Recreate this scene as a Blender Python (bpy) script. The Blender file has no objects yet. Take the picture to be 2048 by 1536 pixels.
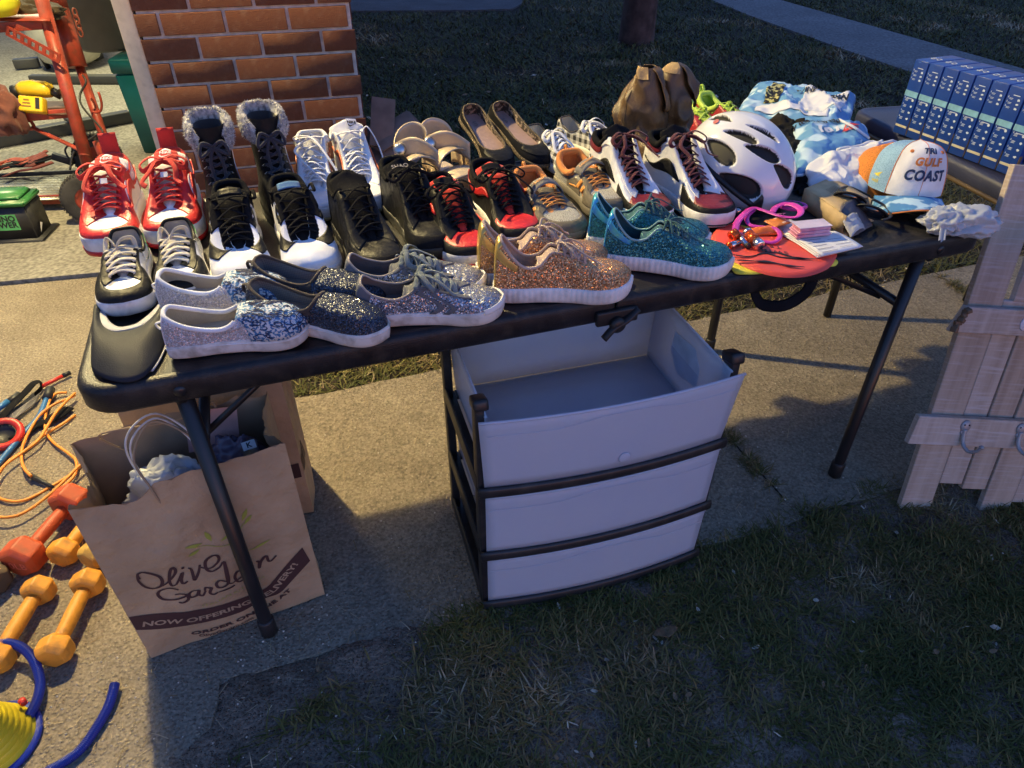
import bpy, bmesh, math, random
import numpy as np
from mathutils import Vector, Matrix, noise, Euler
R = math.radians
random.seed(7); np.random.seed(7)
SC = bpy.context.scene
COL = SC.collection
# ------------------------------------------------------------------ camera
CAMH = 1.3885
cam = bpy.data.cameras.new('camera'); camo = bpy.data.objects.new('camera', cam); COL.objects.link(camo)
cam.sensor_width = 36; cam.lens = 24.38; cam.clip_start = .02; cam.clip_end = 400
camo.location = (0, 0, CAMH); camo.rotation_euler = (R(90-37.1), 0, 0)
SC.camera = camo
# ------------------------------------------------------------------ sky, dusk
W = bpy.data.worlds.new('World'); SC.world = W; W.use_nodes = True
wn = W.node_tree.nodes; wl = W.node_tree.links
sky = wn.new('ShaderNodeTexSky'); sky.sky_type = 'NISHITA'; sky.sun_disc = False
sky.sun_elevation = R(1.5); sky.sun_rotation = R(150); sky.air_density = 1.3; sky.dust_density = .3; sky.ozone_density = 4
tint = wn.new('ShaderNodeMix'); tint.data_type = 'RGBA'; tint.blend_type = 'MULTIPLY'; tint.inputs[0].default_value = 1; tint.inputs[7].default_value = (1.06, .93, 1.12, 1)
wl.new(sky.outputs[0], tint.inputs[6]); wl.new(tint.outputs[2], wn['Background'].inputs[0]); wn['Background'].inputs[1].default_value = 0.355
sun = bpy.data.lights.new('sun', 'SUN'); sun.energy = .04; sun.angle = R(20); sun.color = (.75, .8, 1)
suno = bpy.data.objects.new('sun', sun); COL.objects.link(suno); suno.rotation_euler = (R(50), 0, R(150))
SC.view_settings.view_transform = 'Standard'; SC.view_settings.look = 'None'
SC.view_settings.exposure = 1.5; SC.view_settings.gamma = 1; SC.view_settings.use_curve_mapping = False
SC.render.engine = 'CYCLES'
# ------------------------------------------------------------------ where things are
_f = 1387.; _c = math.cos(R(37.1)); _s = math.sin(R(37.1))
def P(px, py, z=0.):
    "the point of the plane at height z seen at that spot of the photograph"
    u = px-1024; v = 768-py; fw = _f*_c+v*_s; up = v*_c-_f*_s; k = (z-CAMH)/up
    return Vector((u*k, fw*k, z))
def Yp(px, py, y):
    u = px-1024; v = 768-py; fw = _f*_c+v*_s; up = v*_c-_f*_s; k = y/fw
    return Vector((u*k, y, CAMH+up*k))
TZ = .74
TA = Vector((-.6706, .8239, 0)); TE = Vector((.9457, .325, 0)); TN = Vector((-.325, .9457, 0)); TANG = math.atan2(.325, .9457)
def T(a, b, z=TZ): return Vector((TA.x+a*TE.x+b*TN.x, TA.y+a*TE.y+b*TN.y, z))
# ------------------------------------------------------------------ object helpers
OFF = {}
def tag(o, label=None, cat=None, group=None, kind=None):
    if label: o['label'] = label
    if cat: o['category'] = cat
    if group: o['group'] = group
    if kind: o['kind'] = kind
    return o
def thing(name, label, cat, loc=(0, 0, 0), rz=0, group=None, world=False, rot=None):
    o = bpy.data.objects.new(name, None); COL.objects.link(o); o.empty_display_size = .05
    o.location = loc; o.rotation_euler = rot if rot else (0, 0, rz)
    if world: OFF[o] = Vector(loc)
    return tag(o, label, cat, group)
class MB:
    def __init__(s): s.v = []; s.f = []; s.m = []; s.sm = []
    def add(s, vs, fs, mi=0, M=None, smooth=True):
        n = len(s.v)
        if M is not None: vs = [M @ Vector(v) for v in vs]
        s.v.extend([tuple(v) for v in vs]); s.f.extend([tuple(i+n for i in f) for f in fs])
        s.m.extend([mi]*len(fs)); s.sm.extend([smooth]*len(fs)); return s
    def box(s, c, d, rz=0, mi=0, M=None, bev=0, rot=None):
        m = Matrix.Translation(Vector(c)) @ (Euler(rot).to_matrix().to_4x4() if rot else Matrix.Rotation(rz, 4, 'Z'))
        if M is not None: m = M @ m
        x, y, z = d[0]/2, d[1]/2, d[2]/2
        if bev <= 0:
            vs = [(-x,-y,-z),(x,-y,-z),(x,y,-z),(-x,y,-z),(-x,-y,z),(x,-y,z),(x,y,z),(-x,y,z)]
            fs = [(0,3,2,1),(4,5,6,7),(0,1,5,4),(1,2,6,5),(2,3,7,6),(3,0,4,7)]
            return s.add(vs, fs, mi, m, False)
        b = bmesh.new(); bmesh.ops.create_cube(b, size=1); bmesh.ops.scale(b, vec=d, verts=b.verts)
        bmesh.ops.bevel(b, geom=b.edges[:], offset=min(bev, min(d)*.45), segments=2, affect='EDGES', profile=.6)
        b.verts.index_update()
        s.add([v.co[:] for v in b.verts], [[v.index for v in f.verts] for f in b.faces], mi, m, True); b.free(); return s
    def tube(s, pts, r, n=8, closed=False, mi=0, M=None, sm=0, flat=None, cap=True, rr=None):
        pts = [Vector(p) for p in pts]
        if sm: pts = spline(pts, sm, closed)
        N = len(pts)
        vs = []; prev = None
        for i in range(N):
            a = pts[(i-1) % N] if (closed or i > 0) else pts[0]
            b_ = pts[(i+1) % N] if (closed or i < N-1) else pts[-1]
            t = (b_-a)
            if t.length < 1e-9: t = Vector((1, 0, 0))
            t.normalize()
            if prev is None:
                up = Vector((0, 0, 1)) if abs(t.z) < .95 else Vector((1, 0, 0))
                x = t.cross(up).normalized()
            else:
                x = prev-t*prev.dot(t)
                if x.length < 1e-6: x = t.orthogonal()
                x.normalize()
            prev = x; y = x.cross(t)
            rad = rr(i/(N-1)) if rr else r
            ra, rb = (rad, rad) if not flat else (rad, rad*flat)
            for k in range(n):
                an = 2*math.pi*k/n
                vs.append(pts[i]+x*(ra*math.cos(an))+y*(rb*math.sin(an)))
        fs = []
        for i in range(N if closed else N-1):
            j = (i+1) % N
            for k in range(n):
                l = (k+1) % n
                fs.append((i*n+k, i*n+l, j*n+l, j*n+k))
        if not closed and cap:
            fs.append(tuple(range(n-1, -1, -1))); fs.append(tuple((N-1)*n+k for k in range(n)))
        return s.add(vs, fs, mi, M)
    def lathe(s, prof, n=24, mi=0, M=None, cap=True, smooth=True):
        vs = [(r*math.cos(2*math.pi*k/n), r*math.sin(2*math.pi*k/n), z) for r, z in prof for k in range(n)]
        fs = [(i*n+k, i*n+(k+1) % n, (i+1)*n+(k+1) % n, (i+1)*n+k) for i in range(len(prof)-1) for k in range(n)]
        if cap:
            fs.append(tuple(range(n-1, -1, -1))); fs.append(tuple((len(prof)-1)*n+k for k in range(n)))
        return s.add(vs, fs, mi, M, smooth)
    def prism(s, poly, z0, z1, mi=0, M=None):
        n = len(poly)
        vs = [(p[0], p[1], z0) for p in poly]+[(p[0], p[1], z1) for p in poly]
        fs = [tuple(range(n-1, -1, -1)), tuple(range(n, 2*n))]+[(i, (i+1) % n, n+(i+1) % n, n+i) for i in range(n)]
        return s.add(vs, fs, mi, M, False)
    def grid(s, fn, nu, nv, th=0, mi=0, M=None, cu=False):
        "surface fn(u,v), optionally thickened inwards by th"
        Pm = [[Vector(fn(i/nu, j/nv)) for j in range(nv+1)] for i in range(nu+1)]
        def nrm(i, j):
            a = Pm[min(i+1, nu)][j]-Pm[max(i-1, 0)][j]; b = Pm[i][min(j+1, nv)]-Pm[i][max(j-1, 0)]
            c = a.cross(b)
            return c.normalized() if c.length > 1e-12 else Vector((0, 0, 1))
        vs = [Pm[i][j] for i in range(nu+1) for j in range(nv+1)]
        w = nv+1
        fs = [(i*w+j, (i+1)*w+j, (i+1)*w+j+1, i*w+j+1) for i in range(nu) for j in range(nv)]
        if th:
            n0 = len(vs)
            vs += [Pm[i][j]-nrm(i, j)*th for i in range(nu+1) for j in range(nv+1)]
            fs += [tuple(n0+k for k in reversed(f)) for f in fs[:nu*nv]]
            for i in range(nu):
                fs.append((i*w, n0+i*w, n0+(i+1)*w, (i+1)*w)); fs.append((i*w+nv, (i+1)*w+nv, n0+(i+1)*w+nv, n0+i*w+nv))
            for j in range(nv):
                fs.append((j, j+1, n0+j+1, n0+j)); a = nu*w+j; fs.append((a, n0+a, n0+a+1, a+1))
        return s.add(vs, fs, mi, M)
    def build(s, name, mats, parent=None, tf=None):
        me = bpy.data.meshes.new(name); vs = s.v
        root = parent
        while root is not None and root.parent is not None: root = root.parent
        if root is not None and root in OFF:
            o = OFF[root]; vs = [(v[0]-o.x, v[1]-o.y, v[2]-o.z) for v in vs]
        me.from_pydata(vs, [], s.f)
        if not isinstance(mats, (list, tuple)): mats = [mats]
        for m in mats: me.materials.append(m)
        me.polygons.foreach_set('use_smooth', s.sm); me.polygons.foreach_set('material_index', s.m)
        me.update()
        o = bpy.data.objects.new(name, me); COL.objects.link(o)
        if parent is not None: o.parent = parent
        return o
def spline(pts, k=6, closed=False):
    pts = [Vector(p) for p in pts]; n = len(pts); out = []
    for i in range(n if closed else n-1):
        g = (lambda q: pts[q % n]) if closed else (lambda q: pts[max(0, min(n-1, q))])
        p0, p1, p2, p3 = g(i-1), g(i), g(i+1), g(i+2)
        for j in range(k):
            t = j/k
            out.append(.5*((2*p1)+(p2-p0)*t+(2*p0-5*p1+4*p2-p3)*t*t+(3*p1-p0-3*p2+p3)*t**3))
    if not closed: out.append(pts[-1])
    return out
def interp(keys, x):
    "keys [(x, a, b...)] smooth monotone-ish interpolation"
    if x <= keys[0][0]: return keys[0][1:]
    if x >= keys[-1][0]: return keys[-1][1:]
    for i in range(len(keys)-1):
        if keys[i+1][0] >= x: break
    k0 = keys[max(i-1, 0)]; k1 = keys[i]; k2 = keys[i+1]; k3 = keys[min(i+2, len(keys)-1)]
    t = (x-k1[0])/(k2[0]-k1[0]); h = k2[0]-k1[0]; o = []
    for q in range(1, len(k1)):
        m1 = (k2[q]-k0[q])/max(k2[0]-k0[0], 1e-9)*h; m2 = (k3[q]-k1[q])/max(k3[0]-k1[0], 1e-9)*h
        t2 = t*t; t3 = t2*t
        o.append((2*t3-3*t2+1)*k1[q]+(t3-2*t2+t)*m1+(-2*t3+3*t2)*k2[q]+(t3-t2)*m2)
    return o
def nz(x, y=0, z=0, s=1.): return noise.noise(Vector((x*s, y*s, z*s)))
def rotm(rx=0, ry=0, rz=0, loc=(0, 0, 0)): return Matrix.Translation(Vector(loc)) @ Euler((rx, ry, rz)).to_matrix().to_4x4()
# ------------------------------------------------------------------ lettering
def letters(body, h, mat, parent, fn, name='lettering', bold=0., spacing=1., sub=0, shear=0., align='CENTER', th=.0006):
    cu = bpy.data.curves.new('t', 'FONT'); cu.body = body; cu.size = h*1.4; cu.offset = bold; cu.align_x = align; cu.align_y = 'CENTER'
    cu.space_character = spacing; cu.shear = shear; cu.resolution_u = 3; cu.space_line = .8
    to = bpy.data.objects.new('t', cu); COL.objects.link(to)
    dg = bpy.context.evaluated_depsgraph_get(); me0 = bpy.data.meshes.new_from_object(to.evaluated_get(dg))
    b = bmesh.new(); b.from_mesh(me0)
    if sub:
        bmesh.ops.triangulate(b, faces=b.faces)
        for _ in range(sub):
            lim = h*.25
            ed = [e for e in b.edges if e.calc_length() > lim]
            if ed: bmesh.ops.subdivide_edges(b, edges=ed, cuts=1); bmesh.ops.triangulate(b, faces=b.faces)
    b.verts.index_update()
    m = MB(); m.add([fn(v.co.x, v.co.y) for v in b.verts], [[v.index for v in f.verts] for f in b.faces], smooth=False)
    b.free(); bpy.data.objects.remove(to); bpy.data.curves.remove(cu); bpy.data.meshes.remove(me0)
    return m.build(name, mat, parent)
# ------------------------------------------------------------------ materials
MATS = {}
def mat(name, col, rough=.6, bump=0., bs=80., var=.12, vs=12., metal=0., col2=None, cs=None, spec=None, kind=None, sheen=0., coat=0., dirt=None, dd=.5, detail=6, bd=.002):
    """procedural principled material: broad colour variation, fine relief, optional second colour in blotches, optional dirt"""
    if name in MATS: return MATS[name]
    m = bpy.data.materials.new(name); m.use_nodes = True; nt = m.node_tree; N = nt.nodes; L = nt.links
    p = N['Principled BSDF']; p.inputs['Roughness'].default_value = rough; p.inputs['Metallic'].default_value = metal
    if spec is not None: p.inputs['Specular IOR Level'].default_value = spec
    if sheen: p.inputs['Sheen Weight'].default_value = sheen
    if coat: p.inputs['Coat Weight'].default_value = coat
    tc = N.new('ShaderNodeTexCoord')
    n1 = N.new('ShaderNodeTexNoise'); n1.inputs['Scale'].default_value = vs; n1.inputs['Detail'].default_value = detail
    L.new(tc.outputs['Object'], n1.inputs['Vector'])
    mx = N.new('ShaderNodeMix'); mx.data_type = 'RGBA'
    c1 = tuple(col)+(1,); c2 = tuple(col2)+(1,) if col2 else tuple(min(1, x*(1+var*2)+var*.01) for x in col)+(1,)
    c0 = tuple(x*(1-var) for x in col)+(1,) if not col2 else c1
    mr = N.new('ShaderNodeMapRange'); mr.inputs[1].default_value = .35 if not cs else cs[0]; mr.inputs[2].default_value = .65 if not cs else cs[1]
    L.new(n1.outputs['Fac'], mr.inputs[0]); L.new(mr.outputs[0], mx.inputs[0])
    mx.inputs[6].default_value = c0; mx.inputs[7].default_value = c2
    out = mx.outputs[2]
    if kind == 'glitter':
        v = N.new('ShaderNodeTexVoronoi'); v.inputs['Scale'].default_value = bs; L.new(tc.outputs['Object'], v.inputs['Vector'])
        ms = N.new('ShaderNodeSeparateColor'); L.new(v.outputs['Color'], ms.inputs[0])
        L.new(ms.outputs[0], mx.inputs[0])
        rr = N.new('ShaderNodeMapRange'); rr.inputs[3].default_value = .12; rr.inputs[4].default_value = .5; L.new(ms.outputs[1], rr.inputs[0]); L.new(rr.outputs[0], p.inputs['Roughness'])
        va = N.new('ShaderNodeVectorMath'); va.operation = 'SUBTRACT'; va.inputs[1].default_value = (.5, .5, .5); L.new(v.outputs['Color'], va.inputs[0])
        vb = N.new('ShaderNodeVectorMath'); vb.operation = 'SCALE'; vb.inputs['Scale'].default_value = 1.3; L.new(va.outputs[0], vb.inputs[0])
        ge = N.new('ShaderNodeNewGeometry'); vc = N.new('ShaderNodeVectorMath'); vc.operation = 'ADD'; L.new(ge.outputs['Normal'], vc.inputs[0]); L.new(vb.outputs[0], vc.inputs[1])
        vn = N.new('ShaderNodeVectorMath'); vn.operation = 'NORMALIZE'; L.new(vc.outputs[0], vn.inputs[0]); L.new(vn.outputs[0], p.inputs['Normal'])
    elif kind == 'gingham':
        ch = N.new('ShaderNodeTexWave'); ch.bands_direction = 'X'; ch.inputs['Scale'].default_value = bs
        c3 = N.new('ShaderNodeTexWave'); c3.bands_direction = 'Y'; c3.inputs['Scale'].default_value = bs
        ad = N.new('ShaderNodeMath'); ad.operation = 'ADD'
        sx_ = N.new('ShaderNodeSeparateXYZ'); ay = N.new('ShaderNodeMath'); cy = N.new('ShaderNodeCombineXYZ'); L.new(tc.outputs['Object'], sx_.inputs[0]); L.new(sx_.outputs[1], ay.inputs[0]); L.new(sx_.outputs[2], ay.inputs[1]); L.new(ay.outputs[0], cy.inputs[1]); L.new(sx_.outputs[0], cy.inputs[0])
        for w_, i_ in ((ch, 0), (c3, 1)):
            L.new(cy.outputs[0], w_.inputs['Vector'])
            g = N.new('ShaderNodeMath'); g.operation = 'GREATER_THAN'; g.inputs[1].default_value = .5; L.new(w_.outputs['Fac'], g.inputs[0]); L.new(g.outputs[0], ad.inputs[i_])
        hf = N.new('ShaderNodeMath'); hf.operation = 'MULTIPLY'; hf.inputs[1].default_value = .5; L.new(ad.outputs[0], hf.inputs[0]); L.new(hf.outputs[0], mx.inputs[0])
    elif kind == 'mesh':
        v = N.new('ShaderNodeTexVoronoi'); v.inputs['Scale'].default_value = bs; L.new(tc.outputs['Object'], v.inputs['Vector'])
        mr2 = N.new('ShaderNodeMapRange'); mr2.inputs[1].default_value = .2; mr2.inputs[2].default_value = .45; L.new(v.outputs['Distance'], mr2.inputs[0]); L.new(mr2.outputs[0], mx.inputs[0])
        b_ = N.new('ShaderNodeBump'); b_.inputs['Strength'].default_value = .6; b_.inputs['Distance'].default_value = .0008; L.new(v.outputs['Distance'], b_.inputs['Height']); L.new(b_.outputs[0], p.inputs['Normal'])
    elif kind == 'wood':
        mp = N.new('ShaderNodeMapping'); mp.inputs['Scale'].default_value = (1, 1, .06); L.new(tc.outputs['Object'], mp.inputs[0]); L.new(mp.outputs[0], n1.inputs['Vector'])
    if dirt:
        n3 = N.new('ShaderNodeTexNoise'); n3.inputs['Scale'].default_value = 35; n3.inputs['Detail'].default_value = 8; L.new(tc.outputs['Object'], n3.inputs['Vector'])
        if kind == 'wood':
            mp3 = N.new('ShaderNodeMapping'); mp3.inputs['Scale'].default_value = (.35, 1, 5); L.new(tc.outputs['Object'], mp3.inputs[0]); L.new(mp3.outputs[0], n3.inputs['Vector'])
        m3 = N.new('ShaderNodeMapRange'); m3.inputs[1].default_value = .5; m3.inputs[2].default_value = .72; m3.inputs[4].default_value = dd; L.new(n3.outputs['Fac'], m3.inputs[0])
        x3 = N.new('ShaderNodeMix'); x3.data_type = 'RGBA'; L.new(m3.outputs[0], x3.inputs[0]); L.new(out, x3.inputs[6]); x3.inputs[7].default_value = tuple(dirt)+(1,); out = x3.outputs[2]
    L.new(out, p.inputs['Base Color'])
    if bump and kind not in ('glitter', 'mesh'):
        n2 = N.new('ShaderNodeTexNoise'); n2.inputs['Scale'].default_value = bs; n2.inputs['Detail'].default_value = 5
        L.new(tc.outputs['Object'], n2.inputs['Vector'])
        b_ = N.new('ShaderNodeBump'); b_.inputs['Strength'].default_value = min(1, bump); b_.inputs['Distance'].default_value = bd
        L.new(n2.outputs['Fac'], b_.inputs['Height']); L.new(b_.outputs[0], p.inputs['Normal'])
    MATS[name] = m; return m
def leather(name, col, **k): return mat(name, col, rough=k.pop('rough', .42), bump=.5, bs=75, bd=.004, var=.1, **k)
def fabric(name, col, **k): return mat(name, col, rough=.9, bump=.6, bs=900, var=.15, sheen=.15, **k)
def plastic(name, col, **k): return mat(name, col, rough=k.pop('rough', .35), bump=.08, bs=300, var=.06, **k)
white_l = leather('white_leather', (.72, .72, .74)); white_f = fabric('white_fabric', (.74, .74, .77)); white_r = mat('white_rubber', (.68, .67, .66), rough=.55, dirt=(.3, .26, .2), dd=.5)
dirty_r = mat('dirty_white_rubber', (.6, .57, .53), rough=.6, dirt=(.25, .2, .14), dd=.8)
black_l = leather('black_leather', (.010, .010, .011), rough=.5, spec=.16); black_f = mat('black_fabric', (.010, .010, .012), rough=.9, bump=.6, bs=900, var=.15, spec=.08); black_r = mat('black_rubber', (.015, .015, .016), rough=.5)
red_l = leather('red_leather', (.55, .018, .02)); red_f = fabric('red_fabric', (.62, .03, .02))
metal_m = mat('bare_metal', (.5, .5, .5), rough=.3, metal=1, var=.05)
# ================================================================== ground
def wood_mat(name, c1, c2): return mat(name, c1, rough=.75, kind='wood', col2=c2, vs=60, bump=.3, bs=200)
def ground_mat(name, cols, s_big, s_small, rough=.95, bump=.8, bd=.004, vor=None):
    m = bpy.data.materials.new(name); m.use_nodes = True; nt = m.node_tree; N = nt.nodes; L = nt.links
    p = N['Principled BSDF']; p.inputs['Roughness'].default_value = rough; p.inputs['Specular IOR Level'].default_value = .2
    tc = N.new('ShaderNodeTexCoord')
    n1 = N.new('ShaderNodeTexNoise'); n1.inputs['Scale'].default_value = s_big; n1.inputs['Detail'].default_value = 12; n1.inputs['Roughness'].default_value = .72
    n2 = N.new('ShaderNodeTexNoise'); n2.inputs['Scale'].default_value = s_small; n2.inputs['Detail'].default_value = 4
    L.new(tc.outputs['Object'], n1.inputs['Vector']); L.new(tc.outputs['Object'], n2.inputs['Vector'])
    r1 = N.new('ShaderNodeValToRGB'); e = r1.color_ramp.elements
    e[0].position = .32; e[0].color = cols[0]+(1,); e[1].position = .68; e[1].color = cols[1]+(1,)
    L.new(n1.outputs['Fac'], r1.inputs[0])
    mx = N.new('ShaderNodeMix'); mx.data_type = 'RGBA'; mx.blend_type = 'MULTIPLY'; mx.inputs[0].default_value = 1
    r2 = N.new('ShaderNodeMapRange'); r2.inputs[1].default_value = .3; r2.inputs[2].default_value = .7; r2.inputs[3].default_value = .55; r2.inputs[4].default_value = 1.25
    L.new(n2.outputs['Fac'], r2.inputs[0]); L.new(r1.outputs[0], mx.inputs[6]); L.new(r2.outputs[0], mx.inputs[7])
    out = mx.outputs[2]; hgt = n2.outputs['Fac']
    if vor:
        v = N.new('ShaderNodeTexVoronoi'); v.inputs['Scale'].default_value = vor; v.inputs['Randomness'].default_value = 1; L.new(tc.outputs['Object'], v.inputs['Vector'])
        sp = N.new('ShaderNodeSeparateColor'); L.new(v.outputs['Color'], sp.inputs[0])
        g = N.new('ShaderNodeMapRange'); g.inputs[1].default_value = .55; g.inputs[2].default_value = 1; g.inputs[4].default_value = .55; L.new(sp.outputs[0], g.inputs[0])
        d = N.new('ShaderNodeMapRange'); d.inputs[1].default_value = .42; d.inputs[2].default_value = .2; L.new(v.outputs['Distance'], d.inputs[0])
        mu = N.new('ShaderNodeMath'); mu.operation = 'MULTIPLY'; L.new(g.outputs[0], mu.inputs[0]); L.new(d.outputs[0], mu.inputs[1])
        x = N.new('ShaderNodeMix'); x.data_type = 'RGBA'; L.new(mu.outputs[0], x.inputs[0]); L.new(out, x.inputs[6]); x.inputs[7].default_value = (.5, .43, .33, 1); out = x.outputs[2]
        ad = N.new('ShaderNodeMath'); ad.operation = 'ADD'; L.new(d.outputs[0], ad.inputs[0]); L.new(n2.outputs['Fac'], ad.inputs[1]); hgt = ad.outputs[0]
    b = N.new('ShaderNodeBump'); b.inputs['Strength'].default_value = bump; b.inputs['Distance'].default_value = bd; L.new(hgt, b.inputs['Height']); L.new(b.outputs[0], p.inputs['Normal'])
    L.new(out, p.inputs['Base Color']); return m
conc = ground_mat('concrete', ((.21, .17, .125), (.34, .285, .21)), 3.2, 130, bump=.7, bd=.004, vor=110)
concs = ground_mat('smooth_concrete', ((.22, .2, .17), (.34, .32, .27)), 1.6, 60, bump=.3, bd=.002)
pathm = ground_mat('path_concrete', ((.17, .16, .16), (.25, .24, .24)), 1.5, 40, bump=.4, bd=.004)
asph = ground_mat('asphalt', ((.08, .08, .09), (.14, .14, .15)), 3, 90)
soil = ground_mat('soil', ((.02, .017, .012), (.06, .046, .034)), 5, 150, bump=1, bd=.008)
dirtm = ground_mat('dirt', ((.12, .088, .062), (.33, .25, .185)), 7, 140, bump=1, bd=.006, vor=150)
def sheet(name, pts, z0, z1, m, label=None):
    b = MB(); b.prism([(p[0], p[1]) for p in pts], z0, z1); o = b.build(name, m); o['kind'] = 'structure'
    if label: o['label'] = label
    return o
def tp(a, b): v = T(a, b, 0); return (v.x, v.y)
bl = MB(); bl.prism([(-60, -30), (60, -30), (60, 120), (-60, 120)], -.3, -.022); lawn = bl.build('lawn', soil); tag(lawn, kind='structure')
# walk under the table with a ragged edge towards the lawn
fr = [(a, -.055+.016*nz(a, 3.1, 0, 7)+.03*nz(a, .2, 0, 2.2)) for a in np.linspace(.02, 8, 90)]
bk = [(a, .90+.014*nz(a, 8.3, 0, 6)) for a in np.linspace(8, .05, 80)]
sheet('walk', [tp(*q) for q in fr]+[tp(*q) for q in bk], -.2, -.004, conc)
drv = [tp(.14, -.05), tp(.20, .3), tp(.21, .9), tp(.05, 1.3), tp(-.06, 1.62), (-1.0, 2.6), (-1.2, 2.69), (-9, 1.0), (-9, -4), (-.66, -4), (-.66, .3), (-.63, .5), (-.655, .62), (-.60, .72), (-.62, .80)]
def ragged(pts, a_=.010):
    out = []
    for i, p in enumerate(pts):
        q = pts[(i+1) % len(pts)]; L_ = math.dist(p, q); n = max(1, min(60, int(L_/.02))) if L_ < 2 else 1
        for k in range(n):
            t = k/n; x, y = p[0]+(q[0]-p[0])*t, p[1]+(q[1]-p[1])*t; w_ = a_ if y < 1.0 and x > -1 else 0
            out.append((x+w_*2.4*nz(x*9, y*9, 1)+w_*nz(x*34, y*34, 2), y+w_*2.4*nz(x*9, y*9, 5)+w_*nz(x*34, y*34, 7)))
    return out
sheet('driveway', ragged(drv), -.2, 0., conc)
sheet('garage_floor', [(-1.32, 2.70), (-1.9, 5), (-3.1, 9.9), (-11, 9.9), (-11, .62), (-9, 1.03)], -.2, .004, concs)
def vnoise(x, y, s, o=0.):
    "cheap value noise in numpy"
    x = np.asarray(x)*s+o; y = np.asarray(y)*s+o*1.7; xi = np.floor(x).astype(int); yi = np.floor(y).astype(int); fx = x-xi; fy = y-yi
    fx = fx*fx*(3-2*fx); fy = fy*fy*(3-2*fy)
    h = lambda a, b: np.modf(np.abs(np.sin(a*127.1+b*311.7+o)*43758.5453))[0]
    return (h(xi, yi)*(1-fx)+h(xi+1, yi)*fx)*(1-fy)+(h(xi, yi+1)*(1-fx)+h(xi+1, yi+1)*fx)*fy
def soil_z(x, y):
    "soil lapping unevenly over the slab edges"
    a = (x-TA.x)*TE.x+(y-TA.y)*TE.y; b = (x-TA.x)*TN.x+(y-TA.y)*TN.y
    ridge = np.interp(b, [-.75, -.45, -.14, -.07, -.02, .03], [-.020, -.016, -.008, -.007, -.013, -.03])
    left = np.interp(x, [-1.0, -.72, -.60, -.5], [-.018, -.008, -.001, 0])
    patch = np.interp(a, [.0, .45, .7], [.007, .006, 0])*np.interp(b, [-.7, -.3, -.06, .0], [1, 1, .8, 0])
    return ridge+left+patch+.016*(vnoise(x, y, 9, 3)-.5)+.009*(vnoise(x, y, 26, 1)-.5)+.004*(vnoise(x, y, 80, 6)-.5)
gx_ = np.linspace(-1.05, 2.5, 560); gy_ = np.linspace(.22, 1.62, 230); GX, GY = np.meshgrid(gx_, gy_, indexing='ij')
GZ = np.maximum(soil_z(GX, GY), -.0195); keep = ((GX-TA.x)*TN.x+(GY-TA.y)*TN.y) < .04
vs_ = np.stack([GX, GY, GZ], -1).reshape(-1, 3); nn_ = len(gy_); fs_ = [(i*nn_+j, (i+1)*nn_+j, (i+1)*nn_+j+1, i*nn_+j+1) for i in range(len(gx_)-1) for j in range(nn_-1) if keep[i, j]]
dm = MB(); dm.add(vs_, fs_)
d_ = dm.build('dirt', dirtm); tag(d_, kind='structure')
# path in the lawn at the back right, road at the top
sheet('path', [(1.98, 13), (2.40, 10.4), (2.50, 9.7), (2.66, 8.7), (3.07, 6.9), (3.3, 6.0), (4.2, 4.2), (5.6, 2.4), (6.6, 3.0), (5.0, 4.9), (4.35, 5.9), (3.85, 7.8), (3.36, 9.7), (3.2, 10.6), (3.0, 13)], -.2, -.004, pathm)
sheet('road', [(-7, 9.05), (-1.8, 8.98), (-.5, 9.02), (.0, 9.1), (.12, 9.5), (.2, 12), (-7, 12.5)], -.2, -.002, asph)
# ---------------------------------------------------------------- grass
def in_poly(x, y, poly):
    c = np.zeros(len(x), bool); n = len(poly); j = n-1
    for i in range(n):
        xi, yi = poly[i][0], poly[i][1]; xj, yj = poly[j][0], poly[j][1]
        t = ((yi > y) != (yj > y)) & (x < (xj-xi)*(y-yi)/(yj-yi+1e-12)+xi); c ^= t; j = i
    return c
gm = bpy.data.materials.new('grass_blades'); gm.use_nodes = True
_n = gm.node_tree.nodes; _l = gm.node_tree.links
at = _n.new('ShaderNodeAttribute'); at.attribute_name = 'tone'; rp = _n.new('ShaderNodeValToRGB')
E_ = rp.color_ramp.elements; E_[0].position = 0; E_[0].color = (.034, .042, .010, 1); E_[1].position = 1; E_[1].color = (.48, .38, .24, 1)
for ps, cc in ((.3, (.066, .076, .017, 1)), (.55, (.115, .108, .028, 1)), (.72, (.18, .135, .05, 1)), (.84, (.24, .165, .08, 1))):
    q = rp.color_ramp.elements.new(ps); q.color = cc
_l.new(at.outputs['Fac'], rp.inputs[0]); _l.new(rp.outputs[0], _n['Principled BSDF'].inputs['Base Color'])
_n['Principled BSDF'].inputs['Roughness'].default_value = .6; _n['Principled BSDF'].inputs['Specular IOR Level'].default_value = .25
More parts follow.
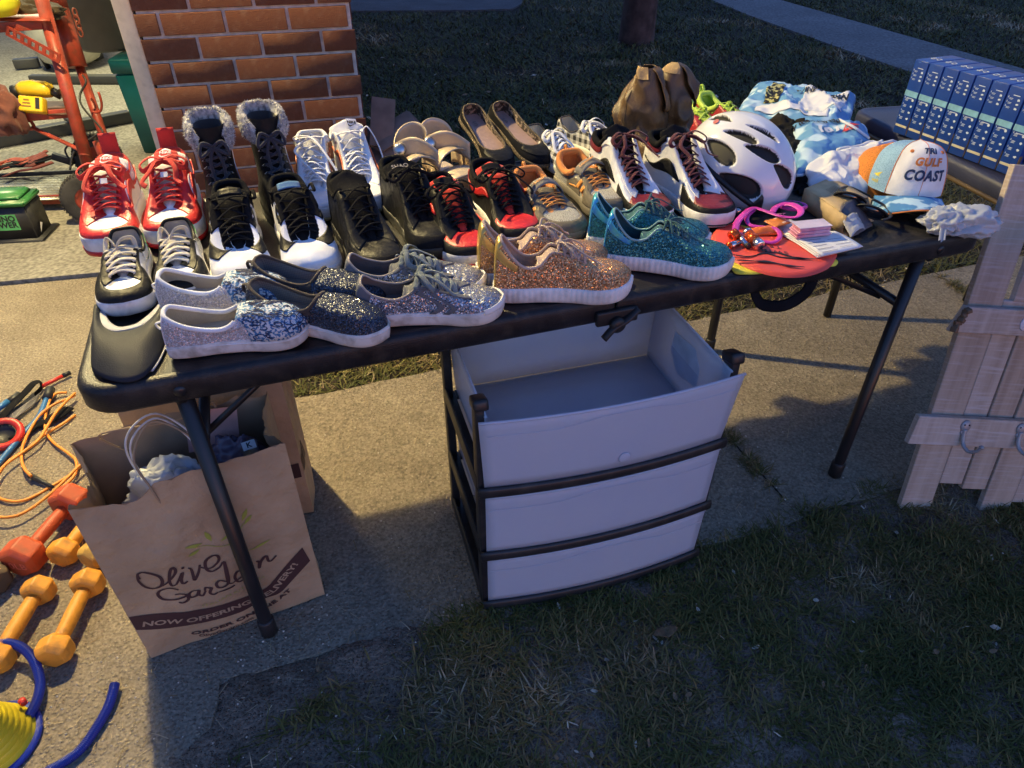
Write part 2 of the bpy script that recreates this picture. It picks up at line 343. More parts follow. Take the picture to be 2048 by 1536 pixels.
def blades(name, x, y, hgt, wid, flat, tone, z0=-.022, label=None):
    n = len(x); rs = np.random.RandomState(len(x))
    th = rs.rand(n)*2*np.pi; h = hgt*(.5+rs.rand(n)); w = wid*(.6+.8*rs.rand(n)); lean = flat*(.4+rs.rand(n))
    dx, dy = np.cos(th), np.sin(th); px_, py_ = -dy, dx
    tw = rs.rand(n)*.8-.4
    v = np.zeros((n, 5, 3))
    ca = np.cos(lean); sa = np.sin(lean)
    for k, (t, ww) in enumerate(((0, 1), (0, -1), (.5, .8), (.5, -.8), (1, 0))):
        cur = t*t*.5
        v[:, k, 0] = x+dx*h*(sa*t+cur*sa)+px_*w*ww*.5*(1 if k < 2 else 1)+dy*tw*h*t*.3
        v[:, k, 1] = y+dy*h*(sa*t+cur*sa)+py_*w*ww*.5-dx*tw*h*t*.3
        v[:, k, 2] = (z0 if np.isscalar(z0) else z0[:, 0])+h*ca*t*(1-.25*t)+.001
    idx = np.arange(n)[:, None]*5
    tri = np.concatenate([idx+np.array([[0, 1, 3]]), idx+np.array([[0, 3, 2]]), idx+np.array([[2, 3, 4]])], 1).reshape(-1, 3)
    me = bpy.data.meshes.new(name); me.vertices.add(n*5); me.vertices.foreach_set('co', v.reshape(-1)); 
    me.loops.add(len(tri)*3); me.loops.foreach_set('vertex_index', tri.reshape(-1).astype(np.int32))
    me.polygons.add(len(tri)); me.polygons.foreach_set('loop_start', np.arange(len(tri))*3); me.polygons.foreach_set('loop_total', np.full(len(tri), 3))
    a = me.attributes.new('tone', 'FLOAT', 'POINT'); a.data.foreach_set('value', np.repeat(np.clip(tone, 0, 1), 5).astype(np.float32))
    me.materials.append(gm); me.update(calc_edges=True)
    o = bpy.data.objects.new(name, me); COL.objects.link(o); o['kind'] = 'stuff'
    if label: o['label'] = label; o['category'] = 'grass'
    return o
_A = (TA.x, TA.y)
def toT(x, y): X = x-_A[0]; Y_ = y-_A[1]; return X*TE.x+Y_*TE.y, X*TN.x+Y_*TN.y
def scatter(n, x0, x1, y0, y1, seed):
    rs = np.random.RandomState(seed); return x0+(x1-x0)*rs.rand(n), y0+(y1-y0)*rs.rand(n), rs
x, y, rs = scatter(120000, -.75, 2.3, .25, 1.55, 3)
a, b = toT(x, y)
edge = -.045+.03*(vnoise(x, y, 9)-.5)+.05*(vnoise(x, y, 3, 4)-.5)
lim = np.where(a < .42, np.minimum(edge-.01, -.075-.16*np.clip((.42-a)/.42, 0, 1)), edge)
dens = np.clip((vnoise(x, y, 7, 2)*.6+vnoise(x, y, 19, 5)*.5-.28)*3.0, .10, 1)*np.clip(.5+(a+.1)*1.3, .12, 1)
dens *= np.where(a < .5, np.clip(.42+2.2*(vnoise(x, y, 7, 8)-.42)+.8*np.clip(-b-.22, 0, 1), .05, 1), 1)
ok = (b < lim) & (rs.rand(len(x)) < dens) & (y > .3) & ~((x < -.60) & (y > .25))
x, y = x[ok], y[ok]; rs = np.random.RandomState(1)
tone = np.clip(.2+.62*vnoise(x, y, 3.5, 9)+.35*(rs.rand(len(x))-.5)+.25*(vnoise(x, y, 14, 3)-.5), 0, 1)
blades('near_lawn_grass', x, y, .030, .0034, .95, tone, z0=np.maximum(soil_z(x, y), -.022)[:, None]*0+np.maximum(soil_z(x, y), -.022)[:, None], label='dark green and straw coloured grass in front of the table')
x, y, rs = scatter(90000, -.75, 4.2, 1.55, 4.0, 5); a, b = toT(x, y)
ok = (b > .885+.03*vnoise(x, y, 8)) & (b < 2.2) & (a > .24+.3*(vnoise(x, y, 5)-.5)) & ~in_poly(x, y, drv) & (rs.rand(len(x)) < .35+.7*vnoise(x, y, 6, 1))
x, y = x[ok], y[ok]; rs = np.random.RandomState(2)
tone = np.clip(.38+.45*vnoise(x, y, 4, 1)+.4*(rs.rand(len(x))-.5), 0, 1)
blades('grass_strip', x, y, .038, .0045, .95, tone, label='straw coloured grass strip along the walk behind the table')
pathpoly = [(2.50, 9.7), (2.66, 8.7), (3.07, 6.9), (3.3, 6.0), (4.2, 4.2), (5.6, 2.4), (6.6, 3.0), (5.0, 4.9), (4.35, 5.9), (3.85, 7.8), (3.36, 9.7)]
x, y, rs = scatter(260000, -1.9, 7.5, 2.6, 11.5, 6); a, b = toT(x, y)
ok = (b > 1.8) & ~in_poly(x, y, pathpoly) & ~((y > 8.95) & (x < .1)) & (x > -.60-.26*(y-2.9)) & (np.abs(x) < y*.78+.5) & (rs.rand(len(x)) < np.clip(5.0/y, .3, 1)*(.35+.8*vnoise(x, y, 2.5, 1)))
x, y = x[ok], y[ok]; rs = np.random.RandomState(4)
tone = np.clip(.12+.72*vnoise(x, y, 1.3, 9)*vnoise(x, y, 4, 2)*1.6+.45*(rs.rand(len(x))-.5), 0, 1)
blades('far_lawn_grass', x, y, .05, .008, .9, tone, label='dark lawn grass stretching away behind the table')
# dry straw lying on the walk and dirt
x, y, rs = scatter(5200, -1.1, 2.3, .45, 2.6, 8); a, b = toT(x, y)
ok = (b > -.35) & (b < 1.0) & (rs.rand(len(x)) < np.where((a < .6) & (b < .05), .8, .08+.5*(np.abs(b-.88) < .08)+.35*(np.abs(b+.03) < .06)))
x, y = x[ok], y[ok]
blades('dry_straw', x, y, .028, .0018, 1.5, .75+.3*np.random.RandomState(3).rand(len(x)), z0=.001, label='dry straw and clippings littering the concrete walk')
# joints across the walk with weeds in them
jx = MB(); jpts = [(P(1448, 862), P(1572, 1000)), (P(1835, 522), P(1965, 604))]
bxs, bys = [], []
for A_, B_ in jpts:
    d_ = (B_-A_); n_ = Vector((-d_.y, d_.x, 0)).normalized()
    L_ = [A_+d_*t+n_*(.006*nz(t*7, A_.x, 1)) for t in np.linspace(0, 1, 30)]
    k_ = len(jx.v); jx.add([(p+n_*(.0025+.003*nz(i*.9, 1, 2))).to_tuple()[:2]+(-.003,) for i, p in enumerate(L_)]+[(p-n_*(.0025+.003*nz(i*.9, 5, 2))).to_tuple()[:2]+(-.003,) for i, p in enumerate(L_)], [(i, i+1, 31+i, 30+i) for i in range(29)])
    for i in range(900):
        t = random.random(); 
        if nz(t*5, A_.x*3, 3) > -.1: q = A_+d_*t+n_*random.gauss(0, .014); bxs.append(q.x); bys.append(q.y)
o = jx.build('walk_joint', soil); tag(o, kind='structure')
blades('weeds_in_joints', np.array(bxs), np.array(bys), .026, .003, 1.0, .35+.6*np.random.RandomState(5).rand(len(bxs)), z0=-.005, label='weeds and dry grass growing in the joints of the walk')
# pebbles and crumbs
pm = MB()
for i in range(520):
    if i < 330: a_ = random.uniform(-.7, 2.2); b_ = random.uniform(-.1, .9)
    else: a_ = random.uniform(-.5, .3); b_ = random.uniform(-.35, .1)
    q = T(a_, b_, .001); r_ = random.uniform(.0012, .0035)
    M_ = rotm(0, 0, random.uniform(0, 6), q)
    pm.add([(r_, 0, 0), (-.3*r_, r_, 0), (-.8*r_, -.6*r_, 0), (.3*r_, -.9*r_, 0), (0, 0, r_*.8)], [(0, 1, 4), (1, 2, 4), (2, 3, 4), (3, 0, 4)], 0, M_, False)
o = pm.build('pebbles', mat('pebble', (.42, .38, .32), rough=.9, var=.4, vs=40)); tag(o, 'tiny pebbles and grit scattered on the concrete', 'pebbles', kind='stuff')
for i, (px_, py_, s_, rz, lab) in enumerate(((1330, 1268, .03, .3, 'curled dry brown leaf lying on the grass in front of the drawers'), (1010, 1190, .001, 0, None), (160, 300, .05, 1, None))):
    if i == 1: continue
    c_ = P(px_, py_, 0)
    if lab is None: lab = 'dry yellow leaf on the garage floor behind the red spanner'
    lm = MB()
    def lf(u, v, s_=s_): 
        X = (u-.5)*2*s_; wv = s_*.45*math.sin(math.pi*min(1, max(0, u)))**.7; Y_ = (v-.5)*2*wv
        return (X, Y_, .012*(1 if s_ < .04 else .6)+.35*Y_*Y_/s_+.004*math.sin(u*9))
    lm.grid(lf, 12, 6, .0006)
    lo = lm.build('dry_leaf', mat('dry_leaf', (.14, .085, .04), rough=.8, var=.3, vs=60)); lo.location = (c_.x, c_.y, -.002 if s_ < .04 else .004); lo.rotation_euler = (0, 0, rz)
    tag(lo, lab, 'leaf')
# leaf litter and twigs in the lawn
lt = MB(); rl = random.Random(12)
for i in range(520):
    if i < 230: a_, b_, s_ = rl.uniform(0, 2.3), rl.uniform(-.55, -.05), rl.uniform(.004, .012)
    elif i < 330: a_, b_, s_ = rl.uniform(.3, 2.9), rl.uniform(.85, 1.1), rl.uniform(.004, .012)
    else: a_, b_, s_ = rl.uniform(.3, 4.5), rl.uniform(2.2, 6.5), rl.uniform(.010, .030)
    q = T(a_, b_, -.004 if b_ < 2 else .004)
    if q.x < -.5 and b_ < 0: continue
    M_ = rotm(rl.uniform(-.6, .6), rl.uniform(-.6, .6), rl.uniform(0, 6), q); w_ = s_*rl.choice((.12, .4, .5))
    lt.add([(-s_, 0, 0), (-s_*.3, w_, s_*.25), (s_*.5, w_*.8, s_*.1), (s_, 0, s_*.3), (s_*.4, -w_, 0), (-s_*.4, -w_*.9, s_*.2)], [(0, 1, 5), (1, 2, 4, 5), (2, 3, 4)], rl.choice((0, 0, 1)), M_, False)
o = lt.build('leaf_litter', [mat('litter_brown', (.17, .11, .06), rough=.8, var=.4, vs=30), mat('litter_pale', (.42, .36, .28), rough=.8, var=.3, vs=30)]); tag(o, 'small dead leaves and twigs scattered through the lawn', 'leaf litter', kind='stuff')
# ================================================================== brick pillar, door jamb, garage
brickm = [mat('brick_%s' % w, c, rough=.97, spec=.12, bump=.8, bs=240, var=.2, vs=110, col2=c2, cs=(.3, .75), dirt=(.30, .22, .17), dd=.15) for w, c, c2 in (
    ('red', (.145, .060, .034), (.13, .052, .034)), ('brown', (.13, .058, .035), (.155, .066, .038)), ('dark', (.11, .050, .034), (.14, .058, .038)), ('orange', (.16, .068, .038), (.14, .057, .034)))]
mortar = mat('mortar', (.52, .49, .46), rough=.95, bump=1, bs=160, var=.15, vs=30)
PL = Vector((-1.31, 2.683, 0)); PD = Vector((.9654, .2609, 0)); PANG = math.atan2(.2609, .9654); PW = .745
pil = thing('brick_pillar', 'red brick garage pillar with pale mortar joints behind the fur topped boots', 'brick pillar', PL, PANG)
PDp = .34; CH = .0805; BL = .2175; J = .0115
c = MB(); c.box((PW/2, PDp/2, 1.32), (PW-.016, PDp-.016, 2.64)); c.build('mortar', mortar, pil)
meshes = {}
def brick_at(cx, cy, cz, lx, ly, k):
    key = (round(lx, 3), round(ly, 3), k)
    if key not in meshes:
        b_ = MB(); b_.box((0, 0, 0), (lx, ly, CH-J), bev=.0016)
        o_ = b_.build('brick', brickm[k], pil); meshes[key] = o_.data
        # worn, uneven arrises
        for v in o_.data.vertices: v.co += Vector((random.uniform(-1, 1), random.uniform(-1, 1), random.uniform(-1, 1)))*.0005
    else:
        o_ = bpy.data.objects.new('brick', meshes[key]); COL.objects.link(o_); o_.parent = pil
    o_.location = (cx, cy+random.uniform(-.0004, .0004), cz); o_.rotation_euler = (0, random.uniform(-.004, .004), 0)
for r_ in range(int(2.64/CH)):
    z_ = CH*(r_+.5)
    xs = -BL*(.62 if r_ % 2 else .12)
    if z_ > 1.35:     # above the photograph: bricks of whole courses only, coarser
        b_ = MB(); 
    while xs < PW:
        x0 = max(xs, 0); x1 = min(xs+BL-J, PW)
        if x1-x0 > .02: brick_at((x0+x1)/2, .05-.003, z_, round(x1-x0, 3), .1, random.choice((0, 0, 1, 1, 2, 3)))
        xs += BL
    if r_*CH < 1.4:
        for s_ in (0, 1):      # the side faces
            y0 = .112 if not r_ % 2 else .108
            for q in range(1):
                brick_at((PW-.05+.003) if s_ else .047, (y0+PDp-.002)/2+.0, z_, .1, PDp-.004-y0, random.choice((0, 1, 2)))
jm = thing('door_jamb', 'cream painted garage door jamb standing against the left edge of the brick pillar', 'door jamb', PL, PANG)
cream = mat('cream_paint', (.62, .55, .42), rough=.55, bump=.2, bs=60, var=.06, dirt=(.35, .3, .22), dd=.4)
b = MB(); b.box((-.030, .055, 1.3), (.058, .1, 2.6), bev=.003); b.build('face_board', cream, jm)
b = MB(); b.box((-.052, .22, 1.3), (.02, .22, 2.6), bev=.003); b.build('side_board', cream, jm)
# lamp: a lantern fixed to the brick, above the picture
LP = Vector((-1.50, 2.51, 2.5))
ln = thing('wall_lantern', 'lit warm wall lantern on the garage header above the table', 'lamp', LP, PANG, world=False)
b = MB(); b.box((0, .105, .05), (.11, .012, .16), bev=.004); b.tube([(0, .10, .10), (0, .04, .155), (0, 0, .14)], .008, 8, sm=4); b.lathe([(.09, .08), (.06, .13), (.01, .145)], 6, smooth=False); b.build('bracket', black_r, ln)
bulbm = bpy.data.materials.new('bulb'); bulbm.use_nodes = True; bulbm.node_tree.nodes['Principled BSDF'].inputs['Emission Color'].default_value = (1, .66, .3, 1); bulbm.node_tree.nodes['Principled BSDF'].inputs['Emission Strength'].default_value = 20
b = MB(); b.lathe([(.006, .065), (.022, .06), (.028, .045), (.02, .03), (.012, .075)], 16, cap=False); b.build('bulb', bulbm, ln)
pt = bpy.data.lights.new('lantern_light', 'POINT'); pt.energy = 172; pt.color = (1, .79, .37); pt.shadow_soft_size = .035
po = bpy.data.objects.new('lantern_light', pt); COL.objects.link(po); po.location = LP+Vector((0, 0, -.03))
b = MB(); hc = PL-PD*2.45+Vector((-.2609, .9654, 0))*.08; b.box((hc.x, hc.y, 2.50), (4.75, .16, .36), rz=PANG); o = b.build('garage_header', mat('garage_wall_paint', (.55, .53, .47), rough=.8, var=.08)); tag(o, kind='structure')
# garage shell (right wall, ceiling) and its ceiling light
gw = mat('garage_wall_paint', (.55, .53, .47), rough=.8, var=.08)
q0 = PL+PD*(PW-.12)+Vector((-.2609, .9654, 0))*(PDp+.01)
b = MB(); d_ = Vector((-.2609, .9654, 0)); mid = q0+d_*3.4
b.box((mid.x, mid.y, 1.32), (.14, 6.8, 2.64), rz=math.atan2(d_.y, d_.x)-math.pi/2); o = b.build('garage_wall', gw); tag(o, kind='structure')
cl = PL+Vector((-.2609, .9654, 0))*.36
b = MB(); cx = cl-PD*3.2+d_*3.3
b.box((cx.x, cx.y, 2.72), (7.9, 6.6, .12), rz=PANG); o = b.build('garage_ceiling', gw); tag(o, kind='structure')
gl = thing('ceiling_light', 'lit strip light under the garage ceiling', 'ceiling light', (-3.3, 5.2, 2.6), 0)
b = MB(); b.box((0, 0, .02), (1.2, .16, .05), bev=.01); b.build('housing', white_r, gl)
al = bpy.data.lights.new('garage_light', 'AREA'); al.energy = 52; al.color = (1, .93, .58); al.shape = 'RECTANGLE'; al.size = 1.1; al.size_y = .15
ao = bpy.data.objects.new('garage_light', al); COL.objects.link(ao); ao.location = (-3.3, 5.2, 2.585)
# tree at the back
bark = mat('bark', (.045, .032, .03), rough=.95, bump=1, bs=25, var=.35, vs=10)
tr = thing('tree', 'dark rough tree trunk standing in the lawn behind the slouchy boots', 'tree', (1.2, 7.35, -.03))
b = MB(); b.tube([(0, 0, -.1), (0, 0, .1), (.02, 0, .8), (.05, .02, 2.2), (.0, .05, 3.4)], .16, 14, sm=5, rr=lambda t: .19*(1-.45*t)+.07*math.exp(-t*30))
for k in range(7):
    an = k*2.4; z_ = 2.0+.22*k; b.tube([(.04, .02, z_), (.5*math.cos(an), .5*math.sin(an), z_+.6), (1.2*math.cos(an), 1.2*math.sin(an), z_+.9)], .05, 6, sm=3, rr=lambda t: .06*(1-.7*t))
b.build('trunk', bark, tr)
rs = np.random.RandomState(9); n = 5000; pts = rs.normal(size=(n, 3)); pts /= np.linalg.norm(pts, axis=1)[:, None]; rad = rs.rand(n)**.4
cc = pts*rad[:, None]*np.array([1.7, 1.7, 1.0])+np.array([0, 0, 3.6]); vs_ = []; fs_ = []
for i, q in enumerate(cc):
    t1 = Vector(rs.normal(size=3)).normalized()*.07; t2 = Vector(rs.normal(size=3)).normalized()*.05; q = Vector(q); k = len(vs_)
    vs_ += [q-t1, q+t2, q+t1, q-t2]; fs_.append((k, k+1, k+2, k+3))
b = MB(); b.add(vs_, fs_, smooth=False); o = b.build('crown', mat('tree_leaves', (.03, .05, .018), rough=.7, var=.3), tr)
# ================================================================== folding table
tblk = mat('table_plastic', (.013, .013, .015), rough=.40, spec=.35, bump=.55, bs=420, var=.2, vs=20, dirt=(.10, .08, .06), dd=.35)
tblk2 = mat('table_steel_black', (.014, .014, .016), rough=.35, var=.1)
def rounded_half(x0, x1, y0, y1, r, left=True, n=7):
    pts = []
    def arc(cx, cy, a0, a1, rr):
        for i in range(n+1): a = a0+(a1-a0)*i/n; pts.append((cx+rr*math.cos(a), cy+rr*math.sin(a)))
    h = math.pi/2
    rl = r if left else .004; rt = .004 if left else r
    arc(x0+rl, y0+rl, 2*h, 3*h, rl); arc(x1-rt, y0+rt, 3*h, 4*h, rt); arc(x1-rt, y1-rt, 0, h, rt); arc(x0+rl, y1-rl, h, 2*h, rl)
    return pts
def top_panel(x0, x1, y0, y1, left, z):
    b = MB(); loops = []
    for ins, zz in ((0.004, z-.048), (0, z-.042), (0, z-.012), (.003, z-.004), (.008, z), (.016, z+.0005), (.020, z-.0015)):
        loops.append([(p[0], p[1], zz) for p in rounded_half(x0+ins, x1-(ins if left is not None else 0), y0+ins, y1-ins, .06-ins*.6, left)])
    n = len(loops[0]); vs = [p for l in loops for p in l]
    fs = [(i*n+k, i*n+(k+1) % n, (i+1)*n+(k+1) % n, (i+1)*n+k) for i in range(len(loops)-1) for k in range(n)]
    fs.append(tuple((len(loops)-1)*n+k for k in range(n)))
    # underside: an inset apron and a flat lower skin
    low = [(p[0], p[1], z-.048) for p in rounded_half(x0+.02, x1-.016, y0+.02, y1-.02, .04, left)]
    up = [(p[0], p[1], z-.03) for p in rounded_half(x0+.022, x1-.018, y0+.022, y1-.022, .04, left)]
    k0 = len(vs); vs += low+up
    fs += [(k, k0+k, k0+(k+1) % n, (k+1) % n) for k in range(n)]
    fs += [(k0+k, k0+n+k, k0+n+(k+1) % n, k0+(k+1) % n) for k in range(n)]
    fs.append(tuple(k0+n+k for k in range(n-1, -1, -1)))
    b.add(vs, fs); return b
tb = thing('folding_table', 'long black plastic folding table covered with rows of shoes', 'table', (TA.x, TA.y, 0), TANG)
top_panel(0, .913, 0, .76, True, TZ).build('tabletop_half', tblk, tb)
top_panel(.917, 1.83, 0, .76, False, TZ).build('tabletop_half', tblk, tb)
for a_, sx in ((.1456, 1), (1.687, -1)):
    for b_ in (.04, .70):
        m = MB(); m.tube([(a_, b_, .0), (a_, b_, .03), (a_, b_, .70)], .0145, 14); lg = m.build('leg', tblk2, tb)
        m = MB(); m.lathe([(.012, -.0), (.018, .001), (.0185, .045), (.0155, .05)], 14, M=rotm(loc=(a_, b_, .001))); m.build('rubber_foot', black_r, lg)
    m = MB(); m.tube([(a_, .04, .555), (a_, .70, .555)], .011, 10); m.build('crossbar', tblk2, tb)
    m = MB(); m.tube([(a_, .012, .695), (a_, .75, .695)], .014, 10); m.build('leg_axle', tblk2, tb)
    m = MB(); m.tube([(a_+sx*.002, .10, .545), (a_+sx*.40, .36, .70)], .0065, 8); m.tube([(a_+sx*.002, .64, .545), (a_+sx*.40, .40, .70)], .0065, 8); m.build('brace', tblk2, tb)
    m = MB(); m.lathe([(.004, 0), (.011, .0), (.010, .003), (.003, .005)], 12, M=rotm(R(90), 0, 0, (a_+.005, .002, .713))); m.build('bolt', tblk2, tb)
# side rails under the top
m = MB(); m.box((.46, .07, .685), (.86, .022, .024)); m.box((.46, .69, .685), (.86, .022, .024)); m.box((1.37, .07, .685), (.86, .022, .024)); m.box((1.37, .69, .685), (.86, .022, .024)); m.build('frame_rail', tblk2, tb)
# hinge latch at the middle of the front edge
m = MB(); m.box((.915, -.006, .705), (.085, .012, .03), bev=.004)
m.tube([(.955, -.012, .716), (.93, -.018, .700), (.905, -.02, .690), (.885, -.02, .668)], .009, 8, sm=4, flat=.6)
m.lathe([(.005, 0), (.016, 0), (.016, .008), (.012, .012), (.004, .013)], 16, M=rotm(R(90), 0, 0, (.912, -.014, .693))); m.build('latch', black_r, tb)
# carrying strap hanging under the right half
m = MB(); m.tube([(1.235, .02, .70), (1.238, .008, .678), (1.255, .0, .660), (1.305, -.004, .652), (1.355, .002, .668), (1.375, .01, .70)], .012, 8, sm=6, flat=.18); m.build('carrying_strap', black_f, tb)
# second table
T2 = P(1700, 216, TZ); T2e = P(1985, 357, TZ); dd_ = (T2e-T2); L2 = math.atan2(dd_.y, dd_.x)   # its near edge runs away to the right
t2 = thing('folding_table', 'dark blue looking folding table behind the cap carrying the row of blue boxes', 'table', (T2.x, T2.y, 0), L2)
navy = mat('second_table_top', (.03, .035, .075), rough=.45, bump=.3, bs=400, var=.1)
top_panel(0, .913, 0, .76, True, TZ).build('tabletop_half', navy, t2)
top_panel(.917, 1.83, 0, .76, False, TZ).build('tabletop_half', navy, t2)
m = MB(); m.tube([(-.0, -.004, TZ-.045), (1.82, -.004, TZ-.045)], .006, 6); m.build('edge_rail', mat('brown_edge', (.09, .06, .03), rough=.5), t2)
for a_ in (.10, 1.68):
    for b_ in (.08, .68):
        m = MB(); m.tube([(a_, b_, 0), (a_, b_, .70)], .0145, 12); m.build('leg', tblk2, t2)
# ================================================================== drawer tower
def plastic_clear():
    m = bpy.data.materials.new('frosted_plastic'); m.use_nodes = True; N = m.node_tree.nodes; L = m.node_tree.links
    p = N['Principled BSDF']; p.inputs['Base Color'].default_value = (.62, .65, .72, 1); p.inputs['Roughness'].default_value = .27
    n = N.new('ShaderNodeTexNoise'); n.inputs['Scale'].default_value = 5; n.inputs['Detail'].default_value = 10; n.inputs['Roughness'].default_value = .7; tc = N.new('ShaderNodeTexCoord'); L.new(tc.outputs['Object'], n.inputs['Vector'])
    cr = N.new('ShaderNodeMix'); cr.data_type = 'RGBA'; cr.inputs[6].default_value = (.64, .74, .96, 1); cr.inputs[7].default_value = (.92, .96, 1, 1); L.new(n.outputs['Fac'], cr.inputs[0]); L.new(cr.outputs[2], p.inputs['Base Color'])
    t = N.new('ShaderNodeBsdfTranslucent'); t.inputs[0].default_value = (.92, .93, .95, 1)
    tr_ = N.new('ShaderNodeBsdfTransparent'); tr_.inputs[0].default_value = (.85, .88, .95, 1)
    a_ = N.new('ShaderNodeMixShader'); a_.inputs[0].default_value = .38; L.new(p.outputs[0], a_.inputs[1]); L.new(t.outputs[0], a_.inputs[2])
    b_ = N.new('ShaderNodeMixShader'); b_.inputs[0].default_value = .26; L.new(a_.outputs[0], b_.inputs[1]); L.new(tr_.outputs[0], b_.inputs[2])
    L.new(b_.outputs[0], N['Material Output'].inputs['Surface']); return m
frost = plastic_clear()
DW = .552; DDp = .345
dr = thing('drawer_tower', 'three drawer storage tower of frosted plastic in a black frame under the table', 'storage drawers', (-.0676, .978, -.002), math.atan2(.2815, .9596))
dblk = mat('drawer_frame_plastic', (.02, .02, .022), rough=.45, var=.15, bump=.2, bs=200, dirt=(.1, .09, .07), dd=.25)
def bow(x): return -.022*(1-((x-DW/2)/(DW/2))**2)
m = MB()
for x in (.010, DW-.010):
    m.box((x, DDp-.015, .30), (.02, .03, .60), bev=.004); m.box((x, .02, .295), (.018, .034, .59), bev=.004)
m.box((.012, .018, .592), (.030, .044, .024), rot=(R(-18), 0, 0), bev=.007); m.box((DW-.012, .018, .592), (.030, .044, .024), rot=(R(-18), 0, 0), bev=.007)
for z in (.010, .183, .378):   # shelves with a bowed front lip
    m.grid(lambda u, v, z=z: (u*DW, bow(u*DW)*(1-v)+v*.030, z), 20, 2, .010)
    for x0 in (0, DW-.026): m.box((x0+.013, DDp/2, z-.004), (.026, DDp-.01, .008))
    m.box((DW/2, DDp-.015, z-.004), (DW-.054, .028, .008))
    m.grid(lambda u, v, z=z: (u*DW, bow(u*DW)-.007+.004*abs(2*v-1)**3, z-.012+v*.026), 24, 4, -.005)
for x in (.003, DW-.003):
    for z in (.02, .19, .385): m.box((x, DDp/2, z), (.006, DDp-.03, .045), bev=.002)
m.build('frame', dblk, dr)
DRZ = ((.022, .172), (.193, .366), (.392, .572))
for i, (z0, z1) in enumerate(DRZ):
    d = MB(); h = z1-z0; fl = .004
    open_ = (i == 2); fo = .006 if not open_ else .014
    tp_ = .018 if open_ else .0
    d.grid(lambda u, v: (.012-tp_*v*.6+u*(DW-.024+tp_*1.2*v), bow(u*DW)-.004-fo*v, z0+h*v), 24, 8, .0022)
    # top lip bead
    d.tube([(.012-tp_*.6+u*(DW-.024+tp_*1.2), bow(u*DW)-.004-fo, z1) for u in np.linspace(0, 1, 24)], .0032, 6)
    fr_ = d.build('drawer_front', frost, dr)
    s_ = MB()
    zb = z1-.004
    for sx in (0, 1):
        X0 = .030 if sx == 0 else DW-.030; Xt = .020 if sx == 0 else DW-.020
        s_.grid(lambda u, v: (X0+(Xt-X0)*v, .003+u*(DDp-.02), z0+.004+(zb-z0-.004)*v), 3, 6, .0022)
    s_.grid(lambda u, v: (.030-.010*v+u*(DW-.060+.02*v), DDp-.018+.004*v, z0+.004+(zb-z0-.004)*v), 4, 4, .0022)
    s_.grid(lambda u, v: (.030+u*(DW-.06), .003+v*(DDp-.022), z0+.004), 3, 3, .0025)
    s_.tube([(.020, .0, zb), (.020, DDp-.016, zb), (DW-.020, DDp-.016, zb), (DW-.020, .0, zb)], .0030, 6)
    s_.build('drawer_box', frost, dr)
    # raised hand grip line and button
    g = MB(); yb = lambda x, z: bow(x)-.0065-fo*(z-z0)/h
    g.tube([(x, yb(x, zz), zz) for x, zz in [(.016, z1-.034), (.15, z1-.034), (.24, z1-.020), (.34, z1-.020), (.43, z1-.034), (DW-.016, z1-.034)]], .0007, 5, sm=6)
    if i == 2: g.lathe([(.001, .003), (.012, .002), (.014, 0)], 16, M=rotm(R(90), 0, 0, (.30, yb(.30, z0+.03)-.000, z0+.03)))
    g.build('grip_moulding', frost, fr_)
# paper label stuck inside the top drawer
m = MB(); m.prism([(0, 0), (.085, -.02), (.13, .02), (.12, .075), (.03, .085), (0, .05)], 0, .0004, M=Matrix(((0, 0, -1, DW-.0265), (1, 0, 0, .10), (0, 1, 0, .455), (0, 0, 0, 1)))); m.build('sticker', mat('grey_label', (.66, .70, .76), rough=.7), dr)
# ================================================================== leaning plank rack with hooks
wsa = mat('weathered_wood', (.42, .33, .26), rough=.85, kind='wood', col2=(.55, .45, .36), vs=45, bump=.5, bs=120, dirt=(.62, .58, .58), dd=.55)
wsb = mat('weathered_wood_pale', (.47, .38, .31), rough=.85, kind='wood', col2=(.62, .53, .45), vs=45, bump=.5, bs=120, dirt=(.66, .62, .62), dd=.8)
S0 = Vector((1.04, 1.28, -.02)); SU = (Vector((1.105, 1.50, .833))-Vector((1.04, 1.28, 0))).normalized(); SX = Vector((1, .05, 0)); SX = (SX-SU*SX.dot(SU)).normalized(); SNn = SX.cross(SU)
SM = Matrix(((SX.x, -SNn.x, SU.x, S0.x), (SX.y, -SNn.y, SU.y, S0.y), (SX.z, -SNn.z, SU.z, S0.z), (0, 0, 0, 1)))   # local x across, y back into the board, z up the board
sr = bpy.data.objects.new('plank_coat_rack', None); COL.objects.link(sr); sr.matrix_world = SM
tag(sr, 'weathered plank coat rack with metal hooks leaning beside the right end of the table', 'coat rack')
def plank(x0, x1, z0, z1, y, t, nm, m_, cut=0.):
    b = MB(); vs = [(x0, y, z0), (x1, y, z0), (x1, y, z1), (x0+cut, y, z1), (x0, y+t, z0), (x1, y+t, z0), (x1, y+t, z1), (x0+cut, y+t, z1)]
    b_ = bmesh.new(); vv = [b_.verts.new(v) for v in vs]
    for f_ in ((0, 1, 2, 3), (7, 6, 5, 4), (1, 0, 4, 5), (2, 1, 5, 6), (3, 2, 6, 7), (0, 3, 7, 4)): b_.faces.new([vv[i] for i in f_])
    bmesh.ops.bevel(b_, geom=b_.edges[:], offset=.0015, segments=1, affect='EDGES')
    b_.verts.index_update(); b.add([v.co[:] for v in b_.verts], [[v.index for v in f.verts] for f in b_.faces], smooth=False); b_.free()
    return b.build(nm, m_, sr)
zt = .905
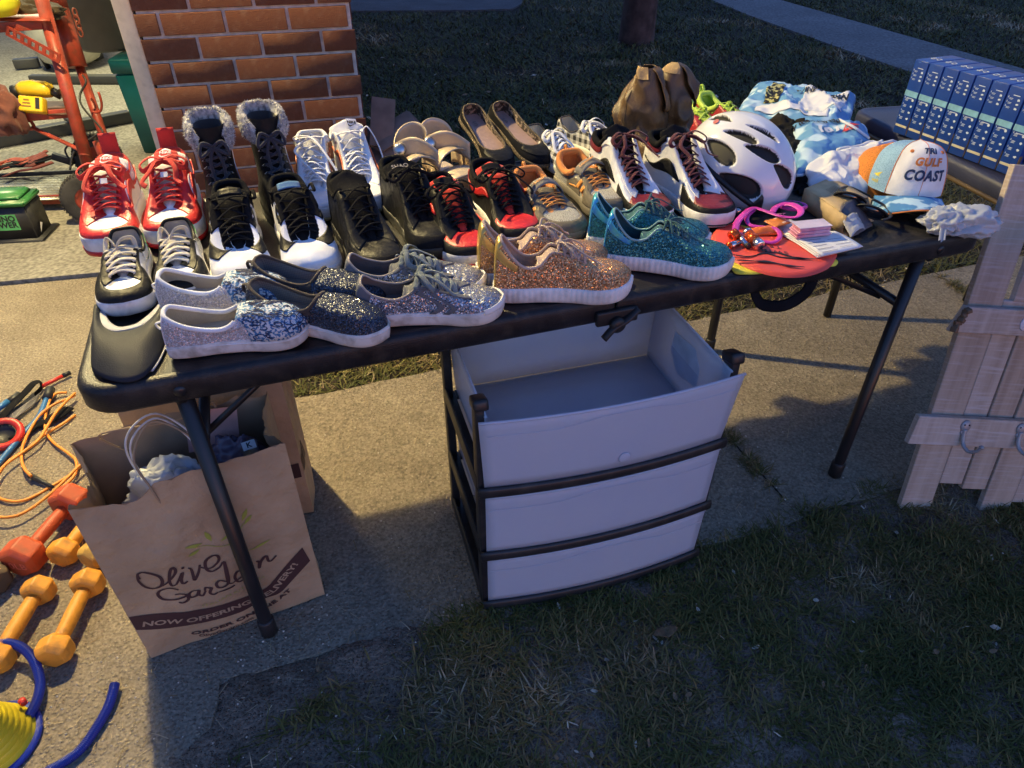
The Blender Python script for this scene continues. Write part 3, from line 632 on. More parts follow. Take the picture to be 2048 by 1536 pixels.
for x0, x1, z0, y, m_, z1 in ((0, .085, 0, .0, wsa, zt), (.089, .152, .098, .004, wsb, .60), (.155, .220, .086, .001, wsa, .60), (.224, .306, .012, -.002, wsa, .62), (.310, .39, .05, .003, wsb, .93), (.394, .475, .02, 0, wsa, .66), (.479, .56, .0, .002, wsb, .90)):
    plank(x0, x1, z0, z1, y, .018, 'plank', m_)
plank(.112, .178, .60, .905, .002, .018, 'plank', wsb)
plank(-.052, .58, .222, .300, -.022, .019, 'rail', wsb, cut=.008)
plank(-.038, .58, .522, .585, -.022, .019, 'rail', wsb, cut=.022)
def hook(x, z):
    b = MB(); y = -.024
    b.lathe([(.001, .005), (.012, .004), (.0135, 0)], 14, M=rotm(R(90), 0, 0, (x, y+.002, z+.008)) @ Matrix.Diagonal((1, 1.25, 1, 1)))
    b.lathe([(.001, .004), (.008, .0035), (.0095, 0)], 12, M=rotm(R(90), 0, 0, (x, y+.002, z-.010)))
    b.tube([(x, y-.001, z), (x, y-.003, z-.022), (x+.002, y-.010, z-.040), (x+.008, y-.026, z-.050), (x+.016, y-.040, z-.042), (x+.020, y-.046, z-.030)], .0045, 8, sm=4, rr=lambda t: .0055-.0015*t)
    b.lathe([(.001, -.006), (.006, -.002), (.006, .002), (.001, .006)], 10, M=rotm(loc=(x+.020, y-.047, z-.027)))
    o_ = b.build('hook', mat('hook_metal', (.42, .42, .45), rough=.5, metal=.4), sr)
    s_ = MB(); 
    for dx, dz in ((-.006, .012), (.006, .012)): s_.lathe([(.0005, .0012), (.002, .001), (.0024, 0)], 8, M=rotm(R(90), 0, 0, (x+dx, y-.0025, z+dz)))
    s_.build('screw', black_r, o_)
hook(.083, .272); hook(.232, .272); hook(.385, .272); hook(.53, .272)
b = MB(); b.lathe([(.001, .002), (.012, .002), (.0135, 0)], 20, M=rotm(R(90), 0, 0, (.140, -.0228, .553)) @ Matrix.Diagonal((1, 1.35, 1, 1))); pv = b.build('painted_oval', mat('white_sign_paint', (.7, .7, .74), rough=.6, var=.15), sr)
letters('P\nB', .0085, mat('sign_lettering', (.2, .17, .2), rough=.7), pv, lambda x, y: (.140+x, -.0252, .553+y), bold=.0004)
letters('B E A C H', .02, mat('sign_white_lettering', (.7, .7, .74), rough=.6), sr, lambda x, y: (.165+x, -.0228, .553+y), align='LEFT', bold=.001) if False else None
b = MB(); b.box((.175, -.0228, .553), (.006, .001, .020)); b.box((.182, -.0228, .5625), (.012, .001, .003)); b.build('painted_letter', MATS['white_sign_paint'], sr)
bkm = MB(); 
for i in range(7): bkm.box((-.034+.003*i, -.028+.002*(i % 3), .53+.008*i), (.010, .016, .012), rot=(i, i*.7, .3), bev=.002)
bkm.build('bark_edge', mat('brown_bark', (.16, .10, .06), rough=.9, bump=.8, bs=60, var=.4), sr)
# ================================================================== shoes
FOOT_LAT = [(0, 0, 0), (.04, .0, .16), (.13, .012, .29), (.25, .14, .345), (.40, .34, .37), (.55, .55, .44), (.70, .735, .5), (.82, .88, .42), (.92, .965, .24), (1, 1.0, 0)]
FOOT_MED = [(0, 0, 0), (.04, .0, .16), (.13, .012, .28), (.25, .14, .325), (.40, .34, .30), (.55, .55, .33), (.70, .735, .43), (.82, .88, .42), (.92, .965, .25), (1, 1.0, 0)]
class Shoe:
    """one shoe; x from heel to toe, y to the wearer's left, z up; w runs 0..2 round it: heel 0, left side .5, toe 1, right side 1.5"""
    def __init__(s, name, label, loc, rz, L=.28, Wd=.10, side=1, rim=None, zs=.026, toe_h=.05, spring=.008, p=.62, q=.8, group=None, cat='shoe', rx=0, ry=0, heel_lift=0):
        s.L, s.W, s.side, s.zs, s.p, s.q, s.spring, s.hl = L, Wd, side, zs, p, q, spring, heel_lift
        s.rim_k = rim; s.o = thing(name, label, cat, loc, rot=(rx, ry, rz), group=group)
    def foot(s, w):
        w %= 2; u = w if w <= 1 else 2-w
        lat = (w <= 1) == (s.side > 0)
        x, y = interp(FOOT_LAT if lat else FOOT_MED, u)
        return x*s.L, y*s.W*(1 if w <= 1 else -1)
    def rim(s, w):
        w %= 2; u = w if w <= 1 else 2-w
        x, y, z = interp(s.rim_k, u)
        return x*s.L, y*s.W*(1 if w <= 1 else -1), z
    def lift(s, x, z):
        t = max(0, (x/s.L-.66)/.34); h = max(0, 1-x/s.L/.5)
        return z+s.spring*t*t+s.hl*h*h
    def S(s, w, v, off=0., inset=0.):
        fx, fy = s.foot(w); rx_, ry_, rz_ = s.rim(w)
        if inset: 
            cx = s.L*.45; fx = cx+(fx-cx)*(1-inset/s.L*2); fy *= (1-inset/s.W*2.2); rx_ = cx+(rx_-cx)*(1-inset/s.L*2*.8); ry_ = ry_*(1-inset/max(abs(ry_), .012)*.9) if abs(ry_) > .004 else ry_
        a = max(0, min(1, v))*math.pi/2
        ca = math.cos(a)**s.p; sa = math.sin(a)**s.q
        u = (w % 2) if (w % 2) <= 1 else 2-(w % 2)
        # heel stays upright: blend to a plainer curve there
        x = rx_+(fx-rx_)*ca; y = ry_+(fy-ry_)*ca; z = s.zs-.004+(rz_-s.zs+.004)*sa
        pt = Vector((x, y, s.lift(x, z)))
        if off:
            e = .004
            q_ = s.S(w+e, v); r_ = s.S(w-e, v); t_ = s.S(w, min(1, v+.03)); b_ = s.S(w, max(0, v-.03))
            n = (q_-r_).cross(t_-b_)
            if n.length > 1e-12: pt -= n.normalized()*off
        return pt
    def upper(s, m, name='upper', nw=96, nv=16, wr=.0005, seed=0):
        b = MB()
        def f(u, v):
            w = u*2; pt = s.S(w, v)
            k = nz(pt.x*45+seed, pt.y*45, pt.z*45)*wr*3
            d = Vector((0, (1 if pt.y >= 0 else -1)*.7, .7)); return pt+d*k
        b.grid(f, nw, nv); s.up = b.build(name, m, s.o); return s.up
    def patch(s, m, w0, w1, lo, hi, off=.0014, name='panel', nu=24, nv=9, parent=None, skew=None):
        lo = lo if callable(lo) else (lambda t, c=lo: c); hi = hi if callable(hi) else (lambda t, c=hi: c)
        b = MB()
        def f(u, v):
            w = w0+(w1-w0)*u
            if skew: w += skew(u, v)
            vv = lo(u)+(hi(u)-lo(u))*v
            return s.S(w, vv, off)
        b.grid(f, nu, nv, th=-(off+.0004) if off > 0 else 0); return b.build(name, m, parent or s.o)
    def both(s, m, w0, w1, lo, hi, **k):
        s.patch(m, w0, w1, lo, hi, **k); f = lambda g: (lambda t: g(1-t)) if callable(g) else g
        sk = k.pop('skew', None)
        s.patch(m, 2-w1, 2-w0, f(lo), f(hi), skew=(lambda u, v: -sk(1-u, v)) if sk else None, **k)
    def sole(s, m, m2=None, h=None, flare=.003, ribs=0, rd=.0012, lip=.0, band=None, n=96):
        h = h or s.zs; b = MB(); n = max(n, ribs*4)
        prof = [(-.010, .0005), (-.002, 0), (.0008, .002), (flare*.8, h*.3), (flare, h*.6), (flare*.8, h-.003), (flare*.3-.0005, h), (-.006, h+.0005)]
        loops = []
        for o_, z in prof:
            l = []
            for k in range(n):
                w = 2*k/n; x, y = s.foot(w); x2, y2 = s.foot(w+.01); x1, y1 = s.foot(w-.01)
                t = Vector((x2-x1, y2-y1)); t = t.normalized() if t.length > 0 else Vector((0, 1)); nx, ny = -t.y, t.x
                # outward side
                if nx*(x-s.L*.5)+ny*y < 0: nx, ny = -nx, -ny
                if w < 1e-6 : nx, ny = -1, 0
                r_ = o_
                if ribs and .002 < z < h-.001: r_ += rd*math.cos(2*math.pi*k/n*ribs)
                X, Yy = x+nx*r_, y+ny*r_
                l.append((X, Yy, s.lift(X, z)))
            loops.append(l)
        vs = [q for l in loops for q in l]
        fs = [(i*n+k, i*n+(k+1) % n, (i+1)*n+(k+1) % n, (i+1)*n+k) for i in range(len(loops)-1) for k in range(n)]
        fs.append(tuple(range(n-1, -1, -1)))
        b.add(vs, fs); s.sl = b.build('sole', m, s.o)
        if m2 is not None:   # outsole sheet of another colour, a thin proud band
            b = MB(); loops = []
            for o_, z in ((-.004, -.0012), (flare*.3+.002, -.001), (flare*.8+.002, h*.22), (flare*.6, h*.24)):
                l = []
                for k in range(n):
                    w = 2*k/n; x, y = s.foot(w); x2, y2 = s.foot(w+.01); x1, y1 = s.foot(w-.01)
                    t = Vector((x2-x1, y2-y1)); t = t.normalized() if t.length > 0 else Vector((0, 1)); nx, ny = -t.y, t.x
                    if nx*(x-s.L*.5)+ny*y < 0: nx, ny = -nx, -ny
                    if w < 1e-6 : nx, ny = -1, 0
                    X, Yy = x+nx*o_, y+ny*o_; l.append((X, Yy, s.lift(X, z)))
                loops.append(l)
            b.add([q for l in loops for q in l], [(i*n+k, i*n+(k+1) % n, (i+1)*n+(k+1) % n, (i+1)*n+k) for i in range(3) for k in range(n)]+[tuple(range(n-1, -1, -1))])
            b.build('outsole', m2, s.o)
        return s.sl
    def stripe(s, m, z, r=.0012, off=.0034):
        b = MB(); pts = []
        for k in range(72):
            w = 2*k/72; x, y = s.foot(w); c = Vector((x-s.L*.5, y)).normalized(); X = x+c.x*off; Y_ = y+c.y*off*1.1; pts.append((X, Y_, s.lift(X, z)))
        b.tube(pts, r, 5, closed=True); b.build('foxing_line', m, s.sl)
    def lining(s, m, w_end=.86, inset=.004, name='lining'):
        b = MB(); b.grid(lambda u, v: s.S(-w_end+2*w_end*(1-u), v*.985, 0, inset), 56, 8)
        b.build(name, m, s.o)
    def insole(s, m, mark=None, z=.006):
        b = MB(); n = 48; vs = [(s.L*.45, 0, s.lift(s.L*.45, s.zs+z-.002))]
        for k in range(n):
            x, y = s.foot(2*k/n); x = s.L*.45+(x-s.L*.45)*.95; y *= .88; vs.append((x, y, s.lift(x, s.zs+z)))
        b.add(vs, [(0, 1+k, 1+(k+1) % n) for k in range(n)]); s.ins = b.build('insole', m, s.o); return s.ins
    def collar(s, m, r=.0035, w_end=.42, name='collar', wmax=None, closed=False):
        b = MB(); N = 60; we = w_end
        pts = [s.S(-we+2*we*i/N, 1) for i in range(N+1)]
        if closed: pts = [s.S(2*i/N, 1) for i in range(N)]
        b.tube(pts, r, 8, closed=closed); b.build(name, m, s.o)
    def tongue(s, m, u_top=.42, u_bot=.74, over=.05, wt=.5, lean=.5, th=.006, label_m=None, arch=.010, m_in=None, curl=0.):
        x0, y0, z0 = s.rim(u_bot); x1, y1, z1 = s.rim(u_top); L_ = s.L
        d = Vector((-lean, 0, 1)).normalized()
        pts = []; N = 16
        for i in range(N+1):
            t = i/N
            u = u_bot+(u_top-u_bot)*t; x, y, z = s.rim(u); pts.append((Vector((x+(.022 if t == 0 else 0), 0, z-(.010 if t == 0 else .003))), abs(y)+.004))
        b0 = pts[-1][0]; tang = (pts[-1][0]-pts[-4][0]).normalized(); M2 = 8
        for i in range(1, M2+1):
            t = i/M2; dd = (tang*(1-t*.6)+d*(t*.6)).normalized(); 
            b0 = b0+dd*(over/M2)+Vector((curl*over/M2*t, 0, -abs(curl)*over/M2*t*.5)); pts.append((b0, max(wt*s.W*.5, pts[N][1])*(1 if t < .8 else math.sqrt(max(.05, 1-((t-.8)/.22)**2)))))
        n = len(pts)-1; wid = [p_[1] for p_ in pts]
        for i in range(N, n+1):
            if i < N+3: wid[i] = pts[N][1]+(wid[i]-pts[N][1])*(i-N)/3
        def f(u, v):
            i = min(n, int(round(u*n))); c_, w_ = pts[i][0], wid[i]; y = (v-.5)*2*w_
            return Vector((c_.x-arch*.3*(y/max(w_, .001))**2, y, s.lift(c_.x, c_.z)-arch*(y/max(w_, .001))**2+.002))
        b = MB(); b.grid(f, n, 8, th=-th); s.tg = b.build('tongue', m, s.o); s._tf = f; s._tn = n
        if label_m is not None:
            lb = MB(); lb.grid(lambda u, v: f(.80+.15*u, .5+(v-.5)*.62)+Vector((.0006, 0, .0010)), 3, 6, th=.0014); s.tl = lb.build('tongue_label', label_m, s.tg)
        return s.tg
    def eyelet(s, u, sd, v=.93, off=.0015): return s.S(u if sd > 0 else 2-u, v, off)
    def laces(s, m, u0=.46, u1=.72, rows=6, w=.0032, flat=.35, bow=True, cross=True, arch=.010, seed=1, loose=0., ends=True):
        rs = random.Random(seed); b = MB(); w *= 1.12; flat *= .72; arch *= .6
        us = [u1+(u0-u1)*i/(rows-1) for i in range(rows)]
        for i, u in enumerate(us):
            A_ = s.eyelet(u, 1); B_ = s.eyelet(u, -1); mid = (A_+B_)/2; mid.z += arch+loose*rs.random()*.01
            ta = s.rim(u)[2]; mid.z = max(mid.z, s.lift(mid.x, ta)+.006)
            if not cross or i == 0: b.tube([A_-Vector((0, 0, .003)), A_+Vector((0, 0, .001)), mid, B_+Vector((0, 0, .001)), B_-Vector((0, 0, .003))], w, 6, sm=4, flat=flat)
            if cross and i < rows-1:
                C_ = s.eyelet(us[i+1], -1); D_ = s.eyelet(us[i+1], 1)
                for X_, Y_, dz in ((A_, C_, .0), (B_, D_, .0025)):
                    mm = (X_+Y_)/2; zt_ = s.lift(mm.x, s.rim((u+us[i+1])/2)[2])+.007+dz+loose*rs.random()*.012; mm.z = max(mm.z+arch*.7, zt_)
                    b.tube([X_-Vector((0, 0, .003)), X_+Vector((0, 0, .0015)), mm, Y_+Vector((0, 0, .0015)), Y_-Vector((0, 0, .003))], w, 6, sm=4, flat=flat)
        lo = b.build('laces', m, s.o); s.lc = lo
        if bow:
            k = MB(); A_ = s.eyelet(us[-1], 1); B_ = s.eyelet(us[-1], -1); c_ = (A_+B_)/2; c_.z = max(c_.z+arch, s.lift(c_.x, s.rim(us[-1])[2])+.010); c_.x += .004
            for sd in (1, -1):
                r1 = rs.uniform(.8, 1.2); W_ = s.W*.42*r1
                E1 = s.eyelet(us[-1], sd)
                k.tube([E1, (E1+c_)/2+Vector((0, 0, .004)), c_], w, 6, sm=4, flat=flat)
                k.tube([c_, c_+Vector((.006, sd*W_*.5, .010)), c_+Vector((.016*rs.uniform(.5, 1.5), sd*W_, -.002)), c_+Vector((.026, sd*W_*.85, -.012)), c_+Vector((.018, sd*W_*.35, .0)), c_+Vector((.002, 0, .001))], w, 6, sm=5, flat=flat)
                if ends: k.tube([c_, c_+Vector((.018, sd*W_*.3, .004)), c_+Vector((.040, sd*W_*.6*r1, -.008)), c_+Vector((.062*r1, sd*W_*rs.uniform(.5, 1), -.024)), c_+Vector((.075*r1, sd*W_*rs.uniform(.4, 1.1), -.030))], w*.9, 6, sm=5, flat=flat)
            k.lathe([(.001, -.006), (.006, -.003), (.006, .003), (.001, .006)], 8, M=rotm(loc=c_)); k.build('bow', m, lo)
    def text_side(s, body, h, m, w, v, sd=1, off=.0022, name='lettering', **k):
        "lettering lying on the side surface, reading front to back; sd chooses side"
        w_ = w if sd > 0 else 2-w; c_ = s.S(w_, v, off); e = .02
        tx = (s.S(w_+e, v, off)-s.S(w_-e, v, off)).normalized(); ty = (s.S(w_, min(1, v+.05), off)-s.S(w_, v-.05, off)).normalized()
        if sd > 0: tx = -tx
        return letters(body, h, m, s.up, lambda x, y: c_+tx*x+ty*y, name=name, **k)
def tick(s, m, w0, w1, v0, v1, sd, name='side_tick', off=.0024):
    "a curved tick mark on the side"
    def lo(t): return v0+(v1-v0)*(1.9*(t-.42)**2*(1 if t > .42 else 1.4))*1.0
    def hi(t): th = .30*math.sin(math.pi*min(1, t*1.15+.02))**1.0*(1-t)**.55+.012; return lo(t)+th*.85
    a, b_ = (w0, w1) if sd > 0 else (2-w0, 2-w1)
    # t=0 hook (toward the toe), t=1 thin tail (toward the heel)
    s.patch(m, b_, a, lo, hi, off=off, name=name, nu=22, nv=4)
RIMS = dict(
 low=[(0, .035, 0, .088), (.10, .05, .20, .086), (.20, .12, .29, .070), (.32, .26, .31, .060), (.42, .37, .27, .070), (.47, .42, .22, .082), (.55, .50, .17, .076), (.66, .60, .135, .066), (.75, .66, .10, .058), (.82, .675, .045, .055), (1, .68, 0, .055)],
 mid=[(0, .02, 0, .118), (.10, .045, .19, .116), (.20, .12, .27, .104), (.32, .24, .28, .098), (.42, .345, .25, .118), (.48, .40, .20, .118), (.56, .49, .16, .096), (.66, .585, .13, .075), (.75, .655, .10, .060), (.82, .675, .045, .055), (1, .68, 0, .055)],
 high=[(0, .03, 0, .140), (.10, .05, .20, .140), (.20, .12, .29, .132), (.30, .22, .30, .132), (.38, .29, .28, .152), (.44, .34, .22, .152), (.54, .45, .16, .112), (.66, .57, .13, .082), (.75, .65, .10, .062), (.82, .675, .045, .056), (1, .68, 0, .055)],
 slip=[(0, .025, 0, .080), (.10, .045, .20, .077), (.22, .15, .31, .064), (.34, .28, .33, .054), (.44, .40, .32, .050), (.52, .485, .31, .057), (.60, .515, .24, .065), (.72, .522, .14, .069), (.85, .524, .06, .070), (1, .524, 0, .070)],
 runner=[(0, .045, 0, .105), (.10, .06, .17, .100), (.20, .13, .26, .078), (.30, .22, .28, .062), (.40, .33, .26, .066), (.46, .40, .21, .084), (.54, .47, .14, .080), (.66, .57, .10, .070), (.75, .64, .07, .062), (.82, .66, .03, .060), (1, .665, 0, .060)],
 flat=[(0, .03, 0, .058), (.10, .05, .22, .055), (.22, .15, .34, .046), (.34, .30, .35, .040), (.48, .46, .35, .036), (.58, .58, .38, .036), (.68, .68, .33, .038), (.78, .74, .22, .040), (.88, .765, .10, .042), (1, .77, 0, .043)],
)
def rimk(kind, L, s=1., sz=None): 
    f = (L/.285) if sz is None else sz
    return [(a, x, y*s, z*f) for a, x, y, z in RIMS[kind]]
def place(toe, head, L, z=TZ):
    "heel position and heading for a shoe whose toe touches the table at the point seen at `toe`; head: degrees away from straight towards the front edge"
    t = P(toe[0]+3, toe[1]+9, z); an = TANG-math.pi/2+R(head); d = Vector((math.cos(an), math.sin(an), 0)); return t-d*L, an
GT = {}
# ---- red and white sneakers
for i, (toe, hd, side, lab) in enumerate((((225, 509), -1, -1, 'red and white sneaker with red laces nearest the left edge of the table'), ((346, 493), -2, 1, 'red and white sneaker with red laces standing beside the furry boots'))):
    L = .292; loc, an = place(toe, hd, L); s = Shoe('red_sneaker', lab, loc, an, L, .119, side, rimk('mid', L), zs=.038, group='red and white sneakers')
    s.upper(white_l); s.sole(white_r, red_l, flare=.004); s.lining(white_f); s.insole(white_f)
    s.patch(red_l, .64, 1.36, .0, lambda t: .72-.22*math.sin(math.pi*t)**1.2, name='mudguard', nu=48)
    s.both(red_l, .34, .82, lambda t: .22+.34*t, 1.0, name='eyestay')
    s.both(white_l, .46, .62, .30, lambda t: .46+.16*math.sin(3.14*t), name='side_inset', off=.0022)
    s.patch(red_l, -.17, .17, .0, .98, name='heel_counter')
    for sd in (1, -1): tick(s, red_l, .17, .68, .28, .72, sd)
    s.collar(red_f, .0045, .40); s.tongue(white_f, over=.050, wt=.66, label_m=red_f, arch=.012, th=.010)
    s.laces(red_f, rows=7, w=.0056, flat=.3, seed=i+1, arch=.012)
    f = s._tf
    letters('NIKE', .007, white_f, s.tl, lambda x, y: f(.885-y*2.4+.0, .5+x*8.)+Vector((.0024, 0, .0042)), bold=.0004, sub=1) if False else None
    c_ = f(.885, .5); tx = (f(.885, .6)-f(.885, .4)).normalized(); ty = (f(.93, .5)-f(.84, .5)).normalized(); nn = tx.cross(ty)
    letters('NIKE', .008, white_f, s.tl, lambda x, y: c_+tx*x*-1*-1+ty*(y+.006)+nn*.0032, bold=.0004)
    letters('\u2713', .001, white_f, s.tl, lambda x, y: c_) if False else None
    tm = MB(); tm.add([c_+tx*x+ty*y+nn*.0032 for x, y in [(-.014, -.002), (-.012, -.006), (-.006, -.008), (.014, .001), (-.004, -.0045), (-.009, -.004), (-.011, .001)]], [(0, 1, 5, 6), (1, 2, 4, 5), (2, 3, 4)], smooth=False); tm.build('tick_mark', white_f, s.tl)
    b = MB(); b.grid(lambda u, v: Vector((.006-.016*v, (u-.5)*.036, .112+.052*v)), 3, 6, th=.003); b.build('pull_tab', red_f, s.o)
    b = MB(); cc = s.S(.58, .93); dd = s.S(1.42, .93); mm = (cc+dd)/2; b.box((mm.x, 0, max(mm.z, s.rim(.58)[2])+.020), (.012, .014, .0015), rot=(0, R(40), 0)); b.build('lace_badge', white_l, s.lc)
# ---- black white green sneakers
green_l = leather('green_leather', (.02, .22, .07))
grey_f = fabric('grey_fabric', (.42, .39, .37)); cream_f = fabric('cream_fabric', (.60, .54, .42))
for i, (toe, hd, side, lab) in enumerate((((257, 631), 2, -1, 'black white and green sneaker, left of its pair, in front of the red sneakers'), ((364, 606), 1, 1, 'black white and green sneaker, right of its pair, its heel touching the red sneaker'))):
    L = .242; loc, an = place(toe, hd, L); s = Shoe('court_sneaker', lab, loc, an, L, .099, side, rimk('low', L), zs=.028, group='black white and green sneakers')
    s.upper(white_l); s.sole(white_r, flare=.004); s.lining(grey_f); s.insole(grey_f)
    s.patch(black_l, .62, 1.38, .0, lambda t: .76-.13*math.sin(math.pi*t)**1.1, name='mudguard', nu=48)
    s.both(black_l, .40, .80, lambda t: .60+.1*t, 1.0, name='eyestay'); s.both(white_l, .26, .40, .1, 1.0, name='side_stripe', off=.002)
    s.both(green_l, .14, .34, .05, .55, name='green_panel', off=.0016); s.patch(black_l, -.14, .14, .0, .98, name='heel_counter')
    s.collar(black_l, .0035, .40); s.tongue(grey_f, over=.046, wt=.60, arch=.010, th=.008, lean=.35)
    s.laces(cream_f, rows=5, w=.0055, flat=.4, seed=i+9, arch=.010, bow=False, loose=.4)
    b = MB(); A_ = s.eyelet(.46, 1); B_ = s.eyelet(.46, -1)
    b.tube([A_, A_+Vector((-.012, -.004, .016)), A_+Vector((.004, -.02, .022)), A_+Vector((.016, -.03, .012))], .0042, 6, sm=5, flat=.4)
    b.build('lace_end', cream_f, s.lc); b = MB(); b.tube([B_, B_+Vector((-.014, .004, .014)), B_+Vector((-.004, .012, .024)), B_+Vector((.006, .02, .012))], .0042, 6, sm=5, flat=.4); b.build('lace_end', cream_f, s.lc)
    if i == 1: s.text_side('PUMA', .011, black_l, .36, .74, 1, off=.0045, bold=.0004)
# ---- black and white running sneakers
for i, (toe, hd, side, lab) in enumerate((((495, 581), 1, -1, 'black and white running shoe with rounded white toe, left of its pair'), ((632, 561), 4, 1, 'black and white running shoe with blue tongue badge, right of its pair'))):
    L = .285; loc, an = place(toe, hd, L); s = Shoe('running_shoe', lab, loc, an, L, .120, side, rimk('mid', L), zs=.022, group='black and white running shoes')
    s.upper(white_f, wr=.0008); s.sole(white_r, black_r, flare=.004); s.lining(black_f); s.insole(black_f)
    s.both(black_f, .30, .60, .62, 1.0, name='collar_panel'); s.both(black_l, .56, .80, lambda t: .02+.60*t, lambda t: .35+.62*t, name='side_band'); s.patch(black_f, -.32, .32, .5, .99, name='heel_panel')
    for k in range(2): s.both(black_l, .40+.07*k, .52+.07*k, lambda t, k=k: .25+.35*t, lambda t, k=k: .34+.35*t+.05*math.sin(3*t), name='side_stripe', nv=2, off=.0018)
    s.collar(black_f, .006, .42); s.tongue(black_f, over=.036, wt=.6, arch=.010, th=.010, label_m=fabric('blue_tag', (.05, .16, .35)) if i else black_l)
    s.laces(black_f, rows=6, w=.0036, flat=.45, seed=i+19, arch=.010, bow=False, loose=.3)
    b = MB(); b.tube([s.S(.30, 1.0), s.S(.34, 1)+Vector((.004, .010, .020)), s.S(.38, 1)+Vector((.016, .014, .004)), s.S(.4, .8, .004)], .0035, 6, sm=5, flat=.4); b.build('lace_end', black_f, s.lc); b = MB(); b.tube([s.S(-.34, 1), s.S(-.36, 1)+Vector((.010, -.008, .016)), s.S(-.42, .9, .006)], .0035, 6, sm=5, flat=.4); b.build('lace_end', black_f, s.lc)
# ---- white high tops
for i, (toe, hd, side, lab) in enumerate((((642, 440), -5, -1, 'white high top sneaker with open collar and loose laces, left of its pair'), ((742, 424), 2, 1, 'white high top sneaker with tongue standing up, right of its pair'))):
    L = .290; loc, an = place(toe, hd, L); s = Shoe('white_high_top', lab, loc, an, L, .104, side, rimk('high', L, 1.15, .86), zs=.030, group='white high top sneakers')
    s.upper(white_l); s.sole(white_r, mat('gum', (.45, .33, .14), rough=.5), flare=.004); s.lining(white_f); s.insole(white_f)
    s.patch(white_l, .66, 1.34, .0, lambda t: .55-.2*math.sin(math.pi*t), name='toe_cap'); s.both(white_l, .34, .80, lambda t: .55+.1*t, 1.0, name='eyestay'); s.patch(white_l, -.2, .2, 0, .7, name='heel_counter')
    for sd in (1, -1): tick(s, leather('rust_tick', (.55, .10, .03)), .22, .66, .25, .5, sd)
    s.collar(white_f, .005, .37)
    s.tongue(white_f, u_top=.40, over=.034 if i else .0, wt=.78, arch=.012, th=.008, lean=.45)
    s.laces(white_f, u0=.44, rows=8 if i else 7, w=.0042, flat=.4, seed=i+29, arch=.008, bow=False, loose=.6)
    f = s._tf
    if i:
        c_ = f(.86, .66); tx = (f(.86, .8)-f(.86, .5)).normalized(); ty = (f(.92, .66)-f(.80, .66)).normalized(); nn = tx.cross(ty)
        b = MB(); b.add([c_+tx*x+ty*y+nn*.0022 for x, y in ((-.012, -.014), (.012, -.014), (.012, .014), (-.012, .014))], [(0, 1, 2, 3)], smooth=False); lb = b.build('tongue_label', white_f, s.tg)
        letters('NIKE', .007, black_l, lb, lambda x, y: c_+tx*x+ty*(y+.004)+nn*.0028, bold=.0004)
        tm = MB(); tm.add([c_+tx*x+ty*y+nn*.0028 for x, y in [(-.010, -.001), (-.009, -.006), (-.005, -.008), (.010, .001), (-.003, -.004), (-.006, -.0045), (-.008, -.001)]], [(0, 1, 5, 6), (1, 2, 4, 5), (2, 3, 4)], smooth=False); tm.build('tick_mark', black_l, lb)
    else:
        letters('NIKE', .014, black_l, s.ins, lambda x, y: Vector((s.L*.2-y, x, s.zs+.0075)), bold=.0005)
        b = MB(); A_ = s.eyelet(.5, 1); b.tube([A_, A_+Vector((-.02, -.03, .02)), A_+Vector((.02, -.06, .012)), A_+Vector((.06, -.05, .004)), A_+Vector((.10, -.02, -.02)), A_+Vector((.13, .02, -.05))], .0032, 6, sm=6, flat=.4)
        b.build('lace_end', white_f, s.lc); b = MB(); b.tube([s.eyelet(.46, -1), s.eyelet(.46, -1)+Vector((-.01, -.01, .01)), s.eyelet(.46, -1)+Vector((.03, .03, .02)), s.eyelet(.46, -1)+Vector((.09, .06, -.005)), s.eyelet(.46, -1)+Vector((.15, .09, -.05))], .0032, 6, sm=6, flat=.4); b.build('lace_end', white_f, s.lc)
    if i:
        b = MB(); A_ = s.eyelet(.44, 1); b.tube([A_, A_+Vector((.0, .014, .012)), A_+Vector((.02, .03, -.02)), A_+Vector((.05, .036, -.06)), A_+Vector((.10, .03, -.11))], .003, 6, sm=6, flat=.4); b.build('lace_end', white_f, s.lc)
# ---- all black mid tops
for i, (toe, hd, side, lab) in enumerate((((780, 560), 8, -1, 'all black mid top sneaker, left of its pair, behind the grey glitter sneakers'), ((882, 516), 7, 1, 'all black mid top sneaker, right of its pair, tongue flopped open'))):
    L = .295; loc, an = place(toe, hd, L); s = Shoe('black_mid_top', lab, loc, an, L, .110, side, rimk('mid', L, 1.05), zs=.026, group='all black mid top sneakers')
    s.upper(black_l, wr=.001); s.sole(black_r, flare=.003); s.lining(black_f); s.insole(black_f); s.patch(black_f, .66, 1.34, .0, .45, name='toe_cap'); s.both(black_l, .36, .80, .6, 1.0, name='eyestay'); s.patch(black_l, -.2, .2, 0, .7, name='heel_counter')
    s.collar(black_f, .007, .42); s.tongue(black_f, over=.055, wt=.7, th=.012, curl=.25 if i else 0, lean=.2); s.laces(black_f, rows=6, w=.003, flat=.5, seed=i+39, bow=bool(i), loose=.3, ends=False)
    if i:
        f = s._tf; c_ = f(.84, .45); tx = (f(.84, .8)-f(.84, .2)).normalized(); ty = (f(.92, .5)-f(.80, .5)).normalized(); nn = tx.cross(ty)
        letters('SHAQ', .010, mat('dim_print', (.35, .3, .26), rough=.6), s.tg, lambda x, y: c_+tx*x+ty*y+nn*.0028, bold=.0002)
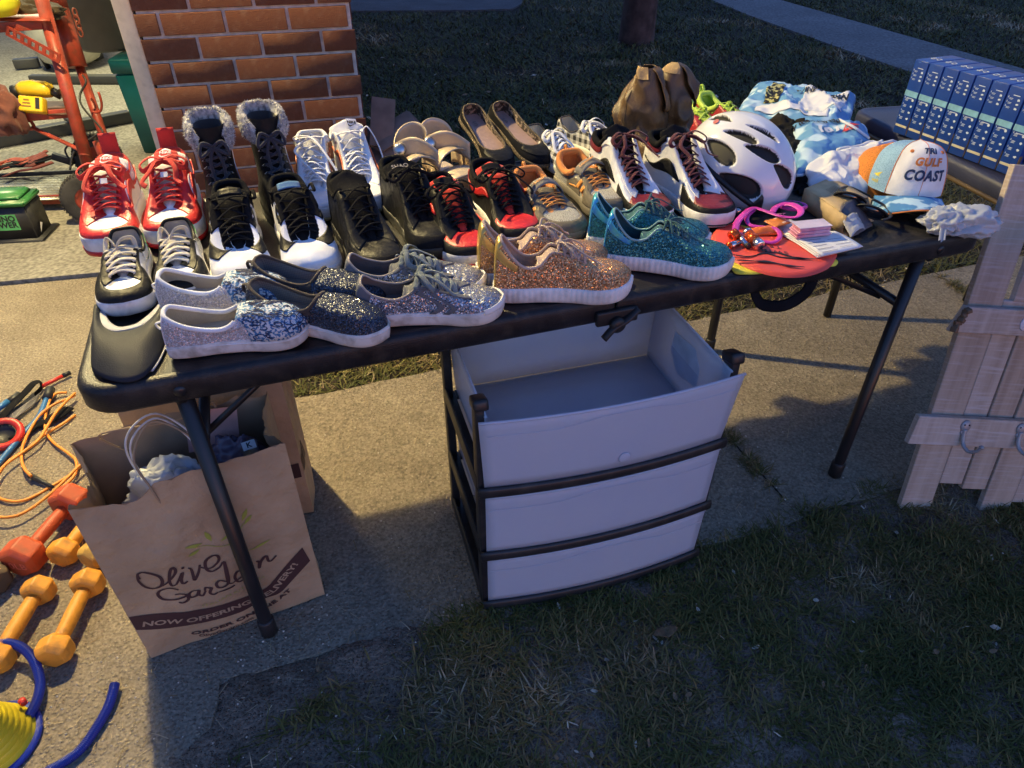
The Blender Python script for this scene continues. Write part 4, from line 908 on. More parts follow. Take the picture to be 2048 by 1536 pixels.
# ---- black and red sneakers
for i, (toe, hd, side, lab) in enumerate((((956, 530), 4, -1, 'black and red sneaker with a red side tick, left of its pair'), ((1050, 492), 3, 1, 'black and red sneaker partly behind the rose gold shoe, right of its pair'))):
    L = .272; loc, an = place(toe, hd, L); s = Shoe('black_red_sneaker', lab, loc, an, L, .112, side, rimk('mid', L, 1.05, .88), zs=.026, group='black and red sneakers')
    s.upper(black_l); s.sole(white_r, red_l, flare=.004); s.lining(black_f); s.insole(black_f)
    s.patch(red_l, .74, 1.26, .36, .96, name='toe_box', off=.0016); s.patch(black_l, .64, 1.36, .0, lambda t: .50-.14*math.sin(math.pi*t), name='mudguard', nu=48, off=.002); s.both(black_l, .36, .80, .6, 1.0, name='eyestay', off=.002)
    for sd in (1, -1): tick(s, red_l, .12, .54, .22, .74, sd, off=.0030)
    s.collar(black_f, .0055, .42); s.tongue(red_f, over=.040, wt=.62, th=.010, label_m=black_f); s.laces(black_f, rows=7, w=.0036, flat=.45, seed=i+49, loose=.5)
# ---- grey and orange hikers
hik = fabric('hiker_grey', (.16, .135, .105)); hikl = leather('hiker_suede', (.12, .10, .075), rough=.8); org = fabric('orange_lining', (.62, .22, .05)); hmesh = mat('hiker_mesh', (.05, .05, .05), rough=.8, kind='mesh', bs=420, col2=(.42, .4, .36))
orl = mat('orange_trim', (.6, .24, .05), rough=.6)
for i, (toe, hd, side, lab) in enumerate((((1142, 484), 3, -1, 'grey trail shoe with orange lining and strap lettering, left of its pair'), ((1232, 436), 4, 1, 'grey trail shoe with orange lining, right of its pair beside the maroon high top'))):
    L = .262; loc, an = place(toe, hd, L); s = Shoe('trail_shoe', lab, loc, an, L, .110, side, rimk('low', L, 1.05), zs=.026, group='grey trail shoes')
    s.upper(hmesh); s.sole(mat('hiker_sole', (.16, .14, .11), rough=.7), flare=.004); s.lining(org); s.insole(org)
    s.patch(hikl, .66, 1.34, .0, lambda t: .70-.22*math.sin(math.pi*t), name='toe_cap', off=.003); s.patch(hik, -.36, .36, .35, .99, name='heel_panel', off=.002)
    s.both(hikl, .36, .56, .0, .40, name='side_overlay', off=.002); s.both(hikl, .56, .74, .5, 1.0, name='eyestay', off=.002)
    for k in range(3): s.both(orl, .50+.07*k, .54+.07*k, .18, lambda t, k=k: .62-.05*k, name='orange_piping', off=.0026, nu=3, skew=lambda u, v: .06*v)
    s.both(orl, .40, .50, .12, .17, name='orange_piping', off=.0032, nv=1)
    s.collar(org, .008, .44); s.tongue(hik, over=.022, wt=.55, th=.010)
    s.laces(orl, u0=.58, u1=.72, rows=4, w=.0016, flat=1, bow=False, seed=i+59)
    b = MB(); b.grid(lambda u, v: s.S(.50 if False else .44+.0*u, .95)*0+(s.S(.45+.10*v, .62, .004)*(1-u)+s.S(2-(.45+.10*v), .62, .004)*u)+Vector((0, 0, .030*math.sin(math.pi*u)**.6)), 16, 4, th=.0022); st = b.build('strap', mat('strap_grey', (.17, .16, .155), rough=.7), s.o)
    g = lambda u, v: (s.S(.45+.10*v, .62, .004)*(1-u)+s.S(2-(.45+.10*v), .62, .004)*u)+Vector((0, 0, .030*math.sin(math.pi*u)**.6))
    c_ = g(.72, .5); tx = (g(.62, .5)-g(.82, .5)).normalized(); ty = (g(.72, .0)-g(.72, 1)).normalized(); nn = tx.cross(ty)
    letters('MERRELL', .0075, orl, st, lambda x, y: c_-tx*x+ty*y+(nn if nn.z > 0 else -nn)*.0012, bold=.0003)
    b = MB(); b.tube([(.004, 0, .09*L/.285), (-.008, .0, .10*L/.285), (-.010, 0, .088*L/.285)], .004, 6, sm=4, flat=.4); b.build('pull_tab', orl, s.o)
# ---- maroon and white high tops
maroon = leather('maroon_leather', (.16, .012, .022)); mar_f = fabric('maroon_lace', (.075, .008, .018))
for i, (toe, hd, side, lab) in enumerate((((1318, 452), 3, -1, 'maroon and white high top with dark red laces, left of its pair'), ((1445, 452), 5, 1, 'maroon and white high top with dark red laces next to the helmet'))):
    L = .298; loc, an = place(toe, hd, L); s = Shoe('maroon_high_top', lab, loc, an, L, .108, side, rimk('high', L, 1.05, .93), zs=.034, group='maroon and white high tops')
    s.upper(white_l); s.sole(white_r, flare=.004); s.stripe(black_r, .006, .0016)
    s.lining(black_f); s.insole(black_f)
    s.patch(maroon, .76, 1.24, .30, .97, name='toe_box', off=.0014); s.patch(black_l, .60, 1.40, .0, lambda t: .42-.12*math.sin(math.pi*t), name='mudguard', nu=48, off=.002)
    s.patch(maroon, -.34, .34, .52, .99, name='ankle_panel', off=.002); s.both(white_l, .34, .80, lambda t: .66+.08*t, 1.0, name='eyestay', off=.0026)
    for sd in (1, -1): tick(s, black_l, .18, .55, .18, .42, sd, off=.0028)
    s.collar(black_f, .008, .40); s.tongue(black_f, u_top=.40, over=.034, wt=.66, th=.012); s.laces(mar_f, u0=.44, rows=8, w=.0042, flat=.4, seed=i+69, loose=.5, arch=.010)
# ---- front row, side on. heading chosen from heel and toe points
def pair_side(name, heel, toe, L, **k):
    h = P(heel[0], heel[1], TZ); t = P(toe[0], toe[1], TZ); d = (t-h); an = math.atan2(d.y, d.x); L = L or d.length; return h, an, L
silverg = mat('silver_fabric', (.52, .50, .50), rough=.5, kind='glitter', bs=900, col2=(.68, .62, .66), metal=.35)
printm = mat('blue_print', (.62, .64, .66), rough=.8, col2=(.05, .17, .36), vs=230, cs=(.46, .54), detail=2, bump=.4, bs=800)
for i, (heel, toe, side, lab) in enumerate((((347, 702), (618, 672), 1, 'silver slip on shoe with blue patterned front, nearest the camera'), ((337, 622), (560, 612), -1, 'silver slip on shoe with blue patterned front, half hidden behind its mate'))):
    h, an, L = pair_side('s', heel, toe, .222); s = Shoe('silver_slip_on', lab, h, an, L, .090, side, rimk('slip', L, 1, .95), zs=.024, p=.80, q=.92, spring=.007, group='silver slip on shoes')
    s.upper(silverg); s.sole(dirty_r, flare=.0025); s.lining(fabric('beige_lining', (.40, .35, .27))); s.insole(fabric('beige_lining', (.40, .35, .27)))
    s.patch(printm, .58, 1.42, .02, 1.0, name='patterned_vamp', nu=36, off=.0014, skew=lambda u, v: (.0 if abs(u-.5) < .01 else (-.10 if u > .5 else .10)*0)); s.patch(white_l, -.10, .10, 0, .96, name='heel_strip')
    # line drawing over the print
    ol = MB(); rs_ = random.Random(4+i)
    for k in range(150):
        w_ = rs_.uniform(.62, 1.38); v_ = rs_.uniform(.08, .9); r_ = rs_.uniform(.012, .035); a0 = rs_.uniform(0, 6)
        ol.tube([s.S(w_+r_*math.cos(a0+t*.9), min(.97, max(.03, v_+2.2*r_*math.sin(a0+t*.9))), .0022) for t in range(5)], .0007, 4, sm=2)
    ol.build('outline_print', mat('navy_print', (.01, .02, .07), rough=.6), s.o)['kind'] = 'stuff'
    s.collar(white_f, .004, .56); s.stripe(white_r, .019, .0014, off=.0022)
    s.both(silverg, .44, .56, .5, 1.0, name='elastic_gore', off=.002)
    b = MB(); b.tube([(-.002, 0, .074*L/.285), (-.012, 0, .070*L/.285), (-.008, 0, .058*L/.285), (0, 0, .056*L/.285)], .004, 6, sm=3, flat=.3); b.build('pull_tab', white_f, s.o)
dglit = mat('dark_glitter', (.008, .008, .012), rough=.3, kind='glitter', bs=760, col2=(.10, .12, .17), metal=.55); brn = fabric('brown_trim', (.045, .032, .026))
for i, (heel, toe, side, lab) in enumerate((((517, 640), (780, 682), 1, 'black glitter slip on with scuffed white sole, front one of its pair'), ((524, 592), (748, 620), -1, 'black glitter slip on behind its mate at the table front'))):
    h, an, L = pair_side('s', heel, toe, .250); s = Shoe('glitter_slip_on', lab, h, an, L, .083, side, rimk('slip', L, 1, .98), zs=.025, p=.82, q=.92, spring=.006, group='black glitter slip ons')
    s.upper(dglit); s.sole(dirty_r, flare=.0025); s.stripe(dirty_r, .020, .0014, off=.0022); s.lining(mat('check_lining', (.10, .10, .11), rough=.8, kind='gingham', bs=90, col2=(.2, .19, .18))); s.insole(fabric('brown_insole', (.20, .13, .09)))
    s.both(brn, .44, .52, .5, 1.0, name='elastic_gore', off=.0016); s.collar(brn, .0035, .99); s.patch(brn, -.06, .06, 0, .98, name='heel_strip')
    b = MB(); b.tube([(.002, 0, .078*L/.285), (-.012, 0, .080*L/.285), (-.012, 0, .066*L/.285), (0, 0, .060*L/.285)], .005, 6, sm=3, flat=.3); b.build('pull_tab', brn, s.o)
gglit = mat('grey_glitter', (.06, .07, .10), rough=.3, kind='glitter', bs=640, col2=(.62, .64, .72), metal=.6); gsu = leather('grey_suede', (.115, .12, .135), rough=.85)
for i, (heel, toe, side, lab) in enumerate((((722, 640), (1003, 628), 1, 'grey glitter lace up sneaker, front one of its pair at the table edge'), ((700, 592), (960, 585), -1, 'grey glitter lace up sneaker, rear one of its pair'))):
    h, an, L = pair_side('s', heel, toe, .252); s = Shoe('grey_glitter_sneaker', lab, h, an, L, .092, side, rimk('low', L, 1.0, .90), zs=.026, p=.78, q=.88, spring=.010, group='grey glitter sneakers')
    s.upper(gglit); s.sole(dirty_r, flare=.003); s.stripe(white_r, .021, .0012, off=.0026); s.lining(fabric('taupe_lining', (.14, .11, .10))); s.insole(fabric('taupe_lining', (.14, .11, .10)))
    s.patch(gsu, -.20, .20, lambda t: .45, .99, name='heel_counter'); s.both(gsu, .38, .80, lambda t: .74-.06*math.sin(2*t), 1.0, name='eyestay', off=.002)
    for k in range(2): s.both(gsu, .50+.07*k, .535+.07*k, .02, .74, name='side_stripe', nu=4, off=.002, skew=lambda u, v: .05*math.sin(v*6))
    s.collar(fabric('beige_edge', (.36, .30, .26)), .0022, .44); s.tongue(gsu, over=.014, wt=.5, th=.004); s.laces(fabric('grey_lace', (.17, .20, .20)), rows=6, w=.0045, flat=.35, seed=i+79, arch=.012, loose=.5)
    b = MB(); e_ = s.S(.42, .88, .003); b.tube([e_+Vector((.0045*math.cos(t), 0, .0045*math.sin(t))) for t in np.linspace(0, 6.28, 12, endpoint=False)], .0012, 6, closed=True); b.build('eyelet', metal_m, s.o)
    cap_ = s.patch(white_r, .80, 1.20, -.0, .16, name='toe_bumper', off=.004)
rglit = mat('rose_glitter', (.36, .11, .03), rough=.3, kind='glitter', bs=640, col2=(.95, .58, .30), metal=.6); goldf = mat('gold_foil', (.70, .48, .14), rough=.3, metal=.55, bump=.4, bs=80); nude = fabric('nude_fabric', (.52, .38, .30))
for i, (heel, toe, side, lab) in enumerate((((990, 592), (1262, 590), 1, 'rose gold glitter running shoe with ribbed white sole, front one of its pair'), ((958, 562), (1215, 548), -1, 'rose gold glitter running shoe, rear one of its pair'))):
    h, an, L = pair_side('s', heel, toe, .250); s = Shoe('rose_glitter_runner', lab, h, an, L, .090, side, rimk('runner', L, 1.0, 1.14), zs=.031, p=.76, q=.88, spring=.012, group='rose gold glitter runners')
    s.upper(rglit); s.sole(white_r, flare=.004, ribs=64, rd=.0010, n=256); s.lining(nude); s.insole(nude)
    s.patch(goldf, -.12, .12, .0, .99, name='heel_counter'); s.both(goldf, .12, .26, .52, .80, name='heel_tab', off=.0018); s.collar(nude, .003, .8); s.tongue(nude, over=.012, wt=.4, th=.004)
    s.laces(nude, u0=.50, rows=5, w=.0022, flat=.9, seed=i+89, arch=.014, loose=.8)
tglit = mat('teal_glitter', (.006, .05, .07), rough=.3, kind='glitter', bs=700, col2=(.08, .36, .40), metal=.6)
holo = mat('holographic_foil', (.03, .22, .75), rough=.22, metal=.25, col2=(.10, .55, .40), vs=30); tealf = fabric('teal_fabric', (.02, .10, .12))
for i, (heel, toe, side, lab) in enumerate((((1208, 522), (1455, 552), 1, 'teal glitter running shoe with shiny blue heel, front one of its pair'), ((1176, 488), (1375, 500), -1, 'teal glitter running shoe with shiny blue heel, rear one of its pair'))):
    h, an, L = pair_side('s', heel, toe, .245); s = Shoe('teal_glitter_runner', lab, h, an, L, .092, side, rimk('runner', L, 1.0, 1.06), zs=.031, p=.76, q=.88, spring=.012, group='teal glitter runners')
    s.upper(tglit); s.sole(white_r, flare=.004, ribs=64, rd=.0010, n=256); s.lining(tealf); s.insole(tealf)
    s.patch(holo, -.12, .12, .0, .99, name='heel_counter'); s.both(holo, .12, .30, .50, .78, name='heel_tab', off=.0018); s.collar(fabric('teal_edge', (.25, .42, .42)), .0022, .8); s.tongue(tealf, over=.02, wt=.5, th=.005)
    s.laces(tealf, u0=.50, rows=5, w=.002, flat=.9, seed=i+95, arch=.010, loose=.4)
# ---- gingham sneakers, at the back edge
ging = mat('gingham', (.70, .68, .62), rough=.85, kind='gingham', bs=14, col2=(.03, .03, .035))
for i, (toe, hd, side, lab) in enumerate((((1158, 352), 12, -1, 'black and white gingham sneaker with white laces, left of its pair'), ((1240, 326), 20, 1, 'black and white gingham sneaker with white laces, right of its pair'))):
    L = .235; loc, an = place(toe, hd, L); loc = loc+Vector((0, 0, .006))
    s = Shoe('gingham_sneaker', lab, loc, an, L, .088, side, rimk('low', L, 1., .85), zs=.022, group='gingham sneakers')
    s.upper(ging); s.sole(mat('cream_rubber', (.62, .58, .45), rough=.6), flare=.003); s.lining(cream_f); s.insole(cream_f); s.collar(fabric('dark_edge', (.05, .04, .04)), .002, .42); s.tongue(ging, over=.015, wt=.5, th=.003)
    s.laces(white_f, rows=5, w=.0045, flat=.35, seed=i+101, arch=.006, loose=.2)
# ---- black flats tipped heel up against the back edge
espa = mat('jute_edge', (.035, .025, .018), rough=.9, bump=1, bs=300, col2=(.2, .15, .09), vs=300); tan = leather('tan_insole', (.30, .20, .17))
for i, (toe, hd, side, lab) in enumerate((((1012, 362), 8, 1, 'black flat shoe tipped up with its heel in the air, left of its pair'), ((1092, 350), 17, -1, 'black flat shoe tipped up with its heel in the air, right of its pair'))):
    L = .245; an = TANG-math.pi/2+R(hd); t_ = P(toe[0], toe[1], TZ); tilt = R(19)
    d = Vector((math.cos(an)*math.cos(tilt), math.sin(an)*math.cos(tilt), -math.sin(tilt))); loc = t_-d*L; loc.z += .012
    s = Shoe('black_flat', lab, loc, an, L, .088, side, rimk('flat', L, 1.), zs=.014, spring=.004, group='black flats', ry=tilt)
    s.upper(black_f); s.sole(espa, flare=.003); s.lining(mat('leopard_lining', (.30, .22, .16), rough=.8, col2=(.03, .02, .015), vs=110, cs=(.45, .52))); s.insole(tan, z=.004); s.collar(espa, .0025, .99); s.patch(black_l, .70, 1.30, .55, 1.0, name='vamp_band', off=.002)
    letters('S', .02, mat('insole_print', (.2, .13, .11), rough=.7), s.ins, lambda x, y: Vector((s.L*.2-y, x, s.zs+.0055)))
# ---- lime shoes at the back
lime = mat('lime_lining', (.42, .60, .05), rough=.6, bump=.3, bs=300, col2=(.5, .66, .12)); crim = leather('crimson', (.32, .02, .03))
for i, (toe, hd, side, lab) in enumerate((((1440, 300), 0, -1, 'lime green lined sports shoe behind the helmet, left of its pair'), ((1502, 285), 6, 1, 'lime green lined sports shoe behind the helmet, right of its pair with a heel loop'))):
    L = .25; loc, an = place(toe, hd, L); loc = loc+Vector((0, 0, .0)); s = Shoe('lime_shoe', lab, loc, an, L, .090, side, rimk('low', L, 1.05, 1.0), zs=.026, group='lime shoes')
    s.upper(crim); s.sole(crim, flare=.003); s.lining(lime); s.insole(lime); s.collar(lime, .008, .46); s.tongue(lime, over=.02, wt=.55); s.patch(lime, -.3, .3, .55, 1, name='heel_panel')
    b = MB(); b.tube([(.01, .0, .085), (-.004, 0, .108), (-.014, 0, .104), (-.006, 0, .080)], .005, 6, sm=4, flat=.4); b.build('heel_loop', lime, s.o); s.laces(lime, rows=4, w=.0025, bow=False)
# ================================================================== boots by stacked rings
def ring_boot(root, keys, m, wr=.003, name='upper', n=40, nz_=26, seed=0, fold=0., zf=26):
    "keys (z, x back, x front, half width)"
    b = MB(); z0, z1 = keys[0][0], keys[-1][0]
    def f(u, v):
        z = z0+(z1-z0)*v; xb, xf, hw = interp(keys, z); a = 2*math.pi*u
        cx = (xb+xf)/2; rx_ = (xf-xb)/2; ex = .8
        c_, s_ = math.cos(a), math.sin(a)
        x = cx-rx_*math.copysign(abs(c_)**ex, c_); y = hw*math.copysign(abs(s_)**.85, s_)*(1-.12*max(0, -c_))
        k = wr*nz(x*18+seed, y*18, z*zf)*(1+fold*v)+wr*.45*nz(x*45, y*45+seed, z*zf*2.2)+(wr*.9*(.5-2.0*abs(nz(x*16+seed*3, y*16, z*zf*1.3+x*22)))*min(1, z*9) if wr > .01 else 0)
        return Vector((x+k*(-c_), y+k*s_, z+.3*k))
    b.grid(f, n, nz_); return b.build(name, m, root), f
fur = mat('grey_fur', (.26, .25, .24), rough=1, bump=1, bs=260, var=.5, vs=90, sheen=.5)
for i, (hp, an_, side, lab) in enumerate((((458, 408), -68, -1, 'black laced winter boot with grey fur cuff, left of its pair'), ((550, 388), -64, 1, 'black laced winter boot with grey fur cuff, right of its pair'))):
    an = R(an_); loc = P(hp[0], hp[1], TZ)+Vector((0, 0, 0)); r_ = thing('winter_boot', lab, 'boot', loc, an, 'fur topped winter boots')
    L = .26
    keys = [(.0, 0, L, .042), (.02, -.002, L+.002, .045), (.045, .0, L-.006, .044), (.065, .004, L*.88, .040), (.085, .008, L*.66, .036), (.10, .008, L*.52, .034), (.13, .004, L*.46, .034), (.17, .0, L*.42, .035), (.205, -.002, L*.41, .036)]
    o_, f = ring_boot(r_, keys, black_l, wr=.0025, seed=i)
    b = MB(); b.lathe([(.001, 0)], 4) if False else None
    b.grid(lambda u, v: (lambda q: Vector((q.x+(.004 if q.x > L/2 else -.004)*1, q.y*1.06, -.001+.020*v)))(f(u, .04)), 40, 2); b.build('sole', black_r, r_)
    # fur cuff: a thick roll round the shaft, open at the front, made of tufts
    b = MB(); rsx = random.Random(i+5)
    def cuff(u, v):
        a = .62+(2*math.pi-1.24)*u; a += math.pi; q0 = f((a/(2*math.pi)) % 1, 1.0)
        cx = L*.23; d = Vector((q0.x-cx, q0.y, 0)).normalized(); ph = v*2*math.pi
        end = 1-.35*abs(2*u-1)**6
        k = 1+.22*nz(q0.x*70+3*v, q0.y*70, v*5+i)
        return Vector((q0.x, q0.y, .192))+d*(.005+.011*math.cos(ph)*k*end)+Vector((0, 0, .026*math.sin(ph)*k*end-.022*abs(2*u-1)**3))
    b.grid(cuff, 70, 18); cf = b.build('fur_cuff', fur, r_)
    tv = []; tf = []
    for k in range(5200):
        u, v = rsx.random(), rsx.random(); q = cuff(u, v); q2 = cuff(u, v+.02); q3 = cuff(min(1, u+.01), v); n_ = (q3-q).cross(q2-q)
        if n_.length < 1e-12: continue
        n_.normalize(); c0 = Vector((L*.21, 0, .192)); 
        if n_.dot(q-Vector((c0.x+(q.x-c0.x)*.8, c0.y+(q.y)*.8, .192))) < 0: n_ = -n_
        t_ = Vector((rsx.gauss(0, 1), rsx.gauss(0, 1), rsx.gauss(0, 1)-.8)).normalized(); d = (n_+t_*.8).normalized()*rsx.uniform(.002, .0055); w_ = t_.cross(n_).normalized()*.0009 if t_.cross(n_).length > 1e-6 else Vector((.001, 0, 0))
        k0 = len(tv); tv += [q-w_, q+w_, q+d]; tf.append((k0, k0+1, k0+2))
    b = MB(); b.add(tv, tf, smooth=False); ft = b.build('fur_tufts', mat('fur_tuft', (.16, .155, .15), rough=.9, col2=(.66, .64, .60), vs=85, cs=(.38, .56)), cf); ft['kind'] = 'stuff'
    b = MB(); b.grid(lambda u, v: (lambda q: Vector((L*.23+(q.x-L*.23)*.82, q.y*.82, .198-.08*v)))(f(u, 1)), 40, 4); b.grid(lambda u, v: (lambda q: Vector((L*.23+(q.x-L*.23)*.82*v, q.y*.82*v, .125)))(f(u, 1)), 24, 2); b.build('lining', fabric('dark_lining', (.03, .03, .035)), r_)
    # lace ladder up the front
    b = MB(); rows = 8; blf = fabric('blue_grey_lace', (.028, .03, .045)); pts_ = []
    for k in range(rows):
        z = .070+.0145*k; xb, xf, hw = interp(keys, z); x = xf+.003-.002; w_ = .018+.003*k/rows
        pts_.append((Vector((x-.006, w_, z)), Vector((x-.006, -w_, z)), x+.005, z))
    for k in range(rows-1):
        a_, b2, x, z = pts_[k]; c2, d2, x2, z2 = pts_[k+1]
        b.tube([a_, Vector(((x+x2)/2+.002, 0, (z+z2)/2)), d2], .0032, 6, sm=3); b.tube([b2, Vector(((x+x2)/2+.006, 0, (z+z2)/2)), c2], .0032, 6, sm=3)
    a_ = pts_[-1][0]; b2 = pts_[-1][1]; c_ = Vector((pts_[-1][2]+.006, 0, pts_[-1][3]))
    for sd in (1, -1):
        b.tube([c_, c_+Vector((.01, sd*.02, .012)), c_+Vector((.012, sd*.028, -.016)), c_], .0034, 6, sm=4); b.tube([c_, c_+Vector((.01, sd*.012, -.03)), c_+Vector((.014, sd*.01, -.07))], .0034, 6, sm=4)
    b.build('laces', blf, r_)
    b = MB()
    for k in range(7):
        for sd in (0, 1):
            p_ = pts_[k][sd]; b.tube([p_+Vector((.0, (1-2*sd)*.002, -.003)), p_+Vector((.004, (1-2*sd)*.009, 0)), p_+Vector((0, (1-2*sd)*.002, .003))], .001, 5)
    b.build('lace_hooks', metal_m, r_)['kind'] = 'stuff'
    b = MB(); b.grid(lambda u, v: Vector((interp(keys, .07+.10*v)[1]+.0015-.004*(2*u-1)**2, (u-.5)*.040, .07+.10*v)), 6, 14, th=.002); b.build('tongue', black_f, r_)
    b = MB(); q = [f(.28+.0*t, .30+.62*t)+Vector((0, .002 if side > 0 else .002, 0)) for t in np.linspace(0, 1, 12)]; b.tube(q, .0012, 5); b.build('zip', metal_m, r_)
brownl = mat('brown_suede', (.075, .04, .016), rough=.5, bump=.5, bs=300, var=.3, vs=14, col2=(.135, .078, .032), cs=(.4, .7))
for i, (hp, an_, lab) in enumerate((((1250, 306), -66, 'brown slouchy leather boot with its shaft folded over, left of its pair'), ((1308, 292), -64, 'brown slouchy leather boot behind its mate, napped top showing'))):
    an = R(an_); loc = P(hp[0], hp[1], TZ); r_ = thing('slouch_boot', lab, 'boot', loc, an, 'brown slouchy boots'); L = .25
    keys = [(0, 0, L, .040), (.03, -.002, L, .043), (.045, .0, L*.92, .040), (.062, .0, L*.66, .042), (.08, -.006, L*.50, .052), (.115, -.008, L*.47, .056), (.155, .0, L*.43, .049), (.195, .014, L*.37, .036), (.222, .030, L*.31, .020), (.230, .05, L*.25, .006)]
    o_, f = ring_boot(r_, keys, brownl, wr=.015, n=80, nz_=60, seed=i*7+2, zf=11)
    b = MB(); b.grid(lambda u, v: (lambda q: Vector((q.x, q.y*1.06, -.001+.022*v)))(f(u, .04)), 40, 2); b.build('sole', mat('brown_sole', (.06, .04, .03), rough=.7), r_)
    # folded-over cuff flap, draped down one side
    def flap(u, v):
        a = .06+.40*u; q = f(a % 1, 1-.42*v); top = f(a % 1, .93)
        out = Vector((0, 1, 0)) if q.y > 0 else Vector((0, -1, 0)); c_ = Vector((L*.25, 0, q.z)); d = (q-c_); d.z = 0; d.normalize()
        return q+d*(.006+.010*math.sin(v*2.6)+.007*nz(u*5+i, v*4, 3))+Vector((0, 0, .004*math.sin(u*14)*v))
    b = MB(); b.grid(flap, 30, 16, th=.002); b.build('folded_cuff', brownl, r_)
    b = MB(); b.grid(lambda u, v: f(.55+.4*u, .90+.10*v)+Vector((0, 0, .003)), 14, 6); b.build('napped_top', mat('tan_nap', (.34, .23, .11), rough=1, bump=1, bs=500), r_)
    b = MB(); b.tube([f(.22, t)+Vector((0, -.0, 0)) for t in np.linspace(.1, .8, 20)], .0012, 5); b.tube([f(.72, t) for t in np.linspace(.1, .8, 20)], .0012, 5); b.build('seam', mat('seam_thread', (.07, .045, .02), rough=.8), r_)
# ================================================================== gold sandals
gold = mat('gold_leather', (.50, .39, .27), rough=.42, metal=.35, bump=.4, bs=160, var=.15, col2=(.62, .50, .36))
for i, (toe, hd, side, lab) in enumerate((((862, 425), -2, -1, 'metallic gold strap sandal with a round stud, left of its pair'), ((948, 404), 8, 1, 'metallic gold strap sandal with its ankle strap curling up, right of its pair'))):
    L = .245; loc, an = place(toe, hd, L); s = Shoe('gold_sandal', lab, loc, an, L, .095, side, rimk('flat', L), zs=.026, spring=.006, group='gold sandals', cat='sandal')
    s.sole(mat('sandal_sole', (.30, .20, .12), rough=.7), flare=.002); s.insole(gold, z=.003)
    def band(x0, x1, hgt, wv, nm='strap', dz=0, sk=0):
        b = MB(); b.grid(lambda u, v: Vector(((x0+(x1-x0)*v)*L+sk*(u-.5)+.006*math.sin(3*u+i), -(wv*s.W)*math.cos(math.pi*u)*(1+.08*math.sin(math.pi*u)), .022+hgt*math.sin(math.pi*u)**.55+dz*v+.004*nz(u*4, v*3, i))), 22, 5, th=.0028); return b.build(nm, gold, s.o)
    band(.58, .86, .042, .50, sk=.02); band(.30, .54, .068, .47, sk=-.025, dz=.010)
    b = MB(); b.grid(lambda u, v: Vector((L*(.10+.02*math.sin(u*6)) - (.045 if i == 0 else .03)*math.sin(math.pi*u), .042*math.cos(math.pi*u)*1.0,   .062+.042*v+.034*math.sin(math.pi*u+(.0 if i else .5)))), 24, 5, th=.0028); b.build('ankle_strap', gold, s.o)
    for yq in (.040, -.040): b = MB(); b.grid(lambda u, v: Vector((L*(.04+.30*u), yq*(1+.1*math.sin(3*u)), .024+.075*v*(1-.25*u)+.01*math.sin(u*3))), 10, 6, th=.003); b.build('heel_quarter', gold, s.o)
    b = MB(); b.grid(lambda u, v: Vector((L*(.16+.34*u)+.01, -.043+.086*u*(1 if i == 0 else .96), .066+.044*v+.022*math.sin(math.pi*u)+.0*v)), 18, 5, th=.0028); cs_ = b.build('cross_strap', gold, s.o)
    st = Vector((L*(.22 if i == 0 else .2)+.012, -.030, .101)); b = MB(); b.lathe([(.0145, -.002), (.0145, .002), (.011, .005), (.005, .0068), (.0005, .007)], 18, M=rotm(0, R(60), R(-15), st+Vector((.004, -.006, .0)))); b.build('stud', metal_m, s.o)
# ================================================================== bicycle helmet
def ray(px, py):
    u = px-1024; v = 768-py; return Vector((u, _f*_c+v*_s, v*_c-_f*_s)).normalized()
HC = P(1468, 384, TZ)+Vector((0, 0, .062)); HR = Euler((R(-24), R(20), R(-58))).to_matrix(); HD = Vector((.146, .108, .118))
hel = thing('bike_helmet', 'glossy white bicycle helmet with black vents beside the maroon high tops', 'helmet', HC, rot=HR.to_euler())
def hdir(px, py):
    d = HR.transposed() @ ray(px, py); o = HR.transposed() @ (Vector((0, 0, CAMH))-HC)
    A = sum((d[i]/HD[i])**2 for i in range(3)); B = 2*sum(d[i]*o[i]/HD[i]**2 for i in range(3)); C = sum((o[i]/HD[i])**2 for i in range(3))-1
    D = B*B-4*A*C; t = (-B-math.sqrt(max(D, 0)))/(2*A); p = o+d*t
    return Vector((p[i]/HD[i] for i in range(3))).normalized()
vents = [((1437, 300), (1412, 278), .34, .16), ((1481, 269), (1455, 262), .30, .085), ((1528, 304), (1502, 294), .32, .11), ((1478, 372), (1448, 356), .38, .19), ((1572, 352), (1552, 332), .32, .15), ((1528, 262), (1505, 252), .30, .06)]
VT = []
for c_, e_, a_, b_ in vents:
    c = hdir(*c_); t = hdir(*e_)-c; t = (t-c*t.dot(c)).normalized(); VT.append((c, t, c.cross(t), a_, b_))
for sy in (1, -1):    # vents on the side turned away
    for (x_, y_, z_) in ((.5, .75*sy, .45), (-.1, .8*sy, .55), (-.6, .55*sy, .5)):
        c = Vector((x_, y_, z_)).normalized()
        if all((c-v_[0]).length > .55 for v_ in VT): t = Vector((1, 0, 0)); t = (t-c*t.dot(c)).normalized(); VT.append((c, t, c.cross(t), .3, .1))
def vdepth(d):
    m = 0
    for c, t, s_, a_, b_ in VT:
        if d.dot(c) < .6: continue
        x = d.dot(t)/a_; y = d.dot(s_)/(b_*(1-.35*x)); q = x*x+abs(y)**1.8
        m = max(m, max(0, min(1, (1.18-q)/.42)))
    return m
b = MB(); NU, NV = 380, 150
vs = []; dep = []
